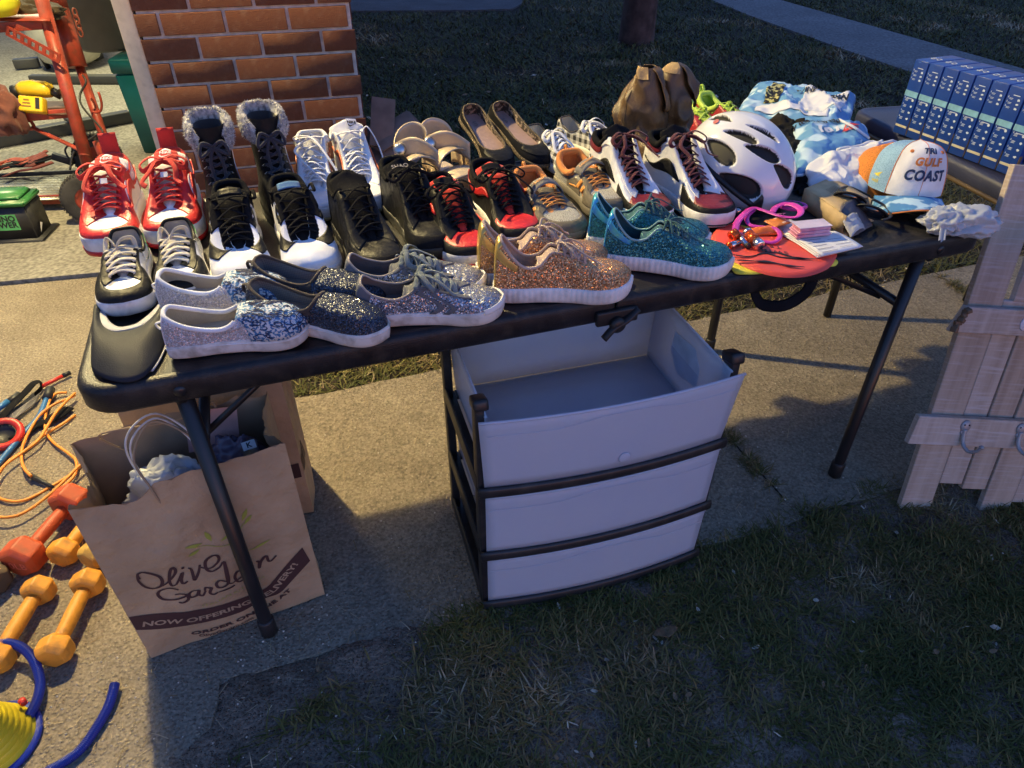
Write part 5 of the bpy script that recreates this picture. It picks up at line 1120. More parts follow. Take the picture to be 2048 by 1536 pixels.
for j in range(NV+1):
    el = -.26+(math.pi/2+.26)*j/NV
    for i in range(NU):
        az = 2*math.pi*i/NU; d = Vector((math.cos(el)*math.cos(az), math.cos(el)*math.sin(az), math.sin(el)))
        m = vdepth(d); dep.append(m)
        rdg = 1+.018*math.cos(az*2)*max(0, math.sin(el))*0-.010*abs(math.sin(d.y*7))
        taper = 1-.10*max(0, d.x)**2
        p = Vector((d.x*HD.x, d.y*HD.y*taper, d.z*HD.z))*rdg; p -= d*(m*.012)
        vs.append(p)
fs = []; mi = []
for j in range(NV):
    for i in range(NU):
        q = (j*NU+i, j*NU+(i+1) % NU, (j+1)*NU+(i+1) % NU, (j+1)*NU+i); fs.append(q); mi.append(1 if sum(dep[k] for k in q) > 1.4 else 0)
white_gloss = mat('white_gloss', (.72, .72, .75), rough=.16, var=.04, coat=.4, bump=.02, bs=5)
b.add(vs, fs); b.m = mi; b.build('shell', [white_gloss, mat('vent_foam', (.012, .012, .013), rough=.7)], hel)
b = MB(); ring = lambda el, k, dz=0: [Vector((math.cos(el)*math.cos(a)*HD.x*k, math.cos(el)*math.sin(a)*HD.y*k*(1-.10*max(0, math.cos(a))**2), math.sin(el)*HD.z+dz)) for a in np.linspace(0, 2*math.pi, 60, endpoint=False)]
b.tube(ring(-.24, 1.0), .0050, 8, closed=True, flat=1.3); b.build('black_band', black_r, hel)
b = MB(); r1, r2, r3 = ring(-.26, 1.015), ring(-.52, .98), ring(-.58, .88)
n = 60; b.add(r1+r2+r3, [(i, (i+1) % n, n+(i+1) % n, n+i) for i in range(n)]+[(n+i, n+(i+1) % n, 2*n+(i+1) % n, 2*n+i) for i in range(n)]); b.build('lower_rim', white_gloss, hel)
b = MB(); b.grid(lambda u, v: (lambda a, e: Vector((math.cos(e)*math.cos(a)*HD.x*1.035, math.cos(e)*math.sin(a)*HD.y*1.0, math.sin(e)*HD.z)))(-.62+1.24*u, -.48+(.36+.16*math.cos(u*12.5))*v), 20, 5, th=.003); b.build('front_pad', black_r, hel)
lc = hdir(1432, 243); b = MB(); tq = Vector((0, 0, 1)).cross(lc).normalized(); tw = lc.cross(tq); pc = Vector((lc.x*HD.x, lc.y*HD.y, lc.z*HD.z))*1.003
b.add([pc+tq*.011*math.cos(a)+tw*.007*math.sin(a) for a in np.linspace(0, 6.283, 16, endpoint=False)], [tuple(range(16))]); b.build('badge', mat('badge_red', (.45, .12, .08), rough=.4), hel)
# ================================================================== caps
def cap(name, lab, loc, rz, front, rear, brim, side_col=None, tilt=0, group=None):
    c = thing(name, lab, 'cap', loc, rot=(0, tilt, rz), group=group)
    def sf(a, e, k=1.):   # a azimuth from the brim, e 0 rim .. 1 top
        ca, sa = math.cos(a), math.sin(a)
        rx_ = .092 if ca > 0 else .100; ry_ = .080
        el = e*math.pi/2; fr = max(0, ca)
        pr = math.cos(el)**(.62-.20*fr); h = .102+.010*fr
        lean = .012*fr*math.sin(el)
        wob = .0022*nz(a*3, e*4, 7)
        return Vector((ca*rx_*pr+lean, sa*ry_*pr, h*math.sin(el)**.95))*k+Vector((ca, sa, 0))*wob
    FW = .86
    b = MB(); b.grid(lambda u, v: sf(-FW+2*FW*u, v), 30, 18); f_ = b.build('front_panel', front, c)
    b = MB(); b.grid(lambda u, v: sf(FW+(2*math.pi-2*FW)*u, v), 40, 18); b.build('rear_panel', rear, c)
    b = MB(); b.tube([sf(FW, e, 1.004) for e in np.linspace(0, 1, 14)], .0011, 5); b.tube([sf(-FW, e, 1.004) for e in np.linspace(0, 1, 14)], .0011, 5); b.tube([sf(0, e, 1.003) for e in np.linspace(0, 1, 14)], .0006, 5); b.build('seam_stitching', side_col or brim, c)['kind'] = 'stuff'
    b = MB(); b.lathe([(.0075, -.001), (.0075, .002), (.004, .0045), (.0005, .005)], 14, M=rotm(loc=(0.004, 0, .103))); b.build('top_button', side_col or brim, c)
    def bs(u, v):
        a = -1.12+2.24*u; ca, sa = math.cos(a), math.sin(a); base = Vector((ca*.092, sa*.080, .0)); ext = .078*(max(0, math.cos(a*1.25)))**.5
        y = base.y*(1+.16*v); return Vector((base.x+ext*v, y, .002-.30*y*y/.08*(.5+.5*v)*1.6-.006*v))
    b = MB(); b.grid(bs, 30, 8, th=.0028); br = b.build('brim', brim, c)
    b = MB(); b.tube([bs(u, 1)+Vector((0, 0, -.001)) for u in np.linspace(0, 1, 30)], .0018, 6); b.build('brim_piping', side_col or brim, br)
    return c, sf, f_, br
watr = mat('water_print', (.06, .22, .50), rough=.8, col2=(.42, .62, .80), vs=24, cs=(.50, .56), bump=.3, bs=800, detail=2)
meshb = mat('blue_cap_mesh', (.07, .18, .36), rough=.8, kind='mesh', bs=420, col2=(.27, .46, .66)); omesh = mat('orange_cap_mesh', (.35, .09, .01), rough=.8, kind='mesh', bs=420, col2=(.75, .24, .03))
ordge = mat('orange_thread', (.65, .20, .04), rough=.7); navt = mat('navy_thread', (.012, .035, .10), rough=.7); wcap = fabric('white_cap_cloth', (.74, .73, .74))
cl_ = P(1806, 405, TZ)+Vector((0, .02, .030))
c, sf, fp, br = cap('trucker_cap', 'white fronted cap with blue mesh sides and lettering, resting on a crumpled white plastic bag', cl_, R(-98), wcap, meshb, watr, ordge, tilt=R(-6), group=None)
for txt, ev, hh, m_ in (('TRi', .68, .0180, navt), ('GULF', .47, .0195, ordge), ('COAST', .27, .0205, navt)):
    letters(txt, hh, m_, fp, lambda x, y, ev=ev: sf(x/.088+.04, ev+y/.150, 1.014), bold=.0012, sub=1, shear=.12, spacing=1.12)
for a_ in (-.55, .55):
    q = sf(a_, .66, 1.006); b = MB(); b.lathe([(.001, .001), (.0038, .0012), (.0045, 0)], 12, M=Matrix.Translation(q) @ q.normalized().to_track_quat('Z', 'Y').to_matrix().to_4x4()); b.build('eyelet', ordge, fp)
yel = mat('yellow_thread', (.60, .50, .06), rough=.6)
letters('swish', .0075, yel, c, lambda x, y: sf(-1.30+x/.085, .11+y/.15, 1.012), sub=1, bold=.0002)
b = MB(); b.add([sf(-1.28+x/.085, .19+y/.15, 1.014) for x, y in ((-.012, 0), (-.002, .003), (.012, .008), (.004, -.001), (.010, -.003), (-.002, -.003))], [(0, 1, 2, 3), (0, 3, 4, 5)], smooth=False); b.build('bird_mark', yel, c)
cl2 = P(1776, 388, TZ)+Vector((.0, .048, -.008))
cap('trucker_cap', 'black fronted cap with orange mesh, half hidden behind the white and blue cap', cl2, R(35), fabric('black_cap_cloth', (.018, .015, .015)), omesh, fabric('orange_brim', (.5, .14, .02)), ordge, tilt=R(8))
# ================================================================== crumpled plastic bags, clothes
film = bpy.data.materials.new('thin_white_plastic'); film.use_nodes = True; N_ = film.node_tree.nodes; L_ = film.node_tree.links
p_ = N_['Principled BSDF']; p_.inputs['Base Color'].default_value = (.66, .68, .72, 1); p_.inputs['Roughness'].default_value = .32
t_ = N_.new('ShaderNodeBsdfTranslucent'); t_.inputs[0].default_value = (.7, .72, .76, 1); x_ = N_.new('ShaderNodeMixShader'); x_.inputs[0].default_value = .35
L_.new(p_.outputs[0], x_.inputs[1]); L_.new(t_.outputs[0], x_.inputs[2]); L_.new(x_.outputs[0], N_['Material Output'].inputs[0])
def crumple(center, size, seed, sub=5, amp=.28, sharp=1.):
    bm_ = bmesh.new(); bmesh.ops.create_icosphere(bm_, subdivisions=sub, radius=1); vs = []
    for v in bm_.verts:
        d = v.co.normalized(); r_ = 1.
        for f_, a_ in ((1.3, .55), (2.5, .42), (4.6, .16), (8, .03)):
            r_ += amp*a_*(1-2.6*abs(noise.noise(d*f_+Vector((seed*3.1, seed, f_)))))*1.3
        vs.append((center[0]+d.x*r_*size[0], center[1]+d.y*r_*size[1], center[2]+max(-.98, d.z*r_)*size[2]))
    bm_.verts.index_update(); fs = [[v.index for v in f.verts] for f in bm_.faces]; bm_.free(); return vs, fs
bagp = thing('plastic_bag', 'crumpled thin white plastic bag stuffed under the cap at the table corner', 'plastic bag', P(1912, 462, TZ))
c0 = Vector((0, 0, .030)); m = MB(); vs, fs = crumple(c0+Vector((.01, 0, -.008)), (.050, .034, .026), 3, amp=.42); m.add(vs, fs); vs, fs = crumple(c0+Vector((-.035, .0, -.006)), (.038, .03, .022), 8, amp=.4); m.add(vs, fs)
m.grid(lambda u, v: Vector((-.058-.012*u+.014*v, -.025-.035*u, .035-.030*u+.004*math.sin(v*9))), 6, 4); m.grid(lambda u, v: Vector((.055+.02*u, -.02+.03*v, .02+.012*u+.006*math.sin(v*8+u*5))), 6, 6)
m.build('crumpled_film', film, bagp)
def heap(name, lab, cat, corners, bul, m_, seed=1, amp=.012, fr=14, nu=72, nv=72, th=.002, group=None, drop=True, edge=.0, rnd=.10, world=True, hem=None):
    "a piece of cloth lying in folds over the four corner points (given in order round it)"
    C_ = [Vector(q) for q in corners]; root = (C_[0]+C_[2])/2; root.z = TZ
    t = thing(name, lab, cat, root, world=True, group=group)
    def f(u, v):
        uu = u+rnd*math.sin(math.pi*v)*(u-.5)*1.0; vv = v+rnd*math.sin(math.pi*u)*(v-.5)
        p = C_[0].lerp(C_[1], uu).lerp(C_[3].lerp(C_[2], uu), vv)
        e = max(0, min(u, 1-u, v, 1-v)); k = min(1, e*5)
        w = k**.5
        rr_ = 1-2.2*abs(nz(p.x*fr+seed, p.y*fr*.6, seed)); r2 = 1-2.4*abs(nz(p.x*fr*2.1, p.y*fr*2.3+seed, 4.))
        r3 = 1-2.6*abs(nz(p.x*fr*4.2+p.y*fr*2, p.y*fr*3.1+seed, 7.)); h = bul*w+amp*rr_*(.35+.65*w)+amp*.5*r2*w+amp*.28*r3*w
        p = p+Vector((nz(u*5+seed, v*5, 2), nz(u*5, v*5+seed, 9), 0))*.012
        z = p.z+h
        return Vector((p.x, p.y, max(TZ+.003, z)))
    b = MB(); b.grid(f, nu, nv, th=th); o_ = b.build('cloth', m_, t)
    if hem: h_ = MB(); h_.tube([f(u, 0) for u in np.linspace(0, 1, 24)], .004, 6); h_.build('hem', hem, t)
    return t, f, o_
blk_cloth = mat('black_cloth', (.010, .010, .010), rough=.85, bump=.5, bs=900, spec=.12); ccloth = mat('blue_swirl_cloth', (.12, .30, .55), rough=.75, col2=(.50, .66, .80), vs=17, cs=(.52, .58), bump=.3, bs=700, detail=1); wcl = mat('white_cloth', (.70, .70, .74), rough=.9, bump=.4, bs=700, var=.04)
olive_blk = mat('dark_olive_cloth', (.022, .018, .012), rough=.85, bump=.5, bs=900, spec=.12)
heap('black_shorts', 'black stretchy shorts crumpled behind the helmet', 'shorts', (P(1500, 330, TZ), P(1655, 392, TZ), P(1700, 272, TZ), P(1560, 245, TZ)), .048, blk_cloth, 3, .016)
heap('dark_shirt', 'dark olive cloth rolled up beneath the blue and white jersey', 'shirt', (P(1510, 292, TZ), P(1625, 320, TZ), P(1670, 262, TZ), P(1550, 240, TZ)), .060, olive_blk, 7, .012)
t, f, o_ = heap('blue_jersey', 'blue swirl patterned jersey with white sleeves draped over the clothes pile, far side', 'jersey', (P(1470, 232, TZ+.05), P(1690, 268, TZ+.06), P(1712, 196, TZ+.06), P(1510, 178, TZ+.06)), .018, ccloth, 11, .018, fr=10, rnd=.02)
b = MB(); b.grid(lambda u, v: f(.52+.40*u, .30+.5*v)+Vector((0, 0, .0035)), 30, 20, th=.002); wp = b.build('white_panel', wcl, t)
b = MB(); b.grid(lambda u, v: f(.18+.62*u, .07+.13*v+.1*u*(1-u))+Vector((0, 0, .0045)), 30, 6, th=.002); b.build('white_panel', wcl, t)
gx = lambda x, y, u0, v0: f(u0+x/.28, v0+y/.16)+Vector((0, 0, .0075))
letters('WIND DRAW', .014, black_r, wp, lambda x, y: gx(x, y, .66, .64), bold=.0006, sub=1); letters('CAN', .016, black_r, wp, lambda x, y: gx(x, y, .84, .62), bold=.0008, sub=1)
b = MB(); b.grid(lambda u, v: f(.20+.12*u, .25+.5*v)+Vector((0, 0, .004)), 10, 16, th=.002); b.build('chevron_band', mat('chevron_band', (.01, .01, .01), rough=.7, col2=(.55, .50, .18), vs=90, cs=(.5, .55)), t)
t, f, o_ = heap('blue_swim_shirt', 'blue patterned top with black and red lettering lying inside out beside the helmet', 'shirt', (P(1592, 352, TZ+.03), P(1738, 322, TZ+.03), P(1732, 262, TZ+.055), P(1582, 256, TZ+.06)), .030, ccloth, 5, .010, fr=9, rnd=.02, hem=MATS['white_cloth'])
letters('PENSACOLA', .0125, black_r, o_, lambda x, y: f(.28-x/.16, .84-y/.12)+Vector((0, 0, .004)), bold=.0006, sub=1, shear=-.1)
letters('101', .022, wcl, o_, lambda x, y: f(.42-x/.16, .58-y/.12)+Vector((0, 0, .004)), bold=.0015, sub=1); letters('27', .022, mat('coral_print', (.6, .05, .05), rough=.7), o_, lambda x, y: f(.72-x/.16, .58-y/.12)+Vector((0, 0, .004)), bold=.0018, sub=1)
b = MB(); b.tube([f(.60, .95)+Vector((0, 0, .006)), f(.66, .7)+Vector((0, 0, .008)), f(.78, .45)+Vector((0, 0, .006)), f(.95, .40)+Vector((0, 0, .008))], .0035, 6, sm=5); b.build('drawstring', wcl, t)
t, f, o_ = heap('white_shirt', 'white knitted shirt folded between the blue cloth and the orange mesh cap', 'shirt', (P(1640, 405, TZ), P(1745, 395, TZ), P(1795, 290, TZ+.05), P(1612, 335, TZ+.045)), .030, wcl, 15, .010, fr=9, hem=wcl)
b = MB(); b.tube([f(.3+.5*u, .96)+Vector((0, 0, .006)) for u in np.linspace(0, 1, 20)], .004, 6); b.build('collar', wcl, t)
heap('grey_sock_pile', 'off white cloth edge tucked under the folded white shirt', 'cloth', (P(1628, 392, TZ), P(1700, 412, TZ), P(1715, 372, TZ), P(1640, 350, TZ)), .020, fabric('cream_cloth', (.52, .48, .38)), 21, .006)
tt, f, o_ = heap('black_cloth', 'flattened black cloth with a white letter in front of the white shirt', 'cloth', (P(1586, 385, TZ), P(1618, 392, TZ), P(1650, 372, TZ), P(1612, 352, TZ)), .010, blk_cloth, 25, .004)
letters('US', .014, wcl, o_, lambda x, y: f(.42+x/.08, .4+y/.07)+Vector((0, 0, .003)), bold=.0005, sub=1)
# ================================================================== swim caps and small things at the right
def flat_shape(name, lab, cat, pts, z0, th, m_, dome=.0, world=True, seed=0, noise_a=.001):
    q = spline([P(x, y, z0) for x, y in pts], 6, True); c_ = sum(q, Vector())/len(q)
    t = thing(name, lab, cat, (c_.x, c_.y, z0), world=True); n = len(q); rings = 8; vs = []
    for k in range(rings+1):
        s_ = k/rings
        for p in q:
            w = c_.lerp(p, s_); vs.append(Vector((w.x, w.y, z0+th+dome*(1-s_**3)+noise_a*nz(w.x*40+seed, w.y*40, 1)*(1-s_*.5))))
    for p in q: vs.append(Vector((p.x, p.y, z0)))
    fs = [(k*n+i, (k+1)*n+i, (k+1)*n+(i+1) % n, k*n+(i+1) % n) for k in range(rings+1) for i in range(n)]
    fs.append(tuple((rings+1)*n+i for i in range(n)))
    b = MB(); b.add(vs, fs); o_ = b.build('sheet', m_, t); return t, o_
flat_shape('yellow_swim_cap', 'yellow swimming cap lying under the coral swimming cap', 'swim cap', [(1428, 470), (1432, 498), (1462, 538), (1482, 549), (1560, 545), (1640, 535), (1672, 531), (1662, 516), (1560, 480), (1480, 452)], TZ+.0015, .0025, mat('yellow_silicone', (.72, .60, .04), rough=.5), .001)
coral = mat('coral_silicone', (.72, .075, .05), rough=.5, var=.06, bump=.1, bs=30)
sc, so_ = flat_shape('coral_swim_cap', 'flat coral swimming cap printed with black waves near the table edge', 'swim cap', [(1423, 483), (1432, 462), (1446, 452), (1452, 440), (1466, 446), (1472, 462), (1540, 470), (1620, 492), (1668, 508), (1671, 518), (1652, 540), (1600, 555), (1530, 549), (1458, 518)], TZ+.005, .003, coral, .005)
wb = MB(); inkm = mat('black_ink', (.012, .010, .012), rough=.5)
for pts_ in ([(1462, 508), (1500, 512), (1530, 505), (1560, 513), (1600, 516), (1640, 517)], [(1470, 519), (1505, 521), (1540, 523), (1575, 530), (1610, 533)], [(1530, 502), (1560, 506), (1590, 514), (1615, 516)]):
    q = spline([P(x, y, TZ+.0142) for x, y in pts_], 5); n = len(q)
    def rf(u, v, q=q, n=n):
        i = min(n-1, int(round(u*(n-1)))); w_ = .0068*math.sin(math.pi*min(1, u*.9+.05))**.8*(1+.4*math.sin(u*18)); c_ = q[i]; return Vector((c_.x, c_.y+(v-.5)*2*w_*.5, TZ+.0137-.0*u))
    wb.grid(rf, n-1, 2, th=.0006)
wb.build('wave_print', inkm, sc)['kind'] = 'stuff'
bp = P(1555, 497, TZ+.0142)
letters('SWIM', .013, inkm, sc, lambda x, y: Vector((bp.x-x*.95-.01, bp.y-y-.012+.3*x, TZ+.0140)), bold=.0003, spacing=1.3); letters('T E A M', .012, inkm, sc, lambda x, y: Vector((bp.x-x*.95-.018, bp.y-y+.014+.3*x, TZ+.0138)), bold=.0003)
# goggles
mag = mat('magenta_silicone', (.62, .05, .38), rough=.35, var=.05)
gg = thing('swim_goggles', 'swimming goggles with looped magenta strap lying before the helmet', 'goggles', P(1525, 440, TZ), world=True)
b = MB(); Pz = lambda x, y, z: P(x, y, TZ+z)
b.tube([Pz(1470, 474, .02), Pz(1474, 446, .03), Pz(1492, 425, .036), Pz(1508, 416, .03), Pz(1528, 421, .03), Pz(1560, 432, .034), Pz(1592, 434, .04), Pz(1602, 422, .04), Pz(1588, 410, .04), Pz(1568, 408, .034), Pz(1552, 414, .03), Pz(1545, 424, .03)], .0072, 8, sm=6, flat=.25); b.build('strap', mag, gg)
b = MB(); b.tube([Pz(1508, 420, .024), Pz(1494, 434, .026), Pz(1500, 450, .022), Pz(1530, 455, .022), Pz(1552, 458, .024), Pz(1560, 472, .02), Pz(1548, 484, .018), Pz(1520, 482, .016), Pz(1492, 474, .016), Pz(1474, 464, .018)], .0052, 8, sm=6, flat=.5); b.build('strap', mag, gg)
b = MB(); 
q0 = Pz(1586, 412, .024); b.tube([q0+Vector((.028*math.cos(a), .018*math.sin(a), .0)) for a in np.linspace(0, 6.28, 20, endpoint=False)], .005, 8, closed=True); b.build('eye_cup', MATS['magenta_silicone'], gg)
b = MB(); b.lathe([(.024, 0), (.018, .006), (.001, .008)], 20, M=rotm(loc=q0) @ Matrix.Diagonal((1.05, .7, 1, 1))); b.build('lens', mat('dark_lens', (.01, .03, .05), rough=.08), gg)
g0 = Pz(1562, 428, .0405); letters('TYR', .008, wcl, gg, lambda x, y: g0+Vector((-x*.95, -x*.1-y*.6, y*.7)), bold=.0003)
# gas canisters and inflator bits
redan = mat('orange_anodised', (.65, .10, .02), rough=.22, metal=.7)
def cylinder_obj(name, lab, cat, a, b2, r_, parts):
    A_, B_ = Vector(a), Vector(b2); d = (B_-A_); L__ = d.length; M_ = Matrix.Translation(A_) @ d.to_track_quat('Z', 'Y').to_matrix().to_4x4()
    t = thing(name, lab, cat, A_, world=True)
    for nm, prof, mm in parts(r_, L__): b = MB(); b.lathe(prof, 20, M=M_); b.build(nm, mm, t)
    return t
silv = mat('brushed_silver', (.62, .62, .64), rough=.22, metal=1)
cylinder_obj('gas_inflator', 'orange and silver inflator cylinder lying on the coral swimming cap', 'inflator', Pz(1493, 463, .030), Pz(1521, 492, .024), .0105, lambda r_, l: (('barrel', [(r_, l*.18), (r_, l*.74)], redan), ('cap', [(.001, -.001), (r_*.85, 0), (r_, .003), (r_, l*.18), (r_*.9, l*.19)], silv), ('end_ring', [(r_*.9, l*.73), (r_*1.04, l*.74), (r_*1.04, l-.002), (r_*.9, l), (.001, l)], silv)))
cylinder_obj('inflator_nut', 'small orange metal nut beside the silver inflator cylinder', 'nut', Pz(1462, 474, .020), Pz(1474, 466, .026), .0115, lambda r_, l: (('nut', [(r_*.55, l), (r_, l), (r_, 0), (r_*.55, 0), (r_*.55, l)], redan),))
cylinder_obj('silver_cartridge', 'short silver valve cylinder lying next to the orange inflator', 'cartridge', Pz(1478, 472, .020), Pz(1496, 492, .018), .0065, lambda r_, l: (('barrel', [(.001, 0), (r_, 0), (r_, l*.6), (r_*.8, l*.62), (r_*.8, l), (.001, l)], silv), ('tip', [(r_*.9, l*.9), (r_*.9, l+.003), (r_*.4, l+.003)], black_r)))
cylinder_obj('valve_adapter', 'silver knurled valve adapter with copper end, leftmost on the coral swimming cap', 'adapter', Pz(1457, 492, .018), Pz(1478, 485, .018), .0070, lambda r_, l: (('barrel', [(.001, 0), (r_, 0), (r_, l), (.001, l)], silv), ('copper_end', [(r_*1.05, -.001), (r_*1.1, .004), (r_*.7, .005)], redan)))
cylinder_obj('metal_stub', 'tiny silver metal stub standing against the helmet edge', 'stub', Pz(1470, 432, .001), Pz(1478, 418, .022), .0055, lambda r_, l: (('stub', [(.001, 0), (r_, 0), (r_, l), (.001, l)], silv),))
# orange packets
def crumpled_packet(lab, c_, sx, sy, m_, seed, rz=.3, h=.012, name='packet', cat='packet'):
    t = thing(name, lab, cat, c_, rz); b = MB(); b.grid(lambda u, v: Vector(((u-.5)*sx, (v-.5)*sy, .002+h*(math.sin(math.pi*u)*math.sin(math.pi*v))**.7+.005*abs(nz(u*4+seed, v*4, 1)))), 14, 10, th=.0015); b.build('wrapper', m_, t); return t
opk = mat('orange_foil', (.72, .16, .02), rough=.4, var=.1); opk2 = mat('orange_print', (.75, .22, .03), rough=.5, col2=(.8, .7, .6), vs=60, cs=(.6, .64))
crumpled_packet('crumpled orange foil packet inside the lower loop of the magenta strap', Pz(1530, 466, .012), .075, .032, opk, 2, .1, .012)
crumpled_packet('flat orange printed packet between the strap loops and the paper', Pz(1556, 446, .024), .05, .035, opk2, 6, .5, .003)
crumpled_packet('clear printed sachet half under the magenta strap', Pz(1575, 455, .012), .07, .045, mat('sachet', (.55, .52, .56), rough=.3, col2=(.2, .12, .2), vs=70, cs=(.56, .62)), 9, .6, .004)
crumpled_packet('dark red card lying behind the magenta goggles strap', Pz(1512, 412, .004), .075, .03, mat('dark_red_card', (.2, .02, .02), rough=.6), 12, .3, .001, name='card', cat='card')
# folded papers and a pack of pink strips
pp = thing('folded_papers', 'folded white printed papers lying on the coral swimming cap', 'papers', Pz(1640, 490, 0), world=True)
corners = [Pz(1563, 470, .012), Pz(1634, 516, .012), Pz(1717, 497, .012), Pz(1662, 466, .012)]; papm = mat('paper', (.72, .71, .70), rough=.8, var=.04)
for k in range(3):
    b = MB(); d_ = Vector((.003*k, -.002*k, .0028*k)); b.grid(lambda u, v: corners[0].lerp(corners[1], v).lerp(corners[3].lerp(corners[2], v), u)+d_+Vector((0, 0, .002*math.sin(math.pi*v))), 10, 8, th=.0012); b.build('leaf', papm, pp)
ink2 = mat('grey_ink', (.25, .24, .30), rough=.8); b = MB()
for k in range(9):
    v0 = .40+.065*k
    b.grid(lambda u, v: corners[0].lerp(corners[1], v0+.018*v).lerp(corners[3].lerp(corners[2], v0+.018*v), .08+(.30 if k % 3 == 1 else .36)*u+(.46 if k % 2 else 0))+Vector((.006, -.004, .0092)), 1, 1)
b.build('printed_lines', ink2, pp)['kind'] = 'stuff'
pk = thing('pink_strip_pack', 'stack of pink wrapped strips on top of the folded papers', 'pack', Pz(1618, 468, .022), R(12)); pinkm = mat('pink_wrapper', (.62, .20, .34), rough=.3, col2=(.72, .45, .58), vs=40)
for k in range(6): b = MB(); b.box((.002*math.sin(k*2), .001*math.cos(k*3), .002+.0036*k), (.078-.002*k, .034, .0031), rz=.02*math.sin(k*5), bev=.0015); b.build('strip', pinkm, pk)
b = MB(); b.box((0, 0, .0230), (.074, .036, .001)); b.build('cover_film', mat('pale_pink', (.68, .55, .62), rough=.2), pk)
# sunglasses half out of their box
ca = thing('sunglasses_box', 'open brown cardboard box holding a torn grey pouch, beside the sunglasses', 'cardboard box', P(1672, 442, TZ), world=True)
card = mat('brown_card', (.52, .37, .19), rough=.8, var=.12, vs=25, bump=.3, bs=200)
B0, B1, B2, B3 = P(1600, 412, TZ), P(1690, 474, TZ), P(1748, 442, TZ), P(1652, 388, TZ)
def qb(u, v, z): q = B0.lerp(B1, u).lerp(B3.lerp(B2, u), v); return Vector((q.x, q.y, TZ+z))
b = MB(); hh = .042
b.grid(lambda u, v: qb(u*.92, 0, hh*v), 6, 2, th=.0015); b.grid(lambda u, v: qb(u*.85, 1, hh*v), 6, 2, th=-.0015); b.grid(lambda u, v: qb(u*(.80-.12*math.sin(v*3)), v, hh+.002*math.sin(u*3)), 10, 6, th=.0015); b.grid(lambda u, v: qb(0, u, hh*v), 2, 2, th=-.0015); b.grid(lambda u, v: qb(u, v, .001), 2, 2, th=.001)
b.build('carton', card, ca)
b = MB(); b.grid(lambda u, v: qb(.70+.38*u, .1+.7*v, .036-.034*u+.012*math.sin(math.pi*v)*(1-u)+.004*nz(u*5, v*5, 2)), 14, 10, th=.0012); b.build('pouch', mat('grey_pouch', (.10, .10, .11), rough=.5), ca)
b = MB(); b.grid(lambda u, v: qb(.90+.22*u, -.05+.50*v, .030-.020*u+.010*math.sin(math.pi*v)+.004*nz(u*6, v*6, 5)), 10, 10, th=.0008); b.build('clear_window', mat('clear_film', (.45, .44, .42), rough=.15), ca)
tx = qb(.45, .55, hh+.004); dx = (qb(.6, .5, 0)-qb(.4, .5, 0)).normalized(); dy = (qb(.5, .6, 0)-qb(.5, .4, 0)).normalized()
b = MB()
for k in range(7): 
    y0 = -.022+.006*k; b.grid(lambda u, v: tx+dx*(-.035+(.062-.01*(k % 3))*u)+dy*(y0+.0016*v), 1, 1)
b.build('printed_lines', mat('brown_ink', (.14, .08, .04), rough=.8), ca)['kind'] = 'stuff'
sg = thing('sunglasses', 'wraparound sunglasses with dark mirrored lenses resting against the cardboard box', 'sunglasses', P(1730, 425, TZ), world=True)
def lens(px, py, z, ang, r_=.030):
    c_ = P(px, py, TZ+z); b = MB(); M_ = rotm(R(-52), R(10), R(ang), c_); b.lathe([(r_, 0), (r_*.7, .006), (r_*.35, .0085), (.0005, .0095)], 28, M=M_ @ Matrix.Diagonal((1.15, .78, 1, 1))); b.build('lens', mat('mirror_lens', (.02, .022, .03), rough=.06, coat=1, spec=.9), sg)
    b = MB(); b.tube([M_ @ Vector((1.15*r_*math.cos(a), .78*r_*math.sin(a), 0)) for a in np.linspace(0, 6.283, 28, endpoint=False)], .0022, 6, closed=True); b.build('rim', black_r, sg)
lens(1743, 424, .026, -28); lens(1700, 398, .042, -22)
b = MB(); b.tube([Pz(1765, 440, .026), Pz(1782, 432, .018), Pz(1770, 412, .02), Pz(1745, 398, .03)], .0035, 8, sm=5, flat=.6); b.tube([Pz(1688, 390, .05), Pz(1680, 378, .05), Pz(1700, 374, .04), Pz(1740, 392, .02)], .0035, 8, sm=5, flat=.6); b.tube([Pz(1718, 404, .042), Pz(1724, 404, .044), Pz(1730, 410, .038)], .003, 8); b.build('temples', black_r, sg)
tgm = thing('price_tag', 'small cream paper tag lying under the blue cap brim', 'tag', P(1772, 422, TZ+.002), .4); b = MB(); b.box((0, 0, .0006), (.05, .028, .0008)); b.build('card', mat('tag_card', (.55, .47, .35), rough=.8), tgm)
# ================================================================== black visor at the left corner
vz = thing('sun_visor', 'black moulded visor with small holes and a grey strap at the front left table corner', 'visor', P(262, 700, TZ), world=True)
VO = [P(x, y, TZ) for x, y in ((192, 640), (188, 700), (190, 745), (222, 764), (262, 768), (296, 752), (325, 705), (336, 655), (333, 622))]
VI = [P(x, y, TZ) for x, y in ((206, 616), (206, 640), (216, 662), (236, 676), (258, 676), (284, 668), (306, 650), (322, 630), (328, 616))]
VOs, VIs = spline(VO, 5), spline(VI, 5); nV = len(VOs)-1
def vis(u, v):
    i = u*nV; k = int(min(nV-1, math.floor(i))); t = i-k; o_ = VOs[k].lerp(VOs[k+1], t); i_ = VIs[k].lerp(VIs[k+1], t); p = i_.lerp(o_, v)
    return Vector((p.x, p.y, TZ+.003+.012*math.sin(math.pi*min(1, u*.9+.05))*(1-v)**.8+.014*math.sin(math.pi*v)))
b = MB(); b.grid(vis, 40, 14, th=.0025); b.build('peak', mat('visor_black', (.022, .024, .030), spec=.15, rough=.62, bump=.3, bs=500), vz)
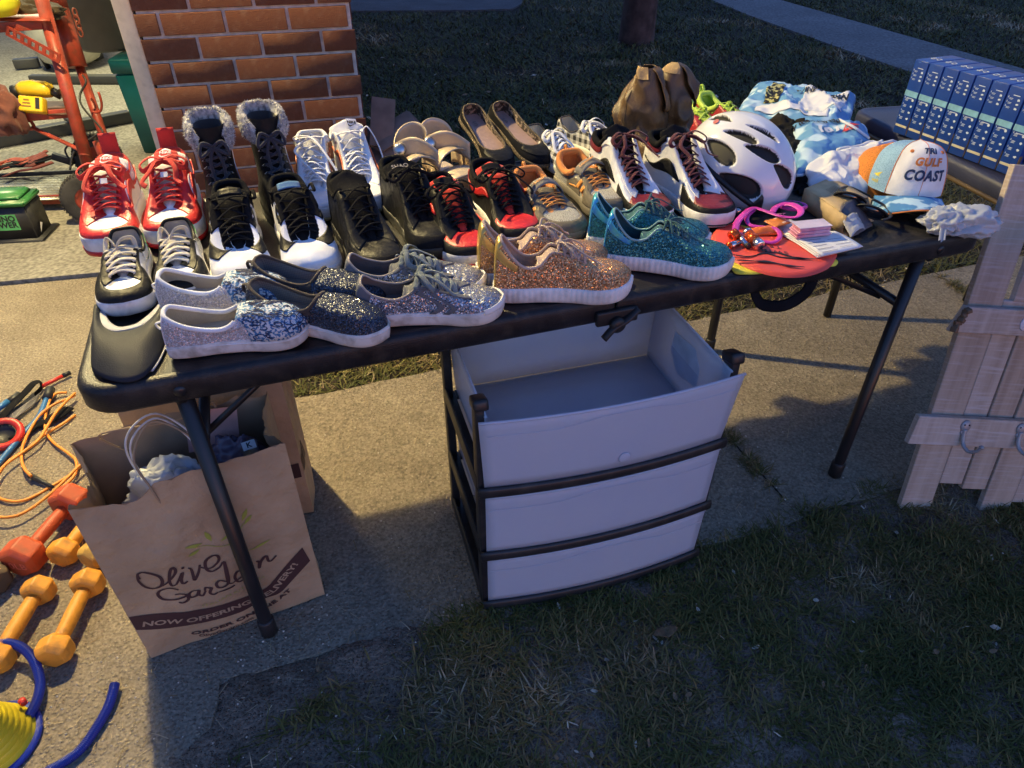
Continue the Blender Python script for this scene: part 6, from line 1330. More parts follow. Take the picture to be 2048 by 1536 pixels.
b = MB(); b.tube([vis(u, 0)+Vector((0, 0, .004)) for u in np.linspace(0, 1, 30)], .0085, 8, flat=.22); b.build('strap', mat('grey_strap', (.34, .34, .37), rough=.6), vz)
b = MB()
for r_ in range(4):
    for k in range(6 - (r_ % 2)):
        q = P(206+k*13+(6 if r_ % 2 else 0)-r_*1, 695+r_*8.5, TZ+.022)
        # find nearest surface point
        best = min(((vis(u, v)-Vector((q.x, q.y, vis(u, v).z))).length, u, v) for u in np.linspace(.15, .8, 24) for v in np.linspace(.1, .8, 12)); p = vis(best[1], best[2]); b.lathe([(.0003, .0006), (.0022, .0004), (.0026, -.0004)], 8, M=rotm(loc=(q.x, q.y, p.z+.0004)))
b.build('vent_holes', black_r, vz)['kind'] = 'stuff'
b = MB(); b.tube([vis(1, v)+Vector((.002, 0, .001)) for v in np.linspace(0, 1, 12)]+[vis(1-.35*t, 1)+Vector((.002, -.001, 0)) for t in np.linspace(0, 1, 12)], .003, 6, flat=.4); b.build('edge_trim', MATS['grey_strap'], vz)
# ================================================================== paper bags under the table
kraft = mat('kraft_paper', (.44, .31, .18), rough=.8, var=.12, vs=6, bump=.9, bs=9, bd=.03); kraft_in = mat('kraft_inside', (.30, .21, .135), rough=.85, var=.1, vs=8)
def paper_bag(name, lab, A_, B_, dep, h, tops, seed):
    "A_, B_: lower front corners; tops: function of (side, t) giving the height of the torn upper edge"
    A_, B_ = Vector(A_), Vector(B_); ex = (B_-A_).normalized(); ey = Vector((-ex.y, ex.x, 0)); w_ = (B_-A_).length
    t = thing(name, lab, 'paper bag', (A_.x, A_.y, 0), world=True)
    def wall(sd):
        def f(u, v):
            z = v*tops(sd, u); cr = .012*nz(u*3+seed, v*3.3, sd*3.)+.005*nz(u*9+seed, v*11, sd)+.006*(.35-1.6*abs(nz(u*3.5+v*1.2+seed, v*1.3-u, sd*2.)))+.003*(.3-1.4*abs(nz(u*7-v*3, v*4+seed, sd))); e = math.sin(math.pi*u)
            if sd == 0: p = A_+ex*w_*u-ey*(.010*math.sin(math.pi*v)*e+cr*(.4+.6*v)*e)
            elif sd == 1: p = A_+ex*w_+ey*dep*u+ex*((.006-.030*v*(1 if seed == 1 else .3))*e+cr*(.3+v)*e)
            elif sd == 2: p = A_+ex*w_*(1-u)+ey*dep+ey*(.01*e+cr*(.3+v)*e)
            else: p = A_+ey*dep*(1-u)-ex*((.006-.035*v)*e+cr*(.3+v)*e)
            return Vector((p.x, p.y, .003+z))
        return f
    for sd, nm in enumerate(('front_wall', 'side_wall', 'back_wall', 'side_wall')):
        b = MB(); f = wall(sd); b.grid(f, 40, 30); b.build(nm, kraft, t)
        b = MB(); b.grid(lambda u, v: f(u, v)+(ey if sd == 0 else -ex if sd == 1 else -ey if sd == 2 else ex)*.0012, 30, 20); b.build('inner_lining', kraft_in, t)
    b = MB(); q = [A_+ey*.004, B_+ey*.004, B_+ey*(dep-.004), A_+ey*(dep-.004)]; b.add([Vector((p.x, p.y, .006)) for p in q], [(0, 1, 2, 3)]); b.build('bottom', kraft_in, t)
    return t, ex, ey, w_, wall
def tops1(sd, u):
    if sd == 0: return .470-.030*math.exp(-((u-.22)/.13)**2)+.012*nz(u*9, 1, 1)+.008*u+.006*nz(u*30, 0, 1)
    if sd == 1: return .478-.035*math.sin(math.pi*u)*.6+.008*nz(u*14, 1, 1)
    if sd == 2: return .47+.012*nz(u*9, 4, 1)
    return .47-.03*math.sin(math.pi*u)+.014*nz(u*14, 7, 1)
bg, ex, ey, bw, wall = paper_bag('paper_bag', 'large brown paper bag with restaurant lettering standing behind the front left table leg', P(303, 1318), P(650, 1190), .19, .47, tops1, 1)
f0 = wall(0); A0 = P(303, 1318)
def face(px, py):
    "point of the photograph -> (metres along, height) on the front of the bag"
    d = ray(px, py); o_ = Vector((0, 0, CAMH)); k = ((A0-o_).dot(ey))/d.dot(ey); q = o_+d*k; return (q-A0).dot(ex), q.z
def onbag(x, z, off=.0016):
    u = max(0, min(1, x/bw)); v = max(0, min(1, (z-.003)/tops1(0, u))); q = f0(u, v); return q-ey*off
brown_ink = mat('bag_brown_print', (.065, .028, .026), rough=.7, var=.05); green_ink = mat('bag_green_print', (.34, .36, .06), rough=.7, var=.05)
def stroke(mb, pts, w_, taper=True):
    q = spline([Vector((*face(x, y), 0)) for x, y in pts], 7); n = len(q)-1
    def f(u, v):
        i = min(n, int(round(u*n))); a = q[max(0, i-1)]; b_ = q[min(n, i+1)]; t = (b_-a); t = t.normalized() if t.length > 0 else Vector((1, 0, 0)); nn = Vector((-t.y, t.x, 0)); ww = w_*(.55+.6*abs(t.y*.8+t.x*.3))*(1 if not taper else (.6+.4*math.sin(math.pi*min(.95, max(.05, u)))))
        p = q[i]+nn*ww*(v-.5); return onbag(p.x, p.y)
    mb.grid(f, n, 1, M=None)
def cp(l): return [(x/3.522, 1100+y/3.522) for x, y in l]
b = MB()
for l in ([(985, 190), (968, 165), (975, 150), (1010, 140), (1075, 150), (1125, 170), (1142, 205), (1125, 240), (1080, 257), (1020, 245), (975, 205), (965, 165)],
          [(1140, 235), (1180, 205), (1225, 150), (1232, 115), (1212, 100), (1195, 125), (1190, 190), (1210, 232), (1240, 222)],
          [(1240, 222), (1262, 180), (1282, 140), (1275, 190), (1290, 215), (1320, 195)], [(1282, 100), (1288, 112)],
          [(1322, 108), (1345, 118), (1362, 170), (1370, 180), (1395, 130), (1405, 85)],
          [(1405, 100), (1480, 105), (1535, 60), (1530, 22), (1490, 20), (1445, 60), (1450, 110), (1490, 125), (1540, 100), (1565, 65)],
          [(1255, 262), (1190, 252), (1130, 272), (1112, 305), (1150, 335), (1225, 335), (1290, 312), (1312, 292), (1270, 290), (1230, 300)], [(1312, 292), (1325, 325), (1290, 352), (1258, 350)],
          [(1395, 262), (1350, 268), (1328, 292), (1345, 312), (1385, 298), (1400, 262), (1398, 290), (1425, 298), (1445, 262)],
          [(1440, 262), (1445, 240), (1470, 240), (1485, 238), (1475, 270), (1500, 282), (1530, 262)],
          [(1600, 190), (1545, 182), (1518, 205), (1535, 228), (1580, 220), (1605, 180), (1575, 60), (1600, 190), (1640, 205)],
          [(1640, 200), (1700, 165), (1705, 130), (1665, 130), (1650, 170), (1680, 200), (1730, 170)],
          [(1800, 65), (1818, 62), (1822, 108), (1835, 60), (1870, 22), (1885, 55), (1905, 58), (1942, 20)], [(1535, 262), (1600, 245), (1650, 220)]):
    stroke(b, cp(l), .0062)
b.build('script_logo', brown_ink, bg)['kind'] = 'stuff'
top_ = spline([Vector((*face(x, y), 0)) for x, y in cp([(905, 470), (1100, 440), (1300, 420), (1500, 375), (1700, 322)])+[(533, 1172), (570, 1128), (604, 1093)]], 6)
bot_ = spline([Vector((*face(x, y), 0)) for x, y in cp([(960, 560), (1200, 545), (1450, 490), (1700, 425), (1860, 340)])+[(560, 1183), (590, 1152), (620, 1120)]], 6)
nb = len(top_)-1; b = MB(); b.grid(lambda u, v: (lambda i: (lambda q: onbag(q.x, q.y, .0014))(top_[i].lerp(bot_[i], v)))(min(nb, int(round(u*nb)))), nb, 3); bd_ = b.build('printed_ribbon', brown_ink, bg)
def path_text(body, pts, h, m_, off=.0020, bold=.0004, parent=bg, stretch=None):
    q = spline([Vector((*face(x, y), 0)) for x, y in pts], 10); cum = [0]
    for i in range(1, len(q)): cum.append(cum[-1]+(q[i]-q[i-1]).length)
    tot = cum[-1]; wdt = len(body)*h*.92
    def fn(x, y):
        s_ = min(tot*.9999, max(0, x/wdt*tot*1.0)); k = 0
        while cum[k+1] < s_: k += 1
        t = (q[k+1]-q[k]).normalized(); p = q[k]+t*(s_-cum[k])+Vector((-t.y, t.x, 0))*y; return onbag(p.x, p.y, off)
    return letters(body, h, m_, parent, fn, align='LEFT', bold=bold, sub=1)
pale = mat('bag_pale_letters', (.40, .29, .19), rough=.8)
path_text('NOW OFFERING DELIVERY!', cp([(1000, 518), (1150, 500), (1330, 480), (1500, 435), (1700, 372)])+[(540, 1182), (572, 1145), (606, 1106), (622, 1085)], .0150, pale, bold=.0006, off=.0026)
path_text('ORDER ONLINE AT', cp([(1345, 585), (1500, 550), (1650, 495), (1800, 430)])+[(545, 1205), (600, 1160)], .0105, brown_ink, bold=.0005)
path_text('OliveGarden.com', cp([(1400, 597), (1500, 585), (1650, 535), (1800, 465)])+[(545, 1218)], .0085, brown_ink, bold=.0002)
path_text('ITALIAN KITCHEN', cp([(1420, 370), (1500, 345), (1640, 280), (1800, 200), (1940, 120)]), .0080, green_ink, bold=-.0002)
def leafp(mb, a, b2, w_):
    A_ = Vector((*face(*a), 0)); B_ = Vector((*face(*b2), 0)); t = (B_-A_); n_ = Vector((-t.y, t.x, 0)).normalized()
    mb.grid(lambda u, v: (lambda p: onbag(p.x, p.y))(A_+t*u+n_*(v-.5)*w_*math.sin(math.pi*min(.97, max(.03, u)))), 10, 1)
b = MB(); K = lambda x, y: (x/2.926, 700+y/2.926)
for a, c_, w_ in (((1080, 1135), (1180, 1118), .009), ((1195, 1050), (1235, 1105), .010), ((1100, 1195), (1165, 1145), .008), ((1440, 910), (1415, 985), .009), ((1470, 950), (1425, 1005), .008), ((1290, 1100), (1350, 1040), .006), ((1470, 1150), (1580, 1095), .006)): leafp(b, K(*a), K(*c_), w_)
stroke(b, [K(1080, 1140), K(1200, 1130), K(1330, 1120), K(1420, 1000)], .0022); stroke(b, [K(1330, 1120), K(1450, 1150), K(1560, 1105)], .0020); b.build('olive_branch_print', green_ink, bg)
# string handles
b = MB(); hz = .475
def bagpt(x, y, z): q = A0+ex*x+ey*y; return Vector((q.x, q.y, z))
b.tube([bagpt(.14, .0, .42), bagpt(.135, -.004, .47), bagpt(.125, .02, .53), bagpt(.17, .05, .575), bagpt(.225, .03, .53), bagpt(.235, .0, .47), bagpt(.235, .002, .42)], .0022, 6, sm=6); b.build('string_handle', mat('paper_string', (.35, .25, .15), rough=.8), bg)
b = MB(); b.tube([bagpt(.09, .185, .42), bagpt(.06, .15, .50), bagpt(.10, .13, .52), bagpt(.20, .14, .50), bagpt(.27, .17, .50), bagpt(.26, .188, .42)], .0022, 6, sm=6); b.build('string_handle', MATS['paper_string'], bg)
# what is in the bag
pb = thing('plastic_bag', 'crumpled pale plastic bag inside the front paper bag', 'plastic bag', bagpt(.15, .09, .33)); m = MB()
vs, fs = crumple(Vector((0, .005, 0)), (.075, .050, .085), 5, amp=.34); m.add(vs, fs); vs, fs = crumple(Vector((.04, .0, .03)), (.05, .038, .055), 9, amp=.3); m.add(vs, fs); m.build('crumpled_film', film, pb)
pb2 = thing('clothes_bundle', 'dark and lilac clothes in clear wrapping at the right side of the paper bag', 'clothes', bagpt(.28, .11, .33)); m = MB(); vs, fs = crumple(Vector((0, .01, 0)), (.062, .045, .09), 12, amp=.25); m.add(vs, fs); m.build('bundle', mat('lilac_wrap', (.13, .10, .14), rough=.25, col2=(.42, .34, .20), vs=14, cs=(.5, .6)), pb2)
t_ = thing('paper_tag', 'small white tag with black letters tucked in the bag corner', 'tag', bagpt(.315, .07, .445), rot=(R(40), 0, R(30))); b = MB(); b.box((0, 0, 0), (.026, .018, .001)); tg_ = b.build('card', white_r, t_); letters('K', .011, black_r, tg_, lambda x, y: (x, y, .0008), bold=.0004)
hg = thing('white_hanger_cord', 'white cord loop rising from the open paper bag', 'cord', bagpt(.12, .10, .35), world=True); b = MB()
b.tube([bagpt(.115, .10, .36), bagpt(.10, .11, .47), bagpt(.12, .12, .52), bagpt(.17, .13, .535), bagpt(.215, .11, .49), bagpt(.23, .09, .44)], .0022, 6, sm=6); b.tube([bagpt(.121, .095, .36), bagpt(.106, .105, .465), bagpt(.126, .115, .512), bagpt(.17, .125, .527), bagpt(.210, .105, .484), bagpt(.225, .085, .44)], .0022, 6, sm=6); b.build('cord_loop', white_r, hg)
dk = thing('dark_clothes', 'dark cloth filling the bottom of the open paper bag', 'cloth', bagpt(.15, .095, .24)); m = MB(); vs, fs = crumple(Vector((0, .005, 0)), (.125, .062, .10), 15, amp=.12); m.add(vs, fs); m.build('bundle', fabric('navy_cloth', (.02, .02, .035)), dk)
pk_ = thing('pink_folder', 'pink card sticking up at the back of the paper bag', 'card', bagpt(.255, .16, .44), rot=(R(75), R(10), R(25))); b = MB(); b.box((0, 0, 0), (.10, .09, .002)); b.build('card', mat('pink_card', (.48, .25, .22), rough=.7), pk_)
def tops2(sd, u): return .475+.008*nz(u*9, sd*4., 3)-.02*(math.sin(math.pi*u) if sd in (1, 3) else 0)
B0_ = Vector((-.905, 1.12, 0)); bg2, ex2, ey2, bw2, wall2 = paper_bag('paper_bag', 'second brown paper bag standing behind the lettered one under the table', (-.865, 1.175, 0), (-.528, 1.268, 0), .19, .475, tops2, 2)
f2 = wall2(1); b = MB(); b.grid(lambda u, v: f2(.02+.42*u, .31+.10*v)+ex2*.0016, 8, 3); sb_ = b.build('printed_ribbon', brown_ink, bg2)
letters('Y', .028, pale, bg2, lambda x, y: f2(.22+x/.19, .36+y/.475)+ex2*.003, bold=.0015)
f3 = wall2(0); b = MB(); b.grid(lambda u, v: f3(.02+.96*u, .28+.10*v)-ey2*.0016, 12, 3); b.build('printed_ribbon', brown_ink, bg2)
bx_ = thing('cardboard_sheet', 'plain cardboard flap standing in the rear paper bag', 'cardboard', (-.70, 1.30, .25), rot=(R(82), 0, R(14))); b = MB(); b.box((0, 0, 0), (.30, .40, .004)); b.build('sheet', card, bx_)
# ================================================================== dumbbells
def dumbbell(lab, pa, pb_, rad, m_, text=None, grp=None, hr=.0155, hl=None):
    A_ = P(pa[0], pa[1], rad*.90); B_ = P(pb_[0], pb_[1], rad*.90); d = B_-A_; L__ = d.length; t = thing('dumbbell', lab, 'dumbbell', ((A_+B_)/2), math.atan2(d.y, d.x), group=grp)
    hl = hl or rad*1.25
    for sx in (-1, 1):
        b_ = bmesh.new(); rings = []
        for x, r_ in ((-hl/2, rad*.80), (-hl/2+.010, rad), (hl/2-.012, rad), (hl/2, rad*.78)):
            rings.append([b_.verts.new((x*sx, r_*math.cos(math.pi/3*k+math.pi/6), r_*math.sin(math.pi/3*k+math.pi/6))) for k in range(6)])
        for i in range(3):
            for k in range(6): q = [rings[i][k], rings[i][(k+1) % 6], rings[i+1][(k+1) % 6], rings[i+1][k]]; b_.faces.new(q if sx < 0 else q[::-1])
        b_.faces.new(rings[0][::-1] if sx > 0 else rings[0]); b_.faces.new(rings[3] if sx > 0 else rings[3][::-1])
        bmesh.ops.recalc_face_normals(b_, faces=b_.faces); bmesh.ops.bevel(b_, geom=b_.edges[:], offset=.0045, segments=2, affect='EDGES', profile=.6); b_.verts.index_update()
        m = MB(); m.add([v.co+Vector((sx*L__/2, 0, 0)) for v in b_.verts], [[v.index for v in f.verts] for f in b_.faces], smooth=False); b_.free(); h_ = m.build('head', m_, t)
        if text and sx > 0: letters(text, rad*.42, mat('embossed_'+text, tuple(c*.8 for c in text_col), rough=.6), h_, lambda x, y: (L__/2+hl/2+.0008, x, y-.0), bold=.0004)
    m = MB(); m.tube([(x, 0, 0) for x in np.linspace(-L__/2+hl*.4, L__/2-hl*.4, 12)], hr, 16, rr=lambda u: hr*(1+.10*math.sin(math.pi*u))); m.build('handle', m_, t)
    return t
vin_r = mat('red_orange_vinyl', (.50, .075, .018), rough=.55, bump=.25, bs=160, var=.1, dirt=(.18, .06, .03), dd=.5); vin_o = mat('orange_vinyl', (.74, .31, .03), rough=.55, bump=.25, bs=160, var=.1, dirt=(.28, .13, .04), dd=.6); vin_y = mat('yellow_vinyl', (.55, .33, .06), rough=.6, bump=.25, bs=160, var=.1, dirt=(.25, .15, .06), dd=.6)
text_col = (.9, .2, .1)
dumbbell('red orange vinyl dumbbell with hexagonal ends beside the paper bag', (142, 1003), (48, 1112), .050, vin_r, '10LB')
dumbbell('bright orange dumbbell lying between the red one and the paper bag', (196, 1020), (128, 1104), .038, vin_o, None, 'orange dumbbells')
dumbbell('dull yellow dumbbell mostly hidden behind the paper bag corner', (262, 1040), (188, 1110), .037, vin_y)
dumbbell('orange dumbbell at the lower left, partly cut off by the picture edge', (78, 1180), (-8, 1318), .037, vin_o, None, 'orange dumbbells')
dumbbell('orange dumbbell with a pale worn lower end, in front of the bag corner', (176, 1166), (110, 1300), .038, vin_o, None, 'orange dumbbells')
dumbbell('dark brown dumbbell end at the very left edge of the picture', (-95, 1110), (-14, 1160), .040, mat('brown_vinyl', (.10, .07, .04), rough=.7))
# ================================================================== foot pump and hoses
fpz = P(8, 1490, 0); fpp = thing('foot_pump', 'yellow bellows foot pump on a blue base in the lower left corner', 'foot pump', (fpz.x-.02, fpz.y, 0), R(20)); bluep = plastic('blue_plastic', (.01, .03, .30)); yelp = plastic('yellow_plastic', (.78, .62, .03))
prof = [(.001, .095), (.030, .093), (.040, .088)]; r_ = .042; z_ = .084
for k in range(6): prof += [(r_+.004, z_), (r_-.001, z_-.004), (r_-.001, z_-.006)]; z_ -= .012; r_ += .0055
prof += [(r_+.003, .010), (r_, .006), (.001, .006)]
b = MB(); b.lathe(prof, 40); b.build('bellows', yelp, fpp)
b = MB(); b.lathe([(.001, -.0), (.085, -.0), (.088, .006), (.084, .011), (.001, .011)], 40); b.box((0, -.085, .006), (.08, .06, .010), bev=.004); b.build('base', bluep, fpp)
b = MB(); b.lathe([(.001, .0), (.007, .0), (.007, .012), (.001, .013)], 14, M=rotm(loc=(.060, .045, .040))); b.build('valve_button', mat('red_plastic', (.55, .03, .02), rough=.4), fpp)
def hose(name, lab, pts, r_, m_, zs=None, n=10):
    q = spline([P(x, y, z) for x, y, z in pts], 60); t = thing(name, lab, 'hose', (q[0].x, q[0].y, 0), world=True)
    b = MB(); cnt = len(q); b.tube(q, r_, n, rr=lambda u: r_*(1+.12*(1 if int(u*cnt/1.0) % 4 < 2 else -1))); b.build('corrugated_tube', m_, t); return t
hose('air_hose', 'ribbed blue hose looping from the yellow foot pump', [(58, 1432, .022), (74, 1400, .022), (80, 1362, .022), (66, 1318, .03), (38, 1292, .04), (0, 1286, .04), (-40, 1300, .03)], .0088, bluep)
hose('air_hose', 'loose end of ribbed blue hose lying on the concrete', [(230, 1368, .016), (218, 1410, .012), (195, 1452, .010), (160, 1500, .010), (115, 1532, .010), (60, 1560, .010)], .0088, bluep)
# ================================================================== cables at the left
oc = thing('extension_cord', 'coiled orange extension cord on the concrete at the left edge', 'cord', P(80, 900), world=True); orgc = plastic('orange_cord', (.82, .28, .03), rough=.45)
ORC = [[(150, 830), (125, 848), (90, 869), (52, 900), (21, 919), (4, 938), (-14, 965), (-8, 990), (12, 1001), (42, 1002), (73, 990), (104, 972), (140, 950), (170, 924), (200, 900)],
       [(133, 785), (112, 787), (100, 800), (93, 822), (90, 846), (93, 866), (108, 886), (137, 907), (151, 920), (153, 938), (146, 955), (125, 975)],
       [(150, 790), (137, 797), (110, 808), (82, 828), (62, 857), (46, 890), (43, 917), (49, 938), (62, 952)],
       [(150, 786), (130, 805), (110, 828), (92, 857), (75, 882), (42, 907), (8, 932), (-12, 960), (-30, 990), (-10, 1030), (27, 1033), (62, 1017), (98, 990), (125, 965), (154, 936), (176, 918)]]
b = MB()
for k, l in enumerate(ORC): b.tube([P(x, y, .006+.007*k+.004*math.sin(i)) for i, (x, y) in enumerate(l)], .0042, 8, sm=8)
b.build('cable', orgc, oc)['kind'] = 'stuff'
b = MB(); b.tube([P(60, 951, .012), P(82, 962, .012), P(106, 974, .010)], .0065, 8, rr=lambda u: .0085-.004*u); b.build('plug', black_r, oc)
jb = thing('blue_hose', 'blue tube with a black end cap among the orange cord coils', 'tube', P(60, 850), world=True); bt = plastic('mid_blue_plastic', (.03, .14, .34))
b = MB(); b.tube([P(-10, 935, .012), P(30, 888, .012), P(62, 852, .014), (P(80, 830, .016)), P(94, 796, .02)], .0085, 10, sm=6); b.build('tube', bt, jb); b = MB(); b.tube([P(94, 798, .02), P(101, 778, .024)], .014, 12); b.build('end_cap', black_r, jb)
jb = thing('exercise_band', 'short blue handle with black strap at the far left', 'handle', P(20, 800), world=True)
b = MB(); b.tube([P(-10, 822, .02), P(16, 803, .02)], .010, 10); b.build('grip', bt, jb); b = MB(); b.tube([P(14, 804, .02), P(38, 786, .022)], .011, 8, flat=.5); b.build('strap_end', black_r, jb)
bs_ = thing('black_strap', 'black webbing strap folded over near the left table corner', 'strap', P(50, 800), world=True); b = MB()
b.tube([P(-10, 850, .01), P(20, 815, .02), P(50, 785, .03), P(68, 766, .035), P(80, 764, .03), P(82, 776, .015), P(70, 790, .01)], .014, 8, sm=6, flat=.15); b.tube([P(0, 870, .01), P(40, 868, .014), P(70, 850, .012), P(110, 835, .012), P(138, 815, .01)], .02, 8, sm=6, flat=.15); b.build('webbing', black_f, bs_)['kind'] = 'stuff'
gp = thing('grey_sleeve', 'flat grey cloth sleeve lying among the straps', 'sleeve', P(55, 810), world=True); b = MB(); b.grid(lambda u, v: P(22+62*u-12*v, 830-48*u+24*v, .012+.010*math.sin(3*u)*(1-v)), 10, 6, th=.002); b.build('cloth', mat('grey_nylon', (.10, .09, .09), rough=.6), gp)
rs_ = thing('exercise_band', 'red rubber handle poking out beside the left end of the table', 'handle', P(110, 760), world=True); b = MB(); b.tube([P(83, 773, .015), P(125, 752, .015)], .0065, 8); b.build('grip', MATS['red_plastic'], rs_); b = MB(); b.tube([P(125, 752, .015), P(140, 745, .015)], .008, 8); b.build('end_cap', black_r, rs_)
rr_ = thing('red_buckle', 'red and black moulded buckle ring at the left picture edge', 'buckle', P(15, 865), world=True); b = MB(); c_ = P(6, 868, .03)
b.lathe([(.044, -.028), (.056, .0), (.050, .010), (.036, .006), (.034, -.02)], 24, M=rotm(R(18), R(14), 0, c_)); b.build('ring', MATS['red_plastic'], rr_); b = MB(); b.lathe([(.001, -.02), (.034, -.02), (.033, .002), (.030, -.012), (.001, -.012)], 20, M=rotm(R(18), R(14), 0, c_)); b.build('hub', black_r, rr_)
# ================================================================== garage side: red cart and what stands about it
cred = mat('cart_red_paint', (.27, .035, .018), rough=.45, bump=.3, bs=60, var=.2, dirt=(.10, .05, .03), dd=.6)
rub = mat('old_rubber', (.035, .033, .03), rough=.85, bump=.6, bs=200, var=.3)
ct = thing('red_hand_cart', 'red steel hand cart with two rubber wheels and a diamond plate deck in the garage', 'hand cart', P(150, 420), world=True)
Wn = P(180, 397, .117); Wf = P(196, 313, .117); ax = (Wf-Wn).normalized()
for c_, nm in ((Wn, 'wheel'), (Wf, 'wheel')):
    M_ = Matrix.Translation(c_) @ ax.to_track_quat('Z', 'Y').to_matrix().to_4x4()
    b = MB(); b.lathe([(.060, -.022), (.105, -.026), (.118, -.018), (.121, 0), (.118, .018), (.105, .026), (.060, .022)], 40, M=M_, cap=False)
    for k in range(48): 
        a = k*2*math.pi/48; b.box((0, 0, 0), (.008, .007, .040), M=M_ @ Matrix.Rotation(a, 4, 'Z') @ Matrix.Translation((.119, 0, 0)))
    w_ = b.build(nm, rub, ct); b = MB(); b.lathe([(.001, -.016), (.05, -.012), (.062, -.022), (.062, .022), (.05, .012), (.001, .016)], 28, M=M_); b.build('rim', cred, w_)
b = MB(); b.tube([Wn-ax*.05, Wf+ax*.05], .010, 10); b.build('axle', metal_m, ct)
def bar(a, b2, r_, n=10, m_=cred, nm='bar', flat=None, par=ct): b = MB(); b.tube([a, b2], r_, n, flat=flat); return b.build(nm, m_, par)
bar(Yp(188, 372, 3.30), Yp(78, -20, 3.55), .029, 16, nm='main_pole')
bar(Yp(232, 345, 3.55), Yp(158, 130, 3.75), .022, 12, nm='rear_pole')
b = MB(); M_ = Matrix.Translation(Yp(155, 134, 3.72)) @ (Yp(118, 18, 3.80)-Yp(155, 134, 3.72)).to_track_quat('Z', 'Y').to_matrix().to_4x4(); l_ = (Yp(118, 18, 3.80)-Yp(155, 134, 3.72)).length
b.lathe([(.040, 0), (.045, 0), (.045, l_), (.040, l_), (.040, .01), (.001, .01)], 24, M=M_); b.build('socket_tube', cred, ct)
bar(Yp(118, 16, 3.84), Yp(104, -40, 3.9), .042, 20, nm='upper_tube')
b = MB(); M_ = Matrix.Translation(Yp(228, 338, 3.42)) @ (Yp(205, 278, 3.46)-Yp(228, 338, 3.42)).to_track_quat('Z', 'Y').to_matrix().to_4x4(); b.lathe([(.044, 0), (.048, 0), (.048, .14), (.043, .14), (.043, .02), (.001, .02)], 24, M=M_); b.build('lower_socket', cred, ct)
def flatbar(p0, p1, w_, th, nm, m_=cred, par=ct):
    p0, p1 = Vector(p0), Vector(p1); d = (p1-p0); c_ = (p0+p1)/2; M_ = Matrix.Translation(c_) @ d.to_track_quat('X', 'Z').to_matrix().to_4x4(); b = MB(); b.box((0, 0, 0), (d.length, th, w_), M=M_, bev=.002); return b.build(nm, m_, par)
flatbar(Yp(-30, 57, 3.42), Yp(96, 48, 3.50), .040, .012, 'shelf_bar'); flatbar(Yp(-30, 12, 3.8), Yp(88, 5, 3.78), .026, .01, 'shelf_bar')
flatbar(Yp(22, 236, 3.36), Yp(150, 225, 3.44), .042, .012, 'shelf_bar')
b = MB(); b.grid(lambda u, v: Yp(-30+130*u, 40-30*v, 3.45+.3*v), 4, 2, th=.006); b.build('shelf_plate', cred, ct)
b = MB(); b.grid(lambda u, v: Yp(24+112*u+6*v, 228-26*v, 3.40+.22*v), 4, 2, th=.006); b.build('shelf_plate', mat('dark_shelf', (.07, .03, .02), rough=.7), ct)
# perforated brace: two rails and bridges
a0, a1 = Yp(12, 60, 3.43), Yp(120, 118, 3.40); dv = (a1-a0).normalized(); up_ = Vector((0, 0, 1)); pr = (up_-dv*up_.dot(dv)).normalized(); b = MB()
bm_ = []; L__ = (a1-a0).length; M_ = Matrix(((dv.x, 0, pr.x, a0.x), (dv.y, 1, pr.y, a0.y), (dv.z, 0, pr.z, a0.z), (0, 0, 0, 1)))
b.box((L__/2, 0, .017), (L__, .005, .012), M=M_); b.box((L__/2, 0, -.017), (L__, .005, .012), M=M_)
for k in range(8): b.box((L__*(k+.2)/7.4, .0, 0), (L__/7.4*.5, .005, .024), M=M_)
b.build('perforated_brace', cred, ct)
# spanner shaped arm
b = MB(); b.tube([Yp(66, 254, 3.42), Yp(80, 262, 3.40), Yp(160, 300, 3.34), Yp(170, 312, 3.32)], .014, 8, sm=4, flat=.6, rr=lambda u: .012+.012*(u > .85)); b.tube([Yp(54, 240, 3.42), Yp(62, 243, 3.42), Yp(68, 254, 3.42), Yp(62, 258, 3.42), Yp(54, 252, 3.42)], .008, 6, sm=3); b.build('fork_arm', cred, ct)
b = MB(); b.tube([Yp(197, 184, 3.5), Yp(203, 205, 3.5), Yp(202, 220, 3.5), Yp(194, 225, 3.5), Yp(185, 223, 3.5)], .006, 8, sm=5); b.build('hook_rod', cred, ct)
for k in range(4):
    c_ = Yp(150+3.5*k, 26+13*k, 3.7); b = MB(); o2 = []
    for a in np.linspace(0, 6.283, 12, endpoint=False):
        q = Vector((.011*math.cos(a), 0, .020*math.sin(a))) if k % 2 else Vector((.004*math.cos(a), .011*math.cos(a), .020*math.sin(a))); o2.append(c_+q)
    b.tube(o2, .0042, 6, closed=True); b.build('chain_link', mat('rusty_chain', (.22, .05, .03), rough=.6), ct)
b = MB(); b.tube([Yp(165, 150, 3.6), Yp(172, 165, 3.58), Yp(160, 190, 3.55), Yp(166, 215, 3.5), Yp(205, 262, 3.4), Yp(190, 272, 3.4), Yp(150, 300, 3.35), Yp(140, 340, 3.3)], .005, 6, sm=6); b.build('black_cable', black_r, ct)
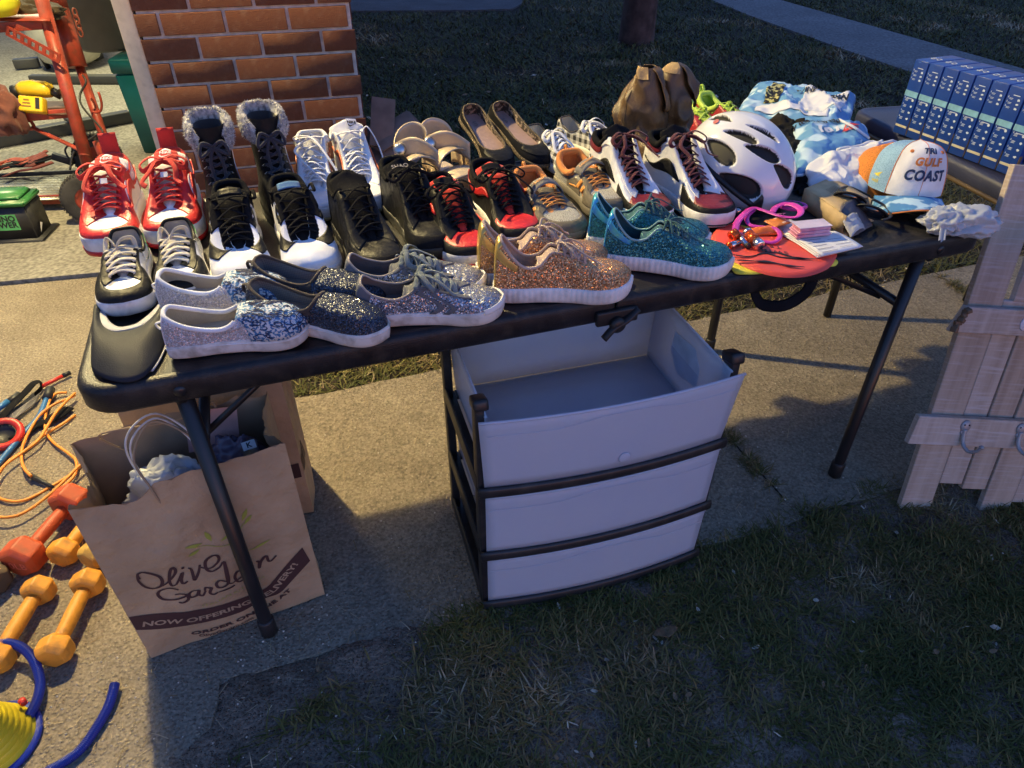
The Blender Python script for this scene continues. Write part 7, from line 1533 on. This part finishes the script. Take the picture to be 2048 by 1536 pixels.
# diamond plate deck
dplate = mat('diamond_plate', (.36, .36, .32), rough=.4, metal=.6, var=.2, bump=.2, bs=60)
dk0, dk1, dk2, dk3 = P(-60, 404, .07), P(132, 397, .07), P(148, 352, .07), P(-60, 358, .07)
b = MB(); b.grid(lambda u, v: dk0.lerp(dk1, u).lerp(dk3.lerp(dk2, u), v), 2, 2, th=.006); deck = b.build('deck_plate', dplate, ct)
b = MB()
for i in range(34):
    for j in range(9):
        q = dk0.lerp(dk1, (i+.5+.5*(j % 2))/34.5).lerp(dk3.lerp(dk2, (i+.5+.5*(j % 2))/34.5), (j+.5)/9); b.box((q.x, q.y, .0712), (.020, .006, .0022), rz=R(45 if (i+j) % 2 else -45)+.2)
b.build('tread_pattern', dplate, deck)['kind'] = 'stuff'
flatbar(P(-60, 404, .055), P(134, 398, .055), .045, .012, 'deck_edge'); flatbar(P(-60, 354, .085), P(182, 342, .085), .02, .012, 'deck_rim', black_r)
# drill on the shelf
dy_ = plastic('tool_yellow', (.78, .50, .02)); dg = thing('cordless_tool', 'yellow and black cordless power tool lying on the red cart shelf', 'power tool', Yp(70, 225, 3.42), world=True)
b = MB(); c_ = Yp(70, 180, 3.52); M_ = rotm(0, 0, .1, c_)
b.tube([M_ @ Vector(q) for q in ((-.07, 0, 0), (-.05, 0, .004), (0, 0, .006), (.05, 0, .0), (.075, 0, -.006))], .034, 14, rr=lambda u: .030+.010*math.sin(math.pi*u)); b.build('body', dy_, dg)
b = MB(); b.tube([M_ @ Vector(q) for q in ((-.10, 0, -.006), (-.066, 0, 0))], .030, 14); b.tube([M_ @ Vector(q) for q in ((.075, 0, -.006), (.11, 0, -.03))], .020, 12); b.build('motor_end', black_r, dg)
b = MB(); b.tube([M_ @ Vector(q) for q in ((.10, 0, -.02), (.15, -.01, .0), (.165, -.01, .022))], .018, 12); b.build('chuck', metal_m, dg)
b = MB(); c2_ = Yp(66, 210, 3.38); b.box(c2_, (.105, .05, .070), rot=(R(-30), R(6), .08), bev=.008); bt_ = b.build('battery', dy_, dg)
M2_ = rotm(R(-30), R(6), .08, c2_); b = MB(); b.box((.032, -.0262, .004), (.018, .0015, .05), M=M2_); b.build('black_label', black_r, bt_); letters('20V MAX', .012, black_r, bt_, lambda x, y: M2_ @ Vector((x-.014, -.0262, y-.004)), bold=.0006) if False else None
b = MB()
for k in range(3): b.box((-.016, -.0262, -.012+.014*k), (.040-.008*k, .0015, .006), M=M2_)
b.build('printed_marks', mat('brown_print', (.2, .1, .02), rough=.6), bt_)
# rag
rg = thing('red_rag', 'dark red rag bundled on the cart at the left picture edge', 'rag', Yp(5, 260, 3.3), world=True); m = MB(); vs, fs = crumple(Yp(2, 226, 3.35), (.085, .05, .10), 6, sub=4, amp=.3); m.add(vs, fs); m.build('cloth', fabric('rag_red', (.14, .045, .03)), rg)
rg = thing('oily_cloth', 'dark oily cloth heaped on the upper cart shelf', 'cloth', Yp(45, 32, 3.6), world=True); m = MB(); vs, fs = crumple(Yp(50, 22, 3.66), (.14, .07, .035), 16, sub=4, amp=.4); m.add(vs, fs); m.build('cloth', fabric('oily_cloth', (.05, .035, .02)), rg)
yb = thing('lime_yellow_helmet', 'lime yellow rounded plastic shell at the top left picture corner', 'plastic shell', Yp(-15, 30, 3.45), world=True); b = MB(); b.lathe([(.001, .11), (.05, .10), (.085, .065), (.10, .02), (.10, -.02), (.07, -.06), (.001, -.07)], 28, M=Matrix.Translation(Yp(-14, 0, 3.45))); b.build('shell', plastic('lime_yellow', (.62, .66, .03)), yb)
# straps on the deck
st_ = thing('ratchet_straps', 'tangled red and black ratchet straps lying on the cart deck', 'straps', P(60, 345, .08), world=True); b = MB(); rs = random.Random(4)
for k in range(16):
    y0 = 322+rs.random()*26; x0 = -20+rs.random()*40; q = [P(x0, y0+10*rs.random(), .085+.02*rs.random()), P(x0+30, y0-8+10*rs.random(), .10), P(x0+60+10*rs.random(), y0-10+8*rs.random(), .12), P(x0+90+10*rs.random(), y0-12-10*rs.random(), .10)]; b.tube(q, .008+.004*rs.random(), 6, sm=5, flat=.3, mi=0 if k % 3 else 1)
b.build('webbing', [mat('dull_red_webbing', (.28, .05, .03), rough=.8), black_f], st_)['kind'] = 'stuff'
b = MB(); b.box(P(126, 318, .13), (.10, .03, .035), rot=(0, R(25), .2), bev=.005); b.tube([P(138, 318, .16), P(130, 300, .2), P(142, 290, .22), P(150, 312, .14)], .005, 6, sm=4); b.build('ratchet', black_r, st_)
# battery box
bb0 = P(-44, 492); bbx = thing('battery_box', 'black battery box with a green lid standing in front of the cart', 'battery box', (bb0.x, bb0.y, 0), R(7)); boxb = plastic('black_box', (.018, .018, .018), rough=.5)
Q0 = P(80, 475)-bb0; ln_ = .275
b = MB(); b.grid(lambda u, v: Vector((0, 0, 0)), 1, 1) if False else None
def tbox(mb, x0, x1, y0, y1, z0, z1, tp_): 
    vs = [(x0-tp_, y0-tp_, z0), (x1+tp_, y0-tp_, z0), (x1+tp_, y1+tp_, z0), (x0-tp_, y1+tp_, z0), (x0, y0, z1), (x1, y0, z1), (x1, y1, z1), (x0, y1, z1)]
    b_ = bmesh.new(); vv = [b_.verts.new(v) for v in vs]
    for f_ in ((3, 2, 1, 0), (4, 5, 6, 7), (0, 1, 5, 4), (1, 2, 6, 5), (2, 3, 7, 6), (3, 0, 4, 7)): b_.faces.new([vv[i] for i in f_])
    bmesh.ops.bevel(b_, geom=b_.edges[:], offset=.006, segments=2, affect='EDGES'); b_.verts.index_update(); mb.add([v.co[:] for v in b_.verts], [[v.index for v in f.verts] for f in b_.faces]); b_.free()
b = MB(); tbox(b, 0, ln_-.02, .02, .17, .012, .165, .0); tbox(b, -.02, ln_+.01, .0, .19, 0, .014, .0); b.build('box', boxb, bbx)
grn = plastic('green_lid', (.03, .17, .045)); b = MB(); tbox(b, -.006, ln_-.014, .012, .178, .166, .190, .0); tbox(b, .02, ln_-.045, .04, .15, .190, .212, .012); b.build('lid', grn, bbx)
b = MB(); b.box((.115, .0185, .095), (.17, .002, .072)); lb_ = b.build('label', mat('green_label', (.10, .42, .12), rough=.4), bbx)
letters('RHINO\nPOWER', .026, black_r, lb_, lambda x, y: (.195+x, .0168, .097+y), bold=.0012, align='RIGHT')
b = MB(); b.add([(.262, .05, .03), (.262, .09, .06), (.262, .075, .07), (.262, .06, .05)], [(0, 1, 2, 3)]); b.build('torn_sticker', papm, bbx)
# teal tub and grey bin, white drum
tl = thing('teal_storage_tub', 'tall teal plastic tub behind the door jamb', 'storage tub', Vector((-2.02, 4.12, .004)), R(4)); tealp = plastic('teal_plastic', (.008, .13, .12))
b = MB(); tbox(b, -.17, .37, -.04, .38, 0, .44, -.018); b.build('tub', tealp, tl); b = MB(); tbox(b, -.180, .38, -.05, .39, .445, .52, .0); b.build('lid', tealp, tl); b = MB(); b.box((.10, -.07, .43), (.08, .02, .05), bev=.005); b.build('latch', black_r, tl)
gb = thing('grey_bin', 'dark grey plastic bin standing on top of the teal tub', 'bin', Vector((-2.30, 4.34, .53)), 0); b = MB(); b.lathe([(.001, 0), (.15, 0), (.17, .02), (.24, .62), (.25, .63), (.25, .65), (.23, .65), (.16, .03), (.001, .03)], 36); b.build('body', plastic('grey_bin_plastic', (.09, .085, .075), rough=.5), gb)
wd = thing('white_drum', 'translucent white plastic drum standing behind the red cart', 'drum', P(118, 150, 0)+Vector((.0, .26, 0)), 0); b = MB(); b.lathe([(.001, .03), (.13, .03), (.21, .07), (.255, .15), (.265, .28), (.255, .60), (.24, .75), (.001, .76)], 36); b.build('drum', mat('cloudy_plastic', (.50, .48, .38), rough=.4), wd)
b = MB(); b.tube([(-.16, -.1, .01), (-.19, -.1, .12), (-.2, -.06, .2)], .03, 8, flat=.5); b.tube([(.02, -.2, .01), (.0, -.2, .08)], .03, 8, flat=.5); b.build('stand_foot', black_r, wd)
gs = plastic('charcoal_steel', (.05, .05, .045), rough=.5)
fr_ = thing('bench_frame', 'dark grey steel bench frame lying across the garage floor', 'bench frame', P(120, 160), world=True)
for a, c_, r_, nm in ((P(28, 128, .05), P(78, 124, .05), .045, 'foot'), (P(62, 158, .04), P(260, 158, .04), .038, 'cross_tube'), (P(-40, 288, .04), P(260, 232, .04), .045, 'base_rail'), (P(130, 236, .1), P(165, 252, .1), .016, 'strut'), (P(-40, 200, .02), P(30, 196, .02), .014, 'strut')):
    d = c_-a; M_ = Matrix.Translation((a+c_)/2) @ d.to_track_quat('X', 'Z').to_matrix().to_4x4(); b = MB(); b.box((0, 0, 0), (d.length, r_*1.6, r_*1.6), M=M_, bev=.008); b.build(nm, gs, fr_)
pst = thing('dark_post', 'dark grey upright post with fittings beside the bin at the picture top', 'post', P(165, 90), world=True); b = MB(); q = P(178, 125, 0); b.box((q.x-.02, q.y+.1, .5), (.16, .12, 1.0), bev=.01); b.build('post', gs, pst)
gpz = thing('grey_post', 'pale grey round post at the left edge beside the power tool', 'post', P(0, 200), world=True); b = MB(); b.tube([Yp(0, 220, 3.7), Yp(-30, 130, 3.75)], .035, 14); b.build('post', mat('pale_grey_post', (.3, .3, .34), rough=.5), gpz)
# boards behind the white high tops
wp_ = thing('cardboard_pile', 'pile of flat brown cardboard pieces lying at the foot of the brick pillar', 'cardboard', (-.55, 3.05, 0), world=True); cdm = mat('dull_card', (.20, .14, .11), rough=.9, var=.15)
for (px_, py_, z_, sx, sy, rx_, ry_, rz) in ((765, 245, .16, .10, .20, 60, 10, 10), (790, 262, .12, .20, .12, 25, -20, 30), (785, 290, .08, .26, .14, 15, 25, -20), (770, 305, .05, .30, .12, 10, -8, 35), (800, 275, .10, .14, .22, 30, 30, -40), (760, 330, .04, .24, .16, 5, 5, 10), (785, 335, .03, .12, .30, 4, -6, -15)):
    b = MB(); q = Yp(px_, py_, 3.02); b.box(q, (sx, sy, .008), rot=(R(rx_), R(ry_), R(rz)), bev=.001); b.build('sheet', cdm, wp_)
# ================================================================== boxes and tins on the second table
nb0 = P(1784.5, 264, TZ); nb1 = P(1990, 342, TZ); bd = (nb1-nb0); step = bd.length/7; bdir = bd.normalized(); bang = math.atan2(bdir.y, bdir.x)
boxblue = mat('box_blue', (.010, .05, .27), rough=.35, var=.06); turq = mat('turquoise_print', (.20, .42, .56), rough=.5, var=.1, vs=60); crm = mat('cream_print', (.58, .52, .36), rough=.6); wpr = mat('white_print', (.60, .64, .70), rough=.6); bshd = mat('box_brown_side', (.22, .13, .05), rough=.7)
bxw = step-.004; bxd = .135; bxh = .200
def blue_box(k):
    loc = nb0+bdir*(step*k); tilt = random.uniform(-.8, .8)
    ordn = ('first', 'second', 'third', 'fourth', 'fifth', 'sixth', 'seventh', 'eighth')[k]
    t = thing('blue_box', '%s upright blue printed box from the left in the row on the far table' % ordn, 'box', loc+Vector((0, 0, .0015)), rot=(0, 0, bang), group='blue boxes in a row')
    b = MB(); b.box((bxw/2, bxd/2, bxh/2), (bxw, bxd, bxh), bev=.0015); b.build('carton', boxblue, t)
    b = MB(); b.box((bxw/2, -.0006, bxh*.56), (bxw-.002, .0012, bxh*.075)); b.build('turquoise_band', turq, t)
    b = MB(); b.box((bxw/2, -.0006, bxh*.115), (bxw-.006, .0012, bxh*.03)); b.build('cream_band', crm, t)
    # printed steps: number, lines, pictogram
    b = MB(); rs = random.Random(7)
    for r_ in range(7):
        z = bxh*(.86-.052*r_) if r_ < 3 else bxh*(.49-.085*(r_-3))
        z -= (0 if r_ < 3 else 0)
        b.box((.006, -.0006, z+.002), (.0012, .0010, .004))
        for q in range(2 if r_ < 3 else 3): b.box((.014-.0005*q, -.0006, z-.0025*q), (.010-.002*(q % 2), .0010, .0008))
        cx_, cz_ = bxw-.011, z-.001
        pts = [(cx_+(.0030+.002*rs.random())*math.cos(a), cz_+(.0018+.0025*rs.random())*math.sin(a)) for a in np.linspace(0, 6.28, 9, endpoint=False)]
        b.add([(x, -.0011, zz) for x, zz in pts], [tuple(range(9))], smooth=False)
    b.box((bxw/2+.003, -.0006, bxh*.90), (.018, .001, .0016)); b.box((bxw/2, -.0006, bxh*.50), (.022, .001, .0014))
    b.build('printed_instructions', wpr, t)['kind'] = 'stuff'
    b = MB(); yb_ = .052; b.tube([(bxw*.30+.006*math.cos(a), yb_+.008*math.sin(a), bxh+.0008) for a in np.linspace(0, 6.28, 14, endpoint=False)], .0010, 4, closed=True); b.tube([(bxw*.30+.006, yb_+.018, bxh+.0008), (bxw*.30+.006, yb_-.008, bxh+.0008)], .0010, 4); b.tube([(bxw*.72+.006*math.cos(a), yb_+.008*math.sin(a), bxh+.0008) for a in np.linspace(0, 6.28, 14, endpoint=False)], .0010, 4, closed=True); b.build('round_logo', wpr, t)
    b = MB(); b.box((bxw+.0004, bxd*.5, .012+.0*k), (.0008, bxd-.01, .024)); b.box((bxw+.0006, .006, bxh*.13), (.0008, .010, bxh*.24)); b.build('brown_side_flap', bshd, t)
for k in range(9 if False else 8): blue_box(k)
tn = P(2042, 352, TZ)
for k in range(3):
    t = thing('blue_tin', ('lowest', 'middle', 'topmost')[k]+' round blue tin in the stack at the right edge of the picture', 'tin', (tn.x+.012, tn.y+.02, TZ+.0015+.0335*k), R(30*k), group='stacked blue tins')
    b = MB(); b.lathe([(.001, 0), (.030, 0), (.032, .002), (.032, .029), (.031, .031), (.001, .031)], 30); b.build('tin', mat('tin_blue', (.008, .04, .20), rough=.28, metal=.3), t)
    b = MB(); b.tube([(.0322*math.cos(a), .0322*math.sin(a), .030) for a in np.linspace(0, 6.28, 30, endpoint=False)], .0012, 6, closed=True); b.build('metal_rim', silv, t)
    b = MB()
    for q in range(14): a = -2.6+q*.11; b.box((.0325*math.cos(a), .0325*math.sin(a), .015), (.0008, .002, .004 if q % 3 else .008), rz=a)
    b.build('printed_text', wpr, t)['kind'] = 'stuff'
